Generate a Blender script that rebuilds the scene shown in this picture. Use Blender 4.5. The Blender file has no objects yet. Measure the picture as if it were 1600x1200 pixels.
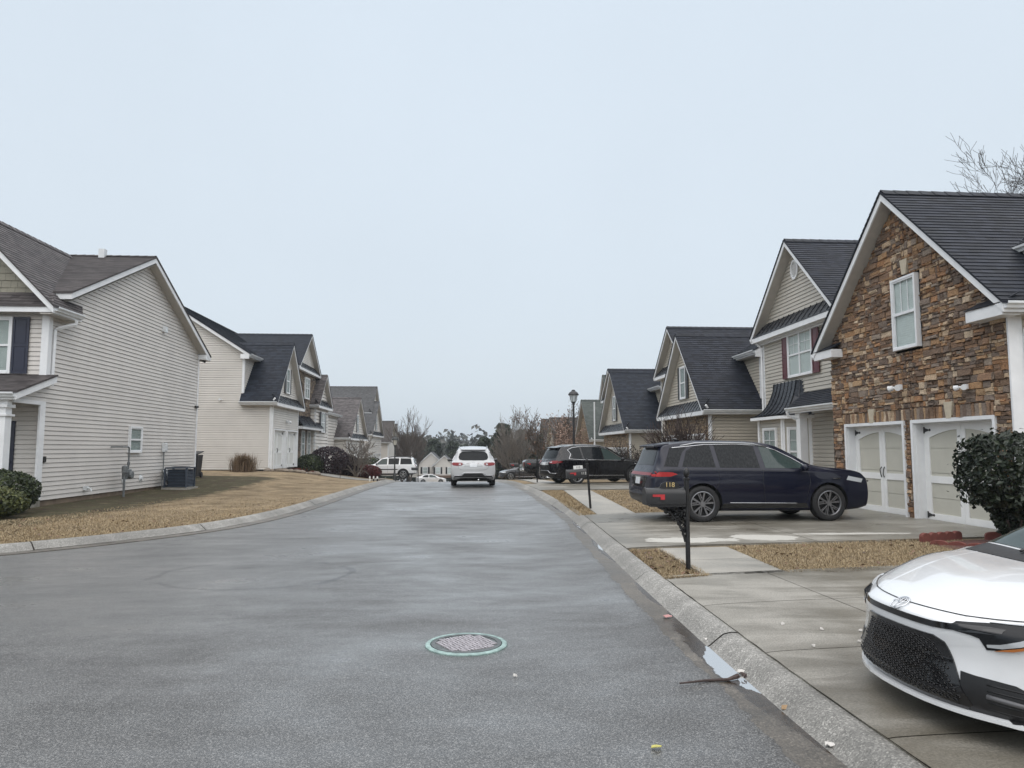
import bpy, bmesh, math, random
import numpy as np
from mathutils import Vector, Matrix
from mathutils.bvhtree import BVHTree
R_ = math.radians
SC = bpy.context.scene
COL = SC.collection
# ------------------------------------------------------------------ camera, sky, sun, exposure
cam = bpy.data.cameras.new('camera'); camo = bpy.data.objects.new('camera', cam); COL.objects.link(camo)
cam.sensor_width = 36.0; cam.lens = 25.2; cam.clip_start = 0.05; cam.clip_end = 3000
camo.location = (0, 0, 1.65); camo.rotation_euler = (R_(90 + 5.14), 0, -R_(3.73))
SC.camera = camo
SUN_EL, SUN_AZ = 48.0, 185.0
w = bpy.data.worlds.new('World'); SC.world = w; w.use_nodes = True
nt = w.node_tree; nt.nodes.clear()
out = nt.nodes.new('ShaderNodeOutputWorld')
sky = nt.nodes.new('ShaderNodeTexSky'); sky.sky_type = 'NISHITA'; sky.sun_disc = False
sky.sun_elevation = R_(SUN_EL); sky.sun_rotation = R_(SUN_AZ); sky.dust_density = 4.0; sky.air_density = 1.0
bg1 = nt.nodes.new('ShaderNodeBackground'); bg1.inputs[1].default_value = 0.02
nt.links.new(sky.outputs[0], bg1.inputs[0])
tc = nt.nodes.new('ShaderNodeTexCoord'); sx_ = nt.nodes.new('ShaderNodeSeparateXYZ')
nt.links.new(tc.outputs['Generated'], sx_.inputs[0])
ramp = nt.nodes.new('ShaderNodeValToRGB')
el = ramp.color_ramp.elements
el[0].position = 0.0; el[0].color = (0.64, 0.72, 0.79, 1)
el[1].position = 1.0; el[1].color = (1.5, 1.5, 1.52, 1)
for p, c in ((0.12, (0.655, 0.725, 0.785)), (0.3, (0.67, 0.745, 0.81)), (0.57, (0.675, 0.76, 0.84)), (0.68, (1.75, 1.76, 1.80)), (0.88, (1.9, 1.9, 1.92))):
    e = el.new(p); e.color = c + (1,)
# faint cloud structure
nz = nt.nodes.new('ShaderNodeTexNoise'); nz.inputs['Scale'].default_value = 1.6; nz.inputs['Detail'].default_value = 4
nt.links.new(tc.outputs['Generated'], nz.inputs['Vector'])
mp = nt.nodes.new('ShaderNodeMapRange'); mp.inputs[1].default_value = .3; mp.inputs[2].default_value = .7
mp.inputs[3].default_value = .965; mp.inputs[4].default_value = 1.035
nt.links.new(nz.outputs[0], mp.inputs[0])
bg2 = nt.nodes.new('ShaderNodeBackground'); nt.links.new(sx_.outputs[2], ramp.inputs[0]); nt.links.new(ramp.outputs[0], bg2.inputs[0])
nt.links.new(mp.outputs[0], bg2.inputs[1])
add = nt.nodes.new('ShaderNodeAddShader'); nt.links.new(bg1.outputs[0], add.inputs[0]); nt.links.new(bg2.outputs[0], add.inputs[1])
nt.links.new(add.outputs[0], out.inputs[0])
sl = bpy.data.lights.new('sun', 'SUN'); sl.energy = 1.4; sl.angle = R_(110); sl.color = (1, .97, .93)
slo = bpy.data.objects.new('sun', sl); COL.objects.link(slo)
_d = Vector((math.sin(R_(SUN_AZ)) * math.cos(R_(SUN_EL)), math.cos(R_(SUN_AZ)) * math.cos(R_(SUN_EL)), math.sin(R_(SUN_EL))))
slo.rotation_euler = _d.to_track_quat('Z', 'Y').to_euler()
vs = SC.view_settings; vs.view_transform = 'Standard'; vs.look = 'None'; vs.exposure = 0.0; vs.gamma = 1.0
rnd = random.Random(7)
# ------------------------------------------------------------------ materials
MATS = {}
def newmat(name):
    m = bpy.data.materials.new(name); m.use_nodes = True
    n = m.node_tree; b = n.nodes['Principled BSDF']
    return m, n, b
def N(n, t, **kw):
    x = n.nodes.new(t)
    for k, v in kw.items():
        if k in x.inputs.keys(): x.inputs[k].default_value = v
        else: setattr(x, k, v)
    return x
def L(n, a, b): n.links.new(a, b)
def rampn(n, src, stops, interp='LINEAR'):
    r = N(n, 'ShaderNodeValToRGB'); r.color_ramp.interpolation = interp
    e = r.color_ramp.elements
    while len(e) > 1: e.remove(e[-1])
    e[0].position = stops[0][0]; e[0].color = tuple(stops[0][1]) + (1,)
    for p, c in stops[1:]:
        q = e.new(p); q.color = tuple(c) + (1,)
    L(n, src, r.inputs[0]); return r
def g3(v): return (v, v, v)
def mixc(n, fac, a, b, mode='MIX'):
    m = N(n, 'ShaderNodeMix', data_type='RGBA', blend_type=mode)
    for s, v in ((m.inputs[0], fac), (m.inputs[6], a), (m.inputs[7], b)):
        if hasattr(v, 'is_linked') or hasattr(v, 'links'): L(n, v, s)
        else: s.default_value = v if isinstance(v, float) else tuple(v) + (1,)
    return m.outputs[2]
def mathn(n, op, a, b=0.0, c=None):
    m = N(n, 'ShaderNodeMath', operation=op)
    for i, v in enumerate((a, b, c)):
        if v is None: continue
        if hasattr(v, 'links'): L(n, v, m.inputs[i])
        else: m.inputs[i].default_value = v
    return m.outputs[0]
def noise(n, vec, scale, detail=3.0, rough=.55, dist=0.0):
    x = N(n, 'ShaderNodeTexNoise', Scale=scale, Detail=detail, Roughness=rough, Distortion=dist)
    if vec is not None: L(n, vec, x.inputs['Vector'])
    return x.outputs[0]
def mapping(n, vec, scale=(1, 1, 1), loc=(0, 0, 0), rot=(0, 0, 0)):
    m = N(n, 'ShaderNodeMapping'); m.inputs['Scale'].default_value = scale; m.inputs['Location'].default_value = loc
    m.inputs['Rotation'].default_value = rot
    L(n, vec, m.inputs[0]); return m.outputs[0]
def objco(n): return N(n, 'ShaderNodeTexCoord').outputs['Object']
def bump(n, b, h, strength=.3, dist=.01, prev=None):
    x = N(n, 'ShaderNodeBump', Strength=strength, Distance=dist); L(n, h, x.inputs['Height'])
    if prev is not None: L(n, prev, x.inputs['Normal'])
    L(n, x.outputs[0], b.inputs['Normal']); return x.outputs[0]
def M(name, col, rough=.6, var=.12, vscale=6.0, bs=0.0, bscale=60.0, metal=0.0, coat=0.0, spec=.5, streak=None):
    """painted / plain surface with slight mottling"""
    if name in MATS: return MATS[name]
    m, n, b = newmat(name); co = objco(n)
    b.inputs['Roughness'].default_value = rough; b.inputs['Metallic'].default_value = metal
    b.inputs['Coat Weight'].default_value = coat; b.inputs['Specular IOR Level'].default_value = spec
    if var > 0:
        v = mapping(n, co, streak) if streak else co
        f = noise(n, v, vscale, 4.0)
        lo = tuple(c * (1 - var) for c in col); hi = tuple(min(1, c * (1 + var)) for c in col)
        r = rampn(n, f, [(.3, lo), (.7, hi)]); L(n, r.outputs[0], b.inputs['Base Color'])
        rr = N(n, 'ShaderNodeMapRange'); rr.inputs[3].default_value = max(0, rough - .08); rr.inputs[4].default_value = min(1, rough + .08)
        L(n, noise(n, co, vscale * 2.3), rr.inputs[0]); L(n, rr.outputs[0], b.inputs['Roughness'])
    else: b.inputs['Base Color'].default_value = tuple(col) + (1,)
    if bs > 0: bump(n, b, noise(n, co, bscale, 4.0), bs, .01)
    MATS[name] = m; return m
def leafmat(name, cols, rough=.5):
    if name in MATS: return MATS[name]
    m, n, b = newmat(name); g = N(n, 'ShaderNodeNewGeometry')
    k = len(cols)
    r = rampn(n, g.outputs['Random Per Island'], [(i / max(1, k - 1), c) for i, c in enumerate(cols)])
    L(n, r.outputs[0], b.inputs['Base Color']); b.inputs['Roughness'].default_value = rough
    b.inputs['Specular IOR Level'].default_value = .35
    MATS[name] = m; return m
def roofmat(name, c0, c1, rough=.55):
    if name in MATS: return MATS[name]
    m, n, b = newmat(name)
    uv = N(n, 'ShaderNodeUVMap').outputs[0]
    br = N(n, 'ShaderNodeTexBrick', offset=.37, squash=1.0)
    br.inputs['Scale'].default_value = 1.0; br.inputs['Brick Width'].default_value = .23; br.inputs['Row Height'].default_value = .14
    br.inputs['Mortar Size'].default_value = 0.0; br.inputs['Color1'].default_value = (0, 0, 0, 1); br.inputs['Color2'].default_value = (1, 1, 1, 1); br.inputs['Mortar'].default_value = (.5, .5, .5, 1)
    L(n, uv, br.inputs['Vector'])
    f = noise(n, mapping(n, uv, (.5, 1.6, 1)), 1.3, 5.0)
    f2 = noise(n, uv, 90.0, 2.0)
    mix = mathn(n, 'ADD', mathn(n, 'MULTIPLY', br.outputs[0], .45), mathn(n, 'ADD', mathn(n, 'MULTIPLY', f, .55), mathn(n, 'MULTIPLY', f2, .35)))
    r = rampn(n, mix, [(.3, c0), (.95, c1)]); L(n, r.outputs[0], b.inputs['Base Color'])
    rr = N(n, 'ShaderNodeMapRange'); rr.inputs[3].default_value = rough - .12; rr.inputs[4].default_value = rough + .2
    L(n, f, rr.inputs[0]); L(n, rr.outputs[0], b.inputs['Roughness'])
    b.inputs['Specular IOR Level'].default_value = .2
    bump(n, b, mathn(n, 'ADD', f2, br.outputs[0]), .25, .004)
    MATS[name] = m; return m
def asphalt():
    m, n, b = newmat('asphalt'); co = objco(n)
    vo = N(n, 'ShaderNodeTexVoronoi', Scale=150.0); L(n, co, vo.inputs['Vector'])
    wn = N(n, 'ShaderNodeSeparateColor'); L(n, vo.outputs['Color'], wn.inputs[0])
    fine = noise(n, co, 90.0, 4.0, .75)
    big = noise(n, mapping(n, co, (.30, .34, 1)), 1.0, 6.0, .62, .6)
    med = noise(n, mapping(n, co, (.7, 1.5, 1), (7, 3, 0), (0, 0, .12)), 1.4, 5.0, .6)
    stone = rampn(n, wn.outputs[0], [(0, (.008, .008, .008)), (.34, (.05, .0495, .0485)), (.7, (.125, .1235, .12)), (.93, (.46, .455, .44))])
    c = mixc(n, .5, stone.outputs[0], rampn(n, fine, [(.38, (.006, .006, .006)), (.5, (.08, .079, .077)), (.63, (.25, .247, .24))]).outputs[0])
    dark = rampn(n, mathn(n, 'ADD', mathn(n, 'MULTIPLY', big, .6), mathn(n, 'MULTIPLY', med, .4)), [(.36, g3(.58)), (.5, g3(.80)), (.64, g3(1.02))])
    c = mixc(n, 1.0, c, dark.outputs[0], 'MULTIPLY')
    # thin transverse construction seams and cracks
    sep = N(n, 'ShaderNodeSeparateXYZ'); L(n, co, sep.inputs[0])
    def line(a, bq, cq, wd, wob):     # a*x+b*y-c=0
        d = mathn(n, 'ADD', mathn(n, 'MULTIPLY', sep.outputs[0], a), mathn(n, 'MULTIPLY', sep.outputs[1], bq))
        d = mathn(n, 'ADD', d, mathn(n, 'MULTIPLY', noise(n, co, 1.1, 5.0), wob))
        d = mathn(n, 'ABSOLUTE', mathn(n, 'SUBTRACT', d, cq))
        return mathn(n, 'LESS_THAN', d, wd)
    brk = mathn(n, 'GREATER_THAN', noise(n, co, 1.3, 4.0), .45)
    seams = mathn(n, 'MAXIMUM', line(.02, 1, 10.6, .016, .25), line(.55, -.835, -10.05, .012, .4))
    ex = mathn(n, 'DIVIDE', mathn(n, 'SUBTRACT', sep.outputs[0], -2.75), 1.25); ey = mathn(n, 'DIVIDE', mathn(n, 'SUBTRACT', sep.outputs[1], 9.85), 1.05)
    er = mathn(n, 'SQRT', mathn(n, 'ADD', mathn(n, 'MULTIPLY', ex, ex), mathn(n, 'MULTIPLY', ey, ey))); er = mathn(n, 'ADD', er, mathn(n, 'MULTIPLY', mathn(n, 'SUBTRACT', noise(n, co, 1.6, 5.0), .5), .35))
    patch = mathn(n, 'LESS_THAN', mathn(n, 'ABSOLUTE', mathn(n, 'SUBTRACT', er, 1.0)), .035)
    seams = mathn(n, 'MAXIMUM', seams, patch)
    seams = mathn(n, 'MULTIPLY', seams, brk)
    c = mixc(n, mathn(n, 'MULTIPLY', seams, .7), c, (.02, .02, .021))
    # teal marking paint sprayed round the manhole (centre 0.02, 6.24)
    dx = mathn(n, 'SUBTRACT', sep.outputs[0], .02); dy = mathn(n, 'SUBTRACT', sep.outputs[1], 6.24)
    rad = mathn(n, 'SQRT', mathn(n, 'ADD', mathn(n, 'MULTIPLY', dx, dx), mathn(n, 'MULTIPLY', dy, dy)))
    rad = mathn(n, 'ADD', rad, mathn(n, 'MULTIPLY', noise(n, co, 9.0), .08))
    pf = rampn(n, rad, [(.355, g3(.45)), (.39, g3(.12)), (.45, g3(0))])
    c = mixc(n, mathn(n, 'MULTIPLY', pf.outputs[0], mathn(n, 'ADD', fine, .15)), c, (.07, .23, .2))
    L(n, c, b.inputs['Base Color'])
    wet = mathn(n, 'ADD', mathn(n, 'MULTIPLY', big, .6), mathn(n, 'MULTIPLY', med, .4))
    ro = rampn(n, wet, [(.36, g3(.6)), (.64, g3(.4))])
    L(n, ro.outputs[0], b.inputs['Roughness']); b.inputs['Specular IOR Level'].default_value = .4
    L(n, rampn(n, wet, [(.38, g3(.5)), (.50, g3(.78)), (.60, g3(1.0))]).outputs[0], b.inputs['Coat Weight'])
    L(n, rampn(n, wet, [(.40, g3(.46)), (.52, g3(.38)), (.62, g3(.26))]).outputs[0], b.inputs['Coat Roughness']); b.inputs['Coat IOR'].default_value = 1.55
    bump(n, b, mathn(n, 'ADD', vo.outputs['Distance'], mathn(n, 'MULTIPLY', fine, .8)), .8, .008)
    return m
def concrete(name, c0, c1, wet=True, patches=(), rough=.5, agg=False):
    m, n, b = newmat(name); co = objco(n)
    big = noise(n, mapping(n, co, (1.0, .7, 1)), .55, 6.0, .6, .5)
    st = noise(n, mapping(n, co, (.5, 2.2, 1), (0, 0, 0), (0, 0, .35)), 1.3, 5.0, .6, .8)
    fine = noise(n, co, 70.0, 3.0, .7)
    f = mathn(n, 'ADD', mathn(n, 'MULTIPLY', big, .55), mathn(n, 'MULTIPLY', st, .45))
    c = rampn(n, f, [(.36, c0), (.5, tuple((a * .55 + b2 * .45) for a, b2 in zip(c0, c1))), (.60, c1)]).outputs[0]
    if agg:
        vo = N(n, 'ShaderNodeTexVoronoi', Scale=110.0); L(n, co, vo.inputs['Vector']); sc = N(n, 'ShaderNodeSeparateColor'); L(n, vo.outputs['Color'], sc.inputs[0])
        c = mixc(n, 1.0, c, rampn(n, sc.outputs[0], [(0, g3(.62)), (.5, g3(.95)), (.85, g3(1.1)), (.95, g3(1.6))]).outputs[0], 'MULTIPLY')
    c = mixc(n, 1.0, c, rampn(n, fine, [(.3, g3(.62)), (.7, g3(1.32))]).outputs[0], 'MULTIPLY')
    sep = N(n, 'ShaderNodeSeparateXYZ'); L(n, co, sep.inputs[0])
    rgh = rampn(n, f, [(.36, g3(rough - .18)), (.62, g3(rough + .15))]).outputs[0]
    tot = None
    for (px, py, ax, ay) in patches:       # dry, pale islands on the wet slab
        dx = mathn(n, 'DIVIDE', mathn(n, 'SUBTRACT', sep.outputs[0], px), ax); dy = mathn(n, 'DIVIDE', mathn(n, 'SUBTRACT', sep.outputs[1], py), ay)
        d = mathn(n, 'ADD', mathn(n, 'MULTIPLY', dx, dx), mathn(n, 'MULTIPLY', dy, dy))
        d = mathn(n, 'ADD', d, mathn(n, 'MULTIPLY', mathn(n, 'SUBTRACT', noise(n, co, 2.6, 6.0, .65), .5), 3.2))
        k = mathn(n, 'LESS_THAN', d, 1.0)
        tot = k if tot is None else mathn(n, 'MAXIMUM', tot, k)
    if tot is not None:
        c = mixc(n, tot, c, rampn(n, fine, [(.3, (.34, .33, .30)), (.7, (.47, .46, .42))]).outputs[0]); rgh = mixc(n, tot, rgh, g3(.85))
    L(n, c, b.inputs['Base Color']); L(n, rgh, b.inputs['Roughness'])
    bump(n, b, mathn(n, 'ADD', fine, mathn(n, 'MULTIPLY', st, .6)), .25, .006)
    MATS[name] = m; return m
def lawnmat():
    m, n, b = newmat('dormant_lawn'); co = objco(n)
    big = noise(n, co, .33, 5.0, .65); fine = noise(n, mapping(n, co, (1, 1.6, 1)), 26.0, 5.0, .75); f3 = noise(n, co, 2.1, 5.0, .7)
    f = mathn(n, 'ADD', mathn(n, 'MULTIPLY', fine, .5), mathn(n, 'ADD', mathn(n, 'MULTIPLY', big, .2), mathn(n, 'MULTIPLY', f3, .3)))
    c = rampn(n, f, [(.35, (.085, .06, .036)), (.47, (.195, .148, .092)), (.58, (.285, .225, .145)), (.70, (.40, .325, .215))]).outputs[0]
    sep = N(n, 'ShaderNodeSeparateXYZ'); L(n, co, sep.inputs[0])
    c = mixc(n, 1.0, c, rampn(n, noise(n, co, .9, 6.0, .7), [(.36, (.58, .55, .52)), (.5, (1, 1, 1)), (.66, (1.18, 1.15, 1.1))]).outputs[0], 'MULTIPLY')
    # bare damp earth with moss along the big siding wall at x = -11.3
    d = mathn(n, 'ADD', sep.outputs[0], 8.9); d = mathn(n, 'ADD', d, mathn(n, 'MULTIPLY', mathn(n, 'SUBTRACT', sep.outputs[1], 20.0), -.02))
    d = mathn(n, 'ADD', d, mathn(n, 'MULTIPLY', mathn(n, 'SUBTRACT', f3, .5), 1.6))
    k = rampn(n, d, [(0.0, g3(1)), (.5, g3(0))]).outputs[0]
    k2 = rampn(n, sep.outputs[1], [(0.0, g3(1)), (1.0, g3(1))]).outputs[0]
    yy = mathn(n, 'LESS_THAN', sep.outputs[1], 33.0)
    k = mathn(n, 'MULTIPLY', k, yy)
    earth = rampn(n, mathn(n, 'ADD', mathn(n, 'MULTIPLY', f3, .6), mathn(n, 'MULTIPLY', fine, .4)), [(.36, (.022, .016, .011)), (.46, (.075, .055, .036)), (.52, (.045, .05, .022)), (.58, (.11, .085, .055)), (.68, (.22, .17, .11))]).outputs[0]
    c = mixc(n, k, c, earth)
    L(n, c, b.inputs['Base Color']); b.inputs['Roughness'].default_value = .9; b.inputs['Specular IOR Level'].default_value = .2
    bump(n, b, fine, .9, .03); return m
def stonemat(name, cols):
    m, n, b = newmat(name); co = objco(n); g = N(n, 'ShaderNodeNewGeometry')
    k = len(cols)
    r = rampn(n, g.outputs['Random Per Island'], [(i / k, c) for i, c in enumerate(cols)], 'CONSTANT')
    f = noise(n, mapping(n, co, (1, 1, 1.5)), 22.0, 6.0, .75); f2 = noise(n, co, 60.0, 3.0, .7); f4 = noise(n, co, 2.2, 4.0)
    c = mixc(n, 1.0, r.outputs[0], rampn(n, f, [(.30, (.62, .60, .58)), (.5, (1.15, 1.13, 1.10)), (.70, (1.65, 1.58, 1.48))]).outputs[0], 'MULTIPLY')
    c = mixc(n, mathn(n, 'MULTIPLY', f4, .6), c, (.24, .175, .125))
    L(n, c, b.inputs['Base Color']); b.inputs['Roughness'].default_value = .75; b.inputs['Specular IOR Level'].default_value = .3
    bump(n, b, mathn(n, 'ADD', f, mathn(n, 'MULTIPLY', f2, .35)), 1.0, .035)
    MATS[name] = m; return m
def glassmat(name, tint, rough=.03, alpha=.0, spec=.6, streak=False):
    """window glass: reflecting pane; alpha = how much one sees through"""
    if name in MATS: return MATS[name]
    m, n, b = newmat(name); co = objco(n)
    b.inputs['Base Color'].default_value = tuple(tint) + (1,); b.inputs['Roughness'].default_value = rough
    b.inputs['Specular IOR Level'].default_value = spec
    if streak:
        L(n, rampn(n, noise(n, mapping(n, co, (12, 12, .3)), 2.2, 5.0, .65), [(.40, tint), (.75, tuple(t + .016 for t in tint))]).outputs[0], b.inputs['Base Color'])
    if alpha > 0:
        tr = N(n, 'ShaderNodeBsdfTransparent'); tr.inputs[0].default_value = (.95, .97, .965, 1)
        mx = N(n, 'ShaderNodeMixShader'); lw = N(n, 'ShaderNodeLayerWeight', Blend=.5)
        fac = mathn(n, 'ADD', mathn(n, 'MULTIPLY', mathn(n, 'POWER', lw.outputs['Facing'], 4.0), .6), 1 - alpha)
        L(n, fac, mx.inputs[0]); L(n, tr.outputs[0], mx.inputs[1]); L(n, b.outputs[0], mx.inputs[2])
        o = [x for x in n.nodes if x.type == 'OUTPUT_MATERIAL'][0]; L(n, mx.outputs[0], o.inputs[0])
    MATS[name] = m; return m
def paintmat(name, col, rough=.12, wet=True, flake=0.0, coat=1.0):
    m, n, b = newmat(name); co = objco(n)
    b.inputs['Base Color'].default_value = tuple(col) + (1,)
    b.inputs['Metallic'].default_value = flake; b.inputs['Coat Weight'].default_value = coat; b.inputs['Specular IOR Level'].default_value = .5 * coat; b.inputs['Coat Roughness'].default_value = .04
    s = noise(n, mapping(n, co, (9, 9, .7)), 2.5, 4.0, .6)
    r = N(n, 'ShaderNodeMapRange'); r.inputs[1].default_value = .35; r.inputs[2].default_value = .7
    r.inputs[3].default_value = rough; r.inputs[4].default_value = rough + (.25 if max(col) < .3 else .06); L(n, s, r.inputs[0]); L(n, r.outputs[0], b.inputs['Roughness'])
    MATS[name] = m; return m
WHITE = M('white_trim_paint', (.74, .75, .76), .45, .06, 3.0)
WHITE2 = M('white_door_paint', (.78, .78, .77), .4, .05, 2.0)
GUTTER = M('gutter_aluminium', (.62, .64, .65), .35, .08, 4.0)
SOFFIT = M('soffit_vinyl', (.44, .42, .385), .6, .06)
SID_L1 = M('greige_vinyl_siding', (.57, .54, .505), .5, .07, .8, .05, 40)
SID_L2 = M('cream_vinyl_siding', (.60, .57, .525), .5, .07, .8, .05, 40)
SID_R1 = M('khaki_vinyl_siding', (.44, .41, .355), .5, .07, .8, .05, 40)
SID_R2 = M('beige_vinyl_siding', (.46, .42, .35), .5, .07, .8, .05, 40)
SHAKE = M('olive_shake_siding', (.25, .235, .185), .65, .12, 3.0, .1, 60)
RF_BROWN = roofmat('weathered_brown_shingles', (.030, .026, .027), (.12, .108, .107))
RF_BLUE = roofmat('charcoal_blue_shingles', (.004, .006, .0105), (.022, .028, .041))
RF_BLACK = roofmat('charcoal_shingles', (.004, .0055, .0085), (.024, .028, .040))
RF_GREEN = roofmat('green_grey_shingles', (.03, .037, .034), (.08, .092, .085))
RF_GREY = roofmat('grey_shingles', (.03, .03, .031), (.085, .085, .087))
RF_DKBR = roofmat('dark_brown_shingles', (.02, .017, .015), (.065, .055, .05))
METALROOF = M('black_standing_seam_metal', (.022, .024, .03), .28, .15, 3.0, metal=.3)
STONE = stonemat('ledgestone_veneer', [(0.184, 0.114, 0.074), (0.309, 0.184, 0.111), (0.140, 0.103, 0.086), (0.442, 0.294, 0.169), (0.221, 0.184, 0.160), (0.368, 0.191, 0.091), (0.169, 0.112, 0.079), (0.545, 0.411, 0.281), (0.251, 0.155, 0.097), (0.191, 0.155, 0.133), (0.117, 0.092, 0.081), (0.412, 0.243, 0.125), (0.279, 0.235, 0.199), (0.221, 0.129, 0.079), (0.619, 0.499, 0.369), (0.177, 0.122, 0.091)])
STONE_G = stonemat('grey_ledgestone_veneer', [(.10, .085, .07), (.16, .13, .10), (.22, .18, .14), (.13, .11, .10), (.27, .23, .18), (.09, .08, .075)])
STONE_T = stonemat('tan_ledgestone_veneer', [(.26, .20, .13), (.33, .26, .18), (.20, .16, .12), (.38, .31, .22), (.24, .17, .11), (.17, .14, .11)])
MORTAR = M('stone_mortar', (.03, .025, .021), .9, .2, 20)
CREAMSTONE = M('cast_stone', (.48, .42, .32), .7, .1, 10, .1)
NAVYSH = M('navy_shutter_paint', (.010, .014, .035), .4, .1)
MAROON = M('maroon_shutter_paint', (.095, .018, .025), .4, .1)
BLACKSH = M('black_shutter_paint', (.014, .015, .017), .4, .1)
BLACKM = M('black_iron', (.010, .010, .011), .4, .2, 8.0)
BLIND = M('window_blind', (.80, .84, .83), .6, .05)
BLINDG = M('grey_window_blind', (.50, .54, .53), .6, .05)
DARKIN = M('dim_interior', (.035, .037, .04), .8, .2)
PANE = glassmat('window_glass', (.03, .035, .035), .02, .93)
DPANEL = M('garage_panel_beige', (.50, .485, .42), .55, .05, 2.0)
DPANELW = M('garage_panel_white', (.66, .66, .63), .55, .05, 2.0)
FOUND = M('brown_foundation_brick', (.12, .075, .05), .8, .25, 8.0, .3, 30)
REDBRICK = M('red_brick_steps', (.16, .05, .035), .8, .2, 12, .2)
BARK = M('grey_brown_bark', (.10, .082, .07), .85, .25, 12, .4, 30)
BARKL = M('pale_bark', (.17, .15, .13), .8, .2, 12, .3, 30)
BARKD = M('dark_reddish_twigs', (.052, .036, .032), .8, .25, 12)
CONC = concrete('driveway_concrete', (.105, .093, .070), (.28, .265, .232), True, [(3.75, 11.95, .75, .34), (5.15, 12.2, .55, .38), (6.9, 12.62, 1.2, .12)], .42)
WALK = concrete('sidewalk_concrete', (.22, .21, .185), (.36, .34, .30), True, (), .55)
KERBM = concrete('kerb_concrete', (.15, .145, .132), (.30, .292, .272), True, (), .75, True)
GUTM = concrete('gutter_concrete', (.060, .052, .042), (.15, .135, .115), True, (), .45, True)
def gutter_wet(m):
    """silt line along the foot of the kerb, with standing water in the low spots (u of the UV map = distance from the kerb back)"""
    n = m.node_tree; b = n.nodes['Principled BSDF']; uv = N(n, 'ShaderNodeUVMap').outputs[0]; co = objco(n)
    sp = N(n, 'ShaderNodeSeparateXYZ'); L(n, uv, sp.inputs[0]); sc = N(n, 'ShaderNodeSeparateXYZ'); L(n, co, sc.inputs[0])
    ns = noise(n, mapping(n, co, (2.2, .8, 1)), 3.0, 6.0, .65); nf = noise(n, co, 16.0, 4.0, .7)
    d = mathn(n, 'SUBTRACT', sp.outputs[0], .25)
    dd = mathn(n, 'ADD', d, mathn(n, 'ADD', mathn(n, 'MULTIPLY', mathn(n, 'SUBTRACT', ns, .5), .16), mathn(n, 'MULTIPLY', mathn(n, 'SUBTRACT', nf, .5), .04)))
    def hump(y0, hw, amp):
        t = mathn(n, 'DIVIDE', mathn(n, 'SUBTRACT', sc.outputs[1], y0), hw)
        return mathn(n, 'MULTIPLY', mathn(n, 'MAXIMUM', mathn(n, 'SUBTRACT', 1.0, mathn(n, 'MULTIPLY', t, t)), 0.0), amp)
    def tot(hs):
        r = None
        for h in hs: k = hump(*h); r = k if r is None else mathn(n, 'ADD', r, k)
        return r
    silt_w = tot([(5.6, 1.75, .15), (8.2, .7, .07), (11.8, 1.4, .08), (15.2, 1.4, .08), (19.5, 1.5, .07)])
    wat_w = tot([(5.45, .62, .165), (11.9, .5, .07), (15.3, .6, .07)])
    silt = rampn(n, mathn(n, 'SUBTRACT', dd, silt_w), [(0.0, g3(1)), (.035, g3(0))]).outputs[0]
    silt = mathn(n, 'MULTIPLY', silt, mathn(n, 'GREATER_THAN', silt_w, .004))
    wat = mathn(n, 'MULTIPLY', mathn(n, 'LESS_THAN', mathn(n, 'SUBTRACT', dd, wat_w), -.01), mathn(n, 'GREATER_THAN', wat_w, .004))
    c0 = b.inputs['Base Color'].links[0].from_socket; r0 = b.inputs['Roughness'].links[0].from_socket
    c = mixc(n, silt, c0, rampn(n, nf, [(.35, (.020, .015, .011)), (.65, (.055, .042, .031))]).outputs[0])
    c = mixc(n, wat, c, (.60, .61, .62)); L(n, c, b.inputs['Base Color'])
    r = mixc(n, silt, r0, g3(.16)); r = mixc(n, wat, r, g3(.01)); L(n, r, b.inputs['Roughness']); L(n, mathn(n, 'MULTIPLY', wat, .85), b.inputs['Metallic'])
    bp = [q for q in n.nodes if q.type == 'BUMP'][0]; L(n, mathn(n, 'MULTIPLY', mathn(n, 'SUBTRACT', 1.0, wat), .25), bp.inputs['Strength'])
gutter_wet(GUTM)
JOINT = M('joint_dirt', (.03, .026, .02), .9, .3, 20)
WATER = glassmat('standing_water', (.62, .63, .64), .0); WATER.node_tree.nodes['Principled BSDF'].inputs['Metallic'].default_value = .85
TYRE = M('tyre_rubber', (.012, .012, .013), .75, .2, 10)
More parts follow.
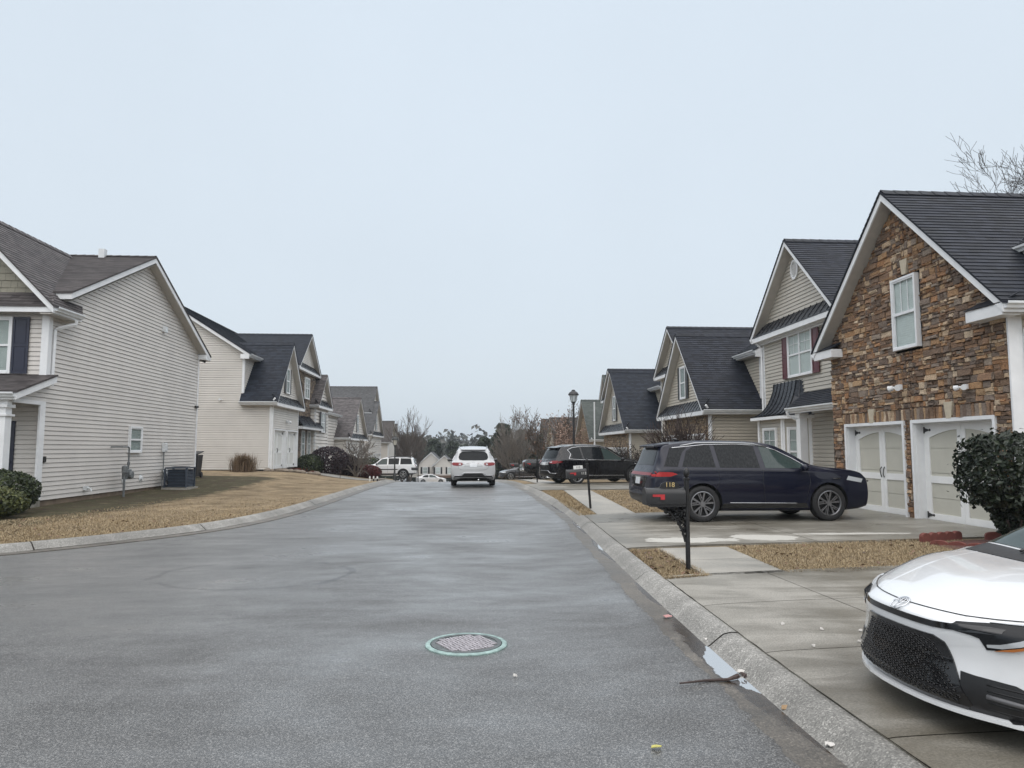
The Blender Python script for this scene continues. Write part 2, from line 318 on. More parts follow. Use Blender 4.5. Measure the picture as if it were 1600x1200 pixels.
# ------------------------------------------------------------------ mesh helpers
V3 = Vector
X_, Y_, Z_ = V3((1, 0, 0)), V3((0, 1, 0)), V3((0, 0, 1))
ORG = {}
def setp(o, label=None, cat=None, group=None, kind=None):
    if label: o['label'] = label
    if cat: o['category'] = cat
    if group: o['group'] = group
    if kind: o['kind'] = kind
def thing(name, label, cat, loc=(0, 0, 0), rz=0.0, group=None):
    o = bpy.data.objects.new(name, None); COL.objects.link(o); o.empty_display_size = .2
    o.location = loc; o.rotation_euler = (0, 0, rz); setp(o, label, cat, group)
    ORG[o.name] = V3(loc); return o
class MB:
    def __init__(s): s.v = []; s.f = []; s.m = []; s.uv = {}
    def add(s, pts, faces, mi=0):
        b = len(s.v); s.v.extend([tuple(p) for p in pts])
        for f in faces: s.f.append([b + i for i in f]); s.m.append(mi)
    def poly(s, pts, mi=0, uv=None):
        if uv is not None: s.uv[len(s.f)] = uv
        s.add(pts, [list(range(len(pts)))], mi)
    def box(s, x0, x1, y0, y1, z0, z1, mi=0):
        s.lbox(V3((0, 0, 0)), X_, Y_, Z_, x0, x1, y0, y1, z0, z1, mi)
    def lbox(s, O, U, V, Nn, u0, u1, v0, v1, n0, n1, mi=0):
        p = [O + U * a + V * b + Nn * c for c in (n0, n1) for b in (v0, v1) for a in (u0, u1)]
        s.add(p, [(0, 2, 3, 1), (4, 5, 7, 6), (0, 1, 5, 4), (2, 6, 7, 3), (0, 4, 6, 2), (1, 3, 7, 5)], mi)
    def prism(s, pts, d, mi=0):
        n = len(pts); d = V3(d); q = [V3(p) for p in pts]
        s.add(q + [p + d for p in q], [list(range(n))[::-1], list(range(n, 2 * n))] + [(i, (i + 1) % n, n + (i + 1) % n, n + i) for i in range(n)], mi)
    def tube(s, path, r, k=6, cap=True, mi=0, ell=None):
        P = [V3(p) for p in path]; n = len(P); rs = r if isinstance(r, (list, tuple)) else [r] * n
        b = len(s.v); up = None
        for i in range(n):
            t = (P[min(i + 1, n - 1)] - P[max(i - 1, 0)])
            if t.length < 1e-9: t = V3((0, 0, 1))
            t.normalize()
            if up is None: up = V3((0, 0, 1)) if abs(t.z) < .9 else V3((1, 0, 0))
            a = t.cross(up)
            if a.length < 1e-6: a = t.cross(V3((0, 1, 0)))
            a.normalize(); c = a.cross(t).normalized(); up = c
            for j in range(k):
                th = 2 * math.pi * (j + .5) / k
                s.v.append(tuple(P[i] + a * (rs[i] * math.cos(th)) + c * (rs[i] * math.sin(th))))
        for i in range(n - 1):
            for j in range(k):
                s.f.append([b + i * k + j, b + i * k + (j + 1) % k, b + (i + 1) * k + (j + 1) % k, b + (i + 1) * k + j]); s.m.append(mi)
        if cap:
            s.f.append([b + j for j in range(k)][::-1]); s.m.append(mi)
            s.f.append([b + (n - 1) * k + j for j in range(k)]); s.m.append(mi)
    def lathe(s, prof, O=(0, 0, 0), k=20, axis='z', mi=0, cap=True):
        O = V3(O); b = len(s.v); n = len(prof)
        for (r, h) in prof:
            for j in range(k):
                th = 2 * math.pi * j / k; c, d = r * math.cos(th), r * math.sin(th)
                p = (c, d, h) if axis == 'z' else ((c, h, d) if axis == 'y' else (h, c, d))
                s.v.append(tuple(O + V3(p)))
        for i in range(n - 1):
            for j in range(k):
                s.f.append([b + i * k + j, b + i * k + (j + 1) % k, b + (i + 1) * k + (j + 1) % k, b + (i + 1) * k + j]); s.m.append(mi)
        for i in (0, n - 1):
            if cap and prof[i][0] > 1e-5: s.f.append([b + i * k + j for j in range(k)]); s.m.append(mi)
    def build(s, name, mats, parent=None, smooth=False, sharp=None, loc=None, bevel=0.0):
        off = V3((0, 0, 0))
        if parent is not None: off = ORG.get(parent.name, off)
        if loc is not None: off = V3(loc)
        me = bpy.data.meshes.new(name)
        me.from_pydata([(a - off.x, b - off.y, c - off.z) for a, b, c in s.v], [], s.f)
        mats = mats if isinstance(mats, (list, tuple)) else [mats]
        for m in mats: me.materials.append(m)
        if len(mats) > 1: me.polygons.foreach_set('material_index', s.m)
        if s.uv:
            l = me.uv_layers.new(name='UVMap')
            for fi, uvs in s.uv.items():
                p = me.polygons[fi]
                for k, li in enumerate(p.loop_indices): l.data[li].uv = uvs[k]
        me.validate()
        if smooth:
            me.polygons.foreach_set('use_smooth', [True] * len(me.polygons))
            if sharp: me.set_sharp_from_angle(angle=R_(sharp))
        me.update()
        o = bpy.data.objects.new(name, me); COL.objects.link(o)
        if parent is not None:
            o.parent = parent; ORG[o.name] = off
        elif loc is not None: o.location = loc; ORG[o.name] = off
        if bevel > 0:
            md = o.modifiers.new('bevel', 'BEVEL'); md.width = bevel; md.segments = 2; md.limit_method = 'ANGLE'; md.angle_limit = R_(40)
        return o
def struct(o, kind='structure'): o['kind'] = kind; return o
def clip(poly, a, b, c):
    """keep a*u+b*v<=c"""
    out = []
    for i in range(len(poly)):
        p, q = poly[i], poly[(i + 1) % len(poly)]
        dp, dq = a * p[0] + b * p[1] - c, a * q[0] + b * q[1] - c
        if dp <= 1e-9: out.append(p)
        if (dp < -1e-9 and dq > 1e-9) or (dp > 1e-9 and dq < -1e-9):
            t = dp / (dp - dq); out.append((p[0] + t * (q[0] - p[0]), p[1] + t * (q[1] - p[1])))
    return out
def area(p): return abs(sum(p[i][0] * p[(i + 1) % len(p)][1] - p[(i + 1) % len(p)][0] * p[i][1] for i in range(len(p)))) / 2 if len(p) > 2 else 0
def cliprect(p, u0, u1, v0, v1):
    for a in ((-1, 0, -u0), (1, 0, u1), (0, -1, -v0), (0, 1, v1)):
        if len(p) < 3: return []
        p = clip(p, *a)
    return p
def subtract(pieces, holes):
    for (u0, u1, v0, v1) in holes:
        nx = []
        for p in pieces:
            a = clip(p, 1, 0, u0)
            if area(a) > 1e-5: nx.append(a)
            a = clip(p, -1, 0, -u1)
            if area(a) > 1e-5: nx.append(a)
            m = clip(p, -1, 0, -u0)
            if len(m) > 2: m = clip(m, 1, 0, u1)
            if len(m) > 2:
                a = clip(m, 0, 1, v0)
                if area(a) > 1e-5: nx.append(a)
                a = clip(m, 0, -1, -v1)
                if area(a) > 1e-5: nx.append(a)
        pieces = nx
    return pieces
def lap(mb, pieces, O, U, V, Nn, course=.125, lip=.014, base=0.0, tab=None, mi=0, gap=0.0):
    """lapped boards: every course leans out at its lower edge"""
    for p in pieces:
        if gap: mb.poly([O + U * q[0] + V * q[1] + Nn * (base - 2 * gap) for q in p], mi, [(q[0], q[1]) for q in p])
        v0 = min(q[1] for q in p); v1 = max(q[1] for q in p)
        k = math.floor(v0 / course + 1e-6)
        while k * course < v1 - 1e-6:
            a, b = k * course, (k + 1) * course
            c = clip(clip(p, 0, -1, -a - gap), 0, 1, b); a += gap
            k += 1
            if area(c) < 1e-6: continue
            cells = [c]
            if tab:
                cells = []
                u0 = min(q[0] for q in c); u1 = max(q[0] for q in c); t = u0 - rnd.random() * tab
                while t < u1:
                    w_ = tab * rnd.uniform(.7, 1.3); s_ = clip(clip(c, -1, 0, -t), 1, 0, t + w_ - .006); t += w_
                    if area(s_) > 1e-6: cells.append(s_)
            for c in cells:
                jit = rnd.uniform(0, .006) if tab else 0
                off = [base + jit + lip * (1 - (q[1] - a) / course) for q in c]
                mb.poly([O + U * q[0] + V * q[1] + Nn * o for q, o in zip(c, off)], mi, [(q[0], q[1]) for q in c])
                for i in range(len(c)):
                    q, r = c[i], c[(i + 1) % len(c)]
                    if abs(q[1] - a) < 1e-6 and abs(r[1] - a) < 1e-6 and abs(q[0] - r[0]) > 1e-4:
                        mb.poly([O + U * q[0] + V * a + Nn * (base - .004 - 2 * gap), O + U * r[0] + V * a + Nn * (base - .004 - 2 * gap), O + U * r[0] + V * a + Nn * (base + lip + jit), O + U * q[0] + V * a + Nn * (base + lip + jit)], mi, [(q[0], a)] * 4)
def stones(mb, outline, holes, O, U, V, Nn, rg, hmin=.06, hmax=.17, lmin=.13, lmax=.48, vertical=()):
    def put(c, d):
        ar = area(c)
        if ar < .0012: return
        cu = sum(q[0] for q in c) / len(c); cv = sum(q[1] for q in c) / len(c)
        c = [q for i in range(len(c)) for q in (c[i], ((c[i][0] + c[(i + 1) % len(c)][0]) / 2 + rg.uniform(-.006, .006), (c[i][1] + c[(i + 1) % len(c)][1]) / 2 + rg.uniform(-.006, .006)))]; n = len(c); g = .007
        def shr(q, e):
            du, dv = cu - q[0], cv - q[1]; l = math.hypot(du, dv) + 1e-6
            return (q[0] + du / l * min(e, l * .4) + rg.uniform(-.007, .007), q[1] + dv / l * min(e, l * .4) + rg.uniform(-.007, .007))
        c1 = [shr(q, g) for q in c]; c2 = [shr(q, g + rg.uniform(.008, .02)) for q in c]
        tl, tm = rg.uniform(-.012, .012), rg.uniform(-.008, .008)
        P = [O + U * q[0] + V * q[1] for q in c1] + [O + U * q[0] + V * q[1] + Nn * d * .72 for q in c1] + \
            [O + U * q[0] + V * q[1] + Nn * (d + tl * (1 if q[1] > cv else -1) + tm * (1 if q[0] > cu else -1)) for q in c2]
        F = [(i, (i + 1) % n, n + (i + 1) % n, n + i) for i in range(n)] + [(n + i, n + (i + 1) % n, 2 * n + (i + 1) % n, 2 * n + i) for i in range(n)] + [list(range(2 * n, 3 * n))]
        mb.add(P, F)
    u0 = min(q[0] for q in outline); u1 = max(q[0] for q in outline); v = min(q[1] for q in outline); v1 = max(q[1] for q in outline)
    def cell(c, d):
        c = cliprect(outline, c[0], c[1], c[2], c[3])
        if len(c) < 3: return
        for p in subtract([c], list(holes) + list(vertical)): put(p, d)
    while v < v1:
        h = rg.uniform(hmin, hmax) * 1.25; u = u0 - rg.random() * .3
        while u < u1:
            l = rg.uniform(lmin, lmax) * (1.25 if h > .11 else .9)
            j0, j1 = v + rg.uniform(-.012, .012), v + h + rg.uniform(-.012, .012)
            if h > .095 and rg.random() < .42:
                t = rg.uniform(.35, .65)
                cell((u, u + l, v, v + h * t), rg.uniform(.018, .06)); 
                if l > .22 and rg.random() < .5:
                    cell((u, u + l * .5, v + h * t, v + h), rg.uniform(.018, .06)); cell((u + l * .5, u + l, v + h * t, v + h), rg.uniform(.018, .06))
                else: cell((u, u + l, v + h * t, v + h), rg.uniform(.018, .06))
            else: cell((u, u + l, v, v + h), rg.uniform(.02, .065))
            u += l
        v += h
    for (a, b, c, d) in vertical:
        u = a
        while u < b:
            l = rg.uniform(.07, .14); put([(u, c), (min(u + l, b), c), (min(u + l, b), d), (u, d)], rg.uniform(.025, .055)); u += l
# ------------------------------------------------------------------ ground
def pchip(xs, ys):
    xs = np.array(xs, float); ys = np.array(ys, float); h = np.diff(xs); d = np.diff(ys) / h
    m = np.zeros(len(xs)); m[0] = d[0]; m[-1] = d[-1]
    for i in range(1, len(xs) - 1):
        if d[i - 1] * d[i] > 0:
            w1, w2 = 2 * h[i] + h[i - 1], h[i] + 2 * h[i - 1]; m[i] = (w1 + w2) / (w1 / d[i - 1] + w2 / d[i])
    def f(x):
        x = min(max(x, xs[0]), xs[-1]); i = min(max(int(np.searchsorted(xs, x) - 1), 0), len(h) - 1)
        t = (x - xs[i]) / h[i]
        return float((1 + 2 * t) * (1 - t) ** 2 * ys[i] + t * (1 - t) ** 2 * h[i] * m[i] + t * t * (3 - 2 * t) * ys[i + 1] + t * t * (t - 1) * h[i] * m[i + 1])
    return f
def S(t): t = min(max(t, 0.0), 1.0); return t * t * (3 - 2 * t)
def zb(y):
    a = -.05 * 3.0 * math.log1p(math.exp(min((y - 37) / 3.0, 60)))
    return max(a, -5.8 + 0.0) if y < 150 else -5.65
KR = pchip([-40, 3.5, 8.5, 12, 19, 27, 32.3, 40, 60, 80, 120], [2.2, 2.23, 2.36, 2.52, 2.79, 2.75, 2.54, 2.05, .4, -1.9, -7])
KLP = [(-70, 7.6), (-30, 8.3), (-18, 9.0), (-12, 9.9), (-9, 11.0), (-7.45, 12.2), (-6.4, 13.45), (-5.35, 15.4), (-4.8, 18.2), (-4.58, 22.6), (-4.45, 29.5), (-4.3, 34), (-4.4, 40), (-5.4, 60), (-7.8, 80), (-13, 120)]
def catmull(P, n=8):
    P = [V3((p[0], p[1], 0)) for p in P]; o = []
    for i in range(len(P) - 1):
        p0, p1, p2, p3 = P[max(i - 1, 0)], P[i], P[i + 1], P[min(i + 2, len(P) - 1)]
        L1 = (p2 - p1).length
        m1 = (p2 - p0) * (L1 / max((p2 - p0).length, 1e-6)); m2 = (p3 - p1) * (L1 / max((p3 - p1).length, 1e-6))
        for k in range(n):
            t = k / n; o.append(p1 * (2 * t**3 - 3 * t * t + 1) + m1 * (t**3 - 2 * t * t + t) + p2 * (-2 * t**3 + 3 * t * t) + m2 * (t**3 - t * t))
    o.append(P[-1]); return o
KL = catmull(KLP, 8)
def T(x, y):
    z = zb(y) + .10
    if x < -4: z += .5 * S((y - 24) / 14) * S((-5 - x) / 5)
    if x < -10: z += .06 * S((-10 - x) / 3) * S((y - 15) / 10)
    return z
def sheet(name, mat, rows, kind='structure', smooth=True, uv=False):
    mb = MB(); n = len(rows[0])
    pts = [p for r in rows for p in r]
    mb.add(pts, [(i * n + j, i * n + j + 1, (i + 1) * n + j + 1, (i + 1) * n + j) for i in range(len(rows) - 1) for j in range(n - 1)])
    o = mb.build(name, mat, None, smooth); o['kind'] = kind; return o
ys = [-40, -20, -10, -5] + [i * 1.0 for i in range(0, 64)] + [66, 70, 75, 80, 90, 100, 110, 120, 130, 140, 150, 170, 200]
sheet('road', asphalt(), [[(x, y, zb(y)) for x in (-75, -40, -20, -10, -5, 0, 3, 6)] for y in ys])
yr = [-40, -10, -4] + [i * .5 for i in range(-4, 130)] + [66, 70, 75, 80, 90, 100, 110, 120]
# lawns either side
LAWN = lawnmat()
offs = [0, .15, .4, .8, 1.3, 2, 3, 4, 5, 6, 7, 8, 9, 10, 12, 15, 20, 30, 45, 70]
sheet('lawn', LAWN, [[(KR(y) + o, y, T(KR(y) + o, y)) for o in offs] for y in yr])
rows = []
nk = len(KL)
for i, p in enumerate(KL):
    t = i / (nk - 1); tgt = V3((-95, 8.0 + 150 * t**1.3, 0))
    ds = [0, .15, .4, .8, 1.3, 2, 2.7, 3.5, 4.3, 5.2, 6, 7, 8, 9, 10, 12, 15, 20, 30, 50]
    LL = (tgt - p).length
    # step straight sideways first, then fan out to the far edge
    nrm = None
    a, b = KL[max(i - 1, 0)], KL[min(i + 1, nk - 1)]
    tn = (b - a).normalized(); nrm = V3((-tn.y, tn.x, 0))
    row = []
    for d in ds:
        s_ = p + nrm * d; f_ = p + (tgt - p).normalized() * d; k = S(d / 3.0)
        q = s_ * (1 - k) + f_ * k; row.append((q.x, q.y, T(q.x, q.y)))
    row.append((tgt.x, tgt.y, T(tgt.x, tgt.y))); rows.append(row)
sheet('lawn', LAWN, rows)
GROUND = M('valley_ground', (.10, .085, .05), .9, .3, .2)
gx = [-900, -400, -200, -100, -60, -30, -10, 10, 30, 60, 100, 200, 400, 900]
def zg(x, y):
    z = zb(y) - .35
    if y > 200: z = -6.0 + 9 * S((y - 320) / 500) * S((60 - x) / 260 + .25)
    return z
sheet('ground', GROUND, [[(x, y, zg(x, y)) for x in gx] for y in [-60, 0, 30, 50, 70, 100, 130, 160, 200, 230, 260, 300, 350, 400, 450, 500, 600, 800, 1400]])
# kerbs and gutters : cross-section swept along a line of points, d measured from the back of the kerb towards the road
def sweep(name, mat, line, side, prof, smooth=True, gaps=None):
    """prof = [(d, z)...]; side=+1 road lies left of the travel direction"""
    mb = MB(); n = len(prof); seg = []
    for i, p in enumerate(line):
        a, b = line[max(i - 1, 0)], line[min(i + 1, len(line) - 1)]
        t = (b - a).normalized(); nr = V3((-t.y, t.x, 0)) * side
        seg.append([V3((p.x + nr.x * d, p.y + nr.y * d, zb(p.y) + z)) for d, z in prof])
    if gaps:
        acc = 0
        for i in range(len(seg) - 1):
            for j in range(n - 1): mb.poly([seg[i][j], seg[i][j + 1], seg[i + 1][j + 1], seg[i + 1][j]], 0, [(prof[j][0], i), (prof[j + 1][0], i), (prof[j + 1][0], i + 1), (prof[j][0], i + 1)])
        o = mb.build(name, mat, None, False); o['kind'] = 'structure'; return o
    pts = [q for s in seg for q in s]
    mb.add(pts, [(i * n + j, i * n + j + 1, (i + 1) * n + j + 1, (i + 1) * n + j) for i in range(len(seg) - 1) for j in range(n - 1)])
    o = mb.build(name, mat, None, smooth); o['kind'] = 'structure'; return o
KRL = [V3((KR(y), y, 0)) for y in [-10, -4, -2] + [i * .5 for i in range(0, 110)] + [56, 60, 66, 72, 80, 95, 110]]
prof = [(-.02, -.2), (-.015, .105), (.0, .122), (.06, .125), (.12, .112), (.19, .06), (.235, .022), (.26, .012)]
gprof = [(.25, .012), (.56, .0121), (.57, -.05)]
def split(line, step):
    out_, cur, acc = [], [line[0]], 0
    for a, b in zip(line[:-1], line[1:]):
        cur.append(b); acc += (b - a).length
        if acc >= step: out_.append(cur); cur = [b]; acc = 0
    if len(cur) > 1: out_.append(cur)
    return out_
def kerbs(line, side, step):
    """cast kerb lengths with open dirt-filled joints"""
    mbk = MB(); n = len(prof)
    for seg in split(line, step):
        dense = []
        for a, b in zip(seg[:-1], seg[1:]): dense.append(a.copy())
        dense.append(seg[-1].copy())
        if (dense[-1] - dense[0]).length > .3:
            dense[0] = dense[0] + (dense[1] - dense[0]).normalized() * .008; dense[-1] = dense[-1] + (dense[-2] - dense[-1]).normalized() * .008
        pts = []
        jz = rnd.uniform(-.004, .004)
        for i, p in enumerate(dense):
            a, b = dense[max(i - 1, 0)], dense[min(i + 1, len(dense) - 1)]
            t = (b - a).normalized(); nr = V3((-t.y, t.x, 0)) * side
            pts += [V3((p.x + nr.x * d, p.y + nr.y * d, zb(p.y) + z + jz)) for d, z in prof]
        m = len(dense)
        mbk.add(pts, [(i * n + j, i * n + j + 1, (i + 1) * n + j + 1, (i + 1) * n + j) for i in range(m - 1) for j in range(n - 1)])
    o = mbk.build('kerb', KERBM, None, True); o['kind'] = 'structure'
    sweep('kerb_joint_bed', JOINT, line, side, [(d, z - .012) for d, z in prof[1:]], True)
    sweep('gutter', GUTM, line, side, gprof, True, gaps=True)
kerbs(KRL, 1, 3.0); KLd = []
for a, b in zip(KL[:-1], KL[1:]):
    k = max(1, int((b - a).length / .5)); KLd += [a + (b - a) * (i / k) for i in range(k)]
KLd.append(KL[-1]); kerbs(KLd, -1, 3.0)
# broken asphalt edge lapping over the gutter
mb = MB(); rg = random.Random(4); row = []; y = 1.6; e1, e2 = 0.0, 0.0
while y < 40:
    e1 = .85 * e1 + rg.gauss(0, .008); e2 = rg.uniform(-.012, .012); st = .05 if y < 14 else .12
    k = KR(y); row.append([(k - .50 + e1 + e2, y, zb(y) + .0125), (k - .52 + e1 + e2, y, zb(y) + .019), (k - .60, y, zb(y) + .017), (k - .82 + 4 * e1 + 2 * e2, y, zb(y) - .003)]); y += st
mb.add([p for r in row for p in r], [(i * 4 + j, i * 4 + j + 1, i * 4 + j + 5, i * 4 + j + 4) for i in range(len(row) - 1) for j in range(3)])
o = mb.build('road_edge', bpy.data.materials['asphalt'], None, True); o['kind'] = 'structure'
def slab(name, mat, quad, nu, nv, lift=.03, gap=.005, sub=8, snap=False):
    """paving laid out as nu x nv cast panels between four corners (a,b,c,d), following the terrain"""
    mb = MB(); a, b, c, d = [V3((p[0], p[1], 0)) for p in quad]
    def P(s, t, l):
        q = (a * (1 - s) + b * s) * (1 - t) + (d * (1 - s) + c * s) * t
        if snap: q.x += (KR(q.y) + .001 + .007 * math.sin(q.y * 9.1) * math.sin(q.y * 23.7) - q.x) * (1 - t) ** 3
        return (q.x, q.y, T(q.x, q.y) + l)
    lu = (b - a).length; lv = (d - a).length
    gu, gv = gap / lu, gap / lv
    for i in range(nu):
        for j in range(nv):
            s0, s1, t0, t1 = i / nu + gu, (i + 1) / nu - gu, j / nv + gv, (j + 1) / nv - gv
            k = sub; g = [[P(s0 + (s1 - s0) * x / k, t0 + (t1 - t0) * y / k, lift) for x in range(k + 1)] for y in range(k + 1)]
            pts = [p for r in g for p in r]
            mb.add(pts, [(y * (k + 1) + x, y * (k + 1) + x + 1, (y + 1) * (k + 1) + x + 1, (y + 1) * (k + 1) + x) for y in range(k) for x in range(k)])
    edge = [(x / 12, 0) for x in range(12)] + [(1, x / 12) for x in range(12)] + [(1 - x / 12, 1) for x in range(12)] + [(0, 1 - x / 12) for x in range(12)]
    k = len(edge); pts = [P(e[0], e[1], lift - .004) for e in edge] + [P(e[0], e[1], -.08) for e in edge]
    mb.add(pts, [(i, (i + 1) % k, k + (i + 1) % k, k + i) for i in range(k)])
    k = 10; pts = [P(x / k, y / k, lift - .012) for y in range(k + 1) for x in range(k + 1)]
    mb.add(pts, [(y * (k + 1) + x, y * (k + 1) + x + 1, (y + 1) * (k + 1) + x + 1, (y + 1) * (k + 1) + x) for y in range(k) for x in range(k)], 1)
    o = mb.build(name, [mat, JOINT], None, True); o['kind'] = 'structure'; return o
slab('driveway', CONC, [(2.26, 2.2), (2.40, 8.55), (8.0, 9.6), (9.0, 2.2)], 4, 3, snap=True)
slab('driveway', CONC, [(2.26, -9), (2.25, 2.2), (9, 2.2), (9, -9)], 3, 3, snap=True)
slab('driveway', CONC, [(2.50, 11.0), (2.72, 16.45), (10.05, 18.3), (10.05, 12.2)], 3, 2, snap=True)
slab('driveway', CONC, [(2.80, 26.45), (2.60, 31.2), (9.7, 33.4), (9.7, 27.5)], 3, 2, snap=True)
slab('driveway', CONC, [(1.9, 41.5), (1.5, 47), (9.8, 49.5), (9.8, 43)], 3, 2, snap=True)
slab('driveway', CONC, [(-4.5, 38.6), (-4.6, 44.6), (-10.5, 46.0), (-10.5, 40.1)], 3, 2)
slab('driveway', CONC, [(-5.2, 58), (-6.0, 66), (-10.5, 74), (-10.5, 65)], 3, 2)
slab('sidewalk', WALK, [(2.90, 8.62), (2.94, 10.98), (4.08, 11.1), (3.98, 8.78)], 2, 1)
slab('sidewalk', WALK, [(3.06, 16.55), (3.62, 26.45), (4.62, 26.6), (4.02, 16.75)], 7, 1)
slab('sidewalk', WALK, [(3.2, 31.4), (2.9, 41.5), (3.9, 41.8), (4.3, 31.8)], 7, 1)
# ------------------------------------------------------------------ house parts
def wall(root, outline, O, U, Nn, kind, mat, holes=(), course=.125, name='wall', vertical=(), rg=None, backing=True):
    O = V3(O); mb = MB(); pieces = subtract([outline], holes)
    if kind == 'siding': lap(mb, pieces, O, U, Z_, Nn, course, .02 * course / .125, 0.0, gap=(.020 if mat in (SID_L2, SID_R2) else .0135) * course / .125)
    elif kind == 'shake': lap(mb, pieces, O, U, Z_, Nn, .2, .018, 0.0, tab=.22)
    elif kind == 'stone':
        bk = MB()
        for p in pieces: bk.poly([O + U * q[0] + Z_ * q[1] for q in p])
        o = bk.build(name, MORTAR, root)
        stones(mb, outline, holes, O, U, Z_, Nn, rg or rnd, vertical=vertical, hmin=.045, hmax=.125, lmin=.09, lmax=.36)
        mb.build('stone_veneer', mat, o); return o
    else:
        for p in pieces: mb.poly([O + U * q[0] + Z_ * q[1] for q in p])
    return mb.build(name, mat, root)
def roof_planes(root, planes, mat, course=.14, thick=.17, fascia=WHITE, lapped=True, name='roof', ridge=None, over=.03, soff=None):
    """planes: lists of 3-D points, first edge = eave, going round. Shingles on a white-edged deck."""
    mb = MB(); fb = MB()
    for P in planes:
        P = [V3(p) for p in P]
        U = (P[1] - P[0]).normalized(); nn = U.cross((P[2] - P[1])).normalized()
        if nn.z < 0: nn = -nn
        V = nn.cross(U)
        if V.z < 0: V = -V
        q = [((p - P[0]).dot(U), (p - P[0]).dot(V)) for p in P]
        cu = sum(a[0] for a in q) / len(q)
        qq = [(a[0] + (over if a[0] > cu else -over), a[1] - (over if abs(a[1]) < 1e-6 else 0)) for a in q]
        lap(mb, [qq], P[0], U, V, nn, course if lapped else 50, .014, .014)
        ql = [P[0] + U * a[0] + V * a[1] + nn * .012 for a in qq]
        mb.prism(ql, (0, 0, -.035))
        fb.prism([p + Z_ * -.03 for p in P], (0, 0, -thick))
    if ridge:
        a, b = V3(ridge[0]), V3(ridge[1]); t = (b - a).normalized(); sd = V3((-t.y, t.x, 0)); n = max(1, int((b - a).length / .3))
        sl = ridge[2]
        for i in range(n):
            p, q = a + (b - a) * (i / n), a + (b - a) * ((i + 1) / n)
            h = .045 + .01
            for s in (1, -1):
                mb.poly([p + Z_ * (h + .012), q + Z_ * h, q + sd * (s * .15) + Z_ * (h - .15 * sl), p + sd * (s * .15) + Z_ * (h + .012 - .15 * sl)], 0, [(i * .3, 0), (i * .3 + .3, 0), (i * .3 + .3, .14), (i * .3, .14)])
    o = mb.build(name, mat, root)
    fb.build('fascia', fascia, o)
    return o
def gutter(root, a, b, outw, size=.12, name='gutter'):
    """K-style gutter: a,b = top inner edge, outw = outward direction"""
    a, b, n = V3(a), V3(b), V3(outw); s = size; mb = MB()
    pr = [(0, -.0), (0, -s), (s * .55, -s), (s * .7, -s * .6), (s, -s * .35), (s, 0), (s * .93, 0), (s * .9, -s * .35), (s * .5, -s * .85), (.006, -s * .85), (.006, 0)]
    mb.prism([a + n * p + Z_ * q for p, q in pr], b - a); return mb.build(name, GUTTER, root)
def downspout(root, path, sz=.045, name='downspout', mat=None):
    mb = MB(); mb.tube(path, sz, 4); return mb.build(name, mat or WHITE, root)
def corner(root, x, y, dx, dy, z0, z1, a=.09, t=.028):
    """L-shaped corner board; (dx,dy) = direction of the outer corner"""
    X = lambda o, i: x + dx * o - dx * i; Yf = lambda o, i: y + dy * o - dy * i
    P = [(X(t, 0), Yf(t, 0)), (X(t, 0), Yf(0, a)), (X(-.002, 0), Yf(0, a)), (X(-.002, 0), Yf(-.002, 0)), (X(0, a), Yf(-.002, 0)), (X(0, a), Yf(t, 0))]
    m = MB(); m.prism([V3((p[0], p[1], z0)) for p in P], (0, 0, z1 - z0)); return m.build('corner_board', WHITE, root)
def trim(root, boxes, mat=None, name='trim'):
    mb = MB()
    for b in boxes: mb.box(*b)
    return mb.build(name, mat or WHITE, root)
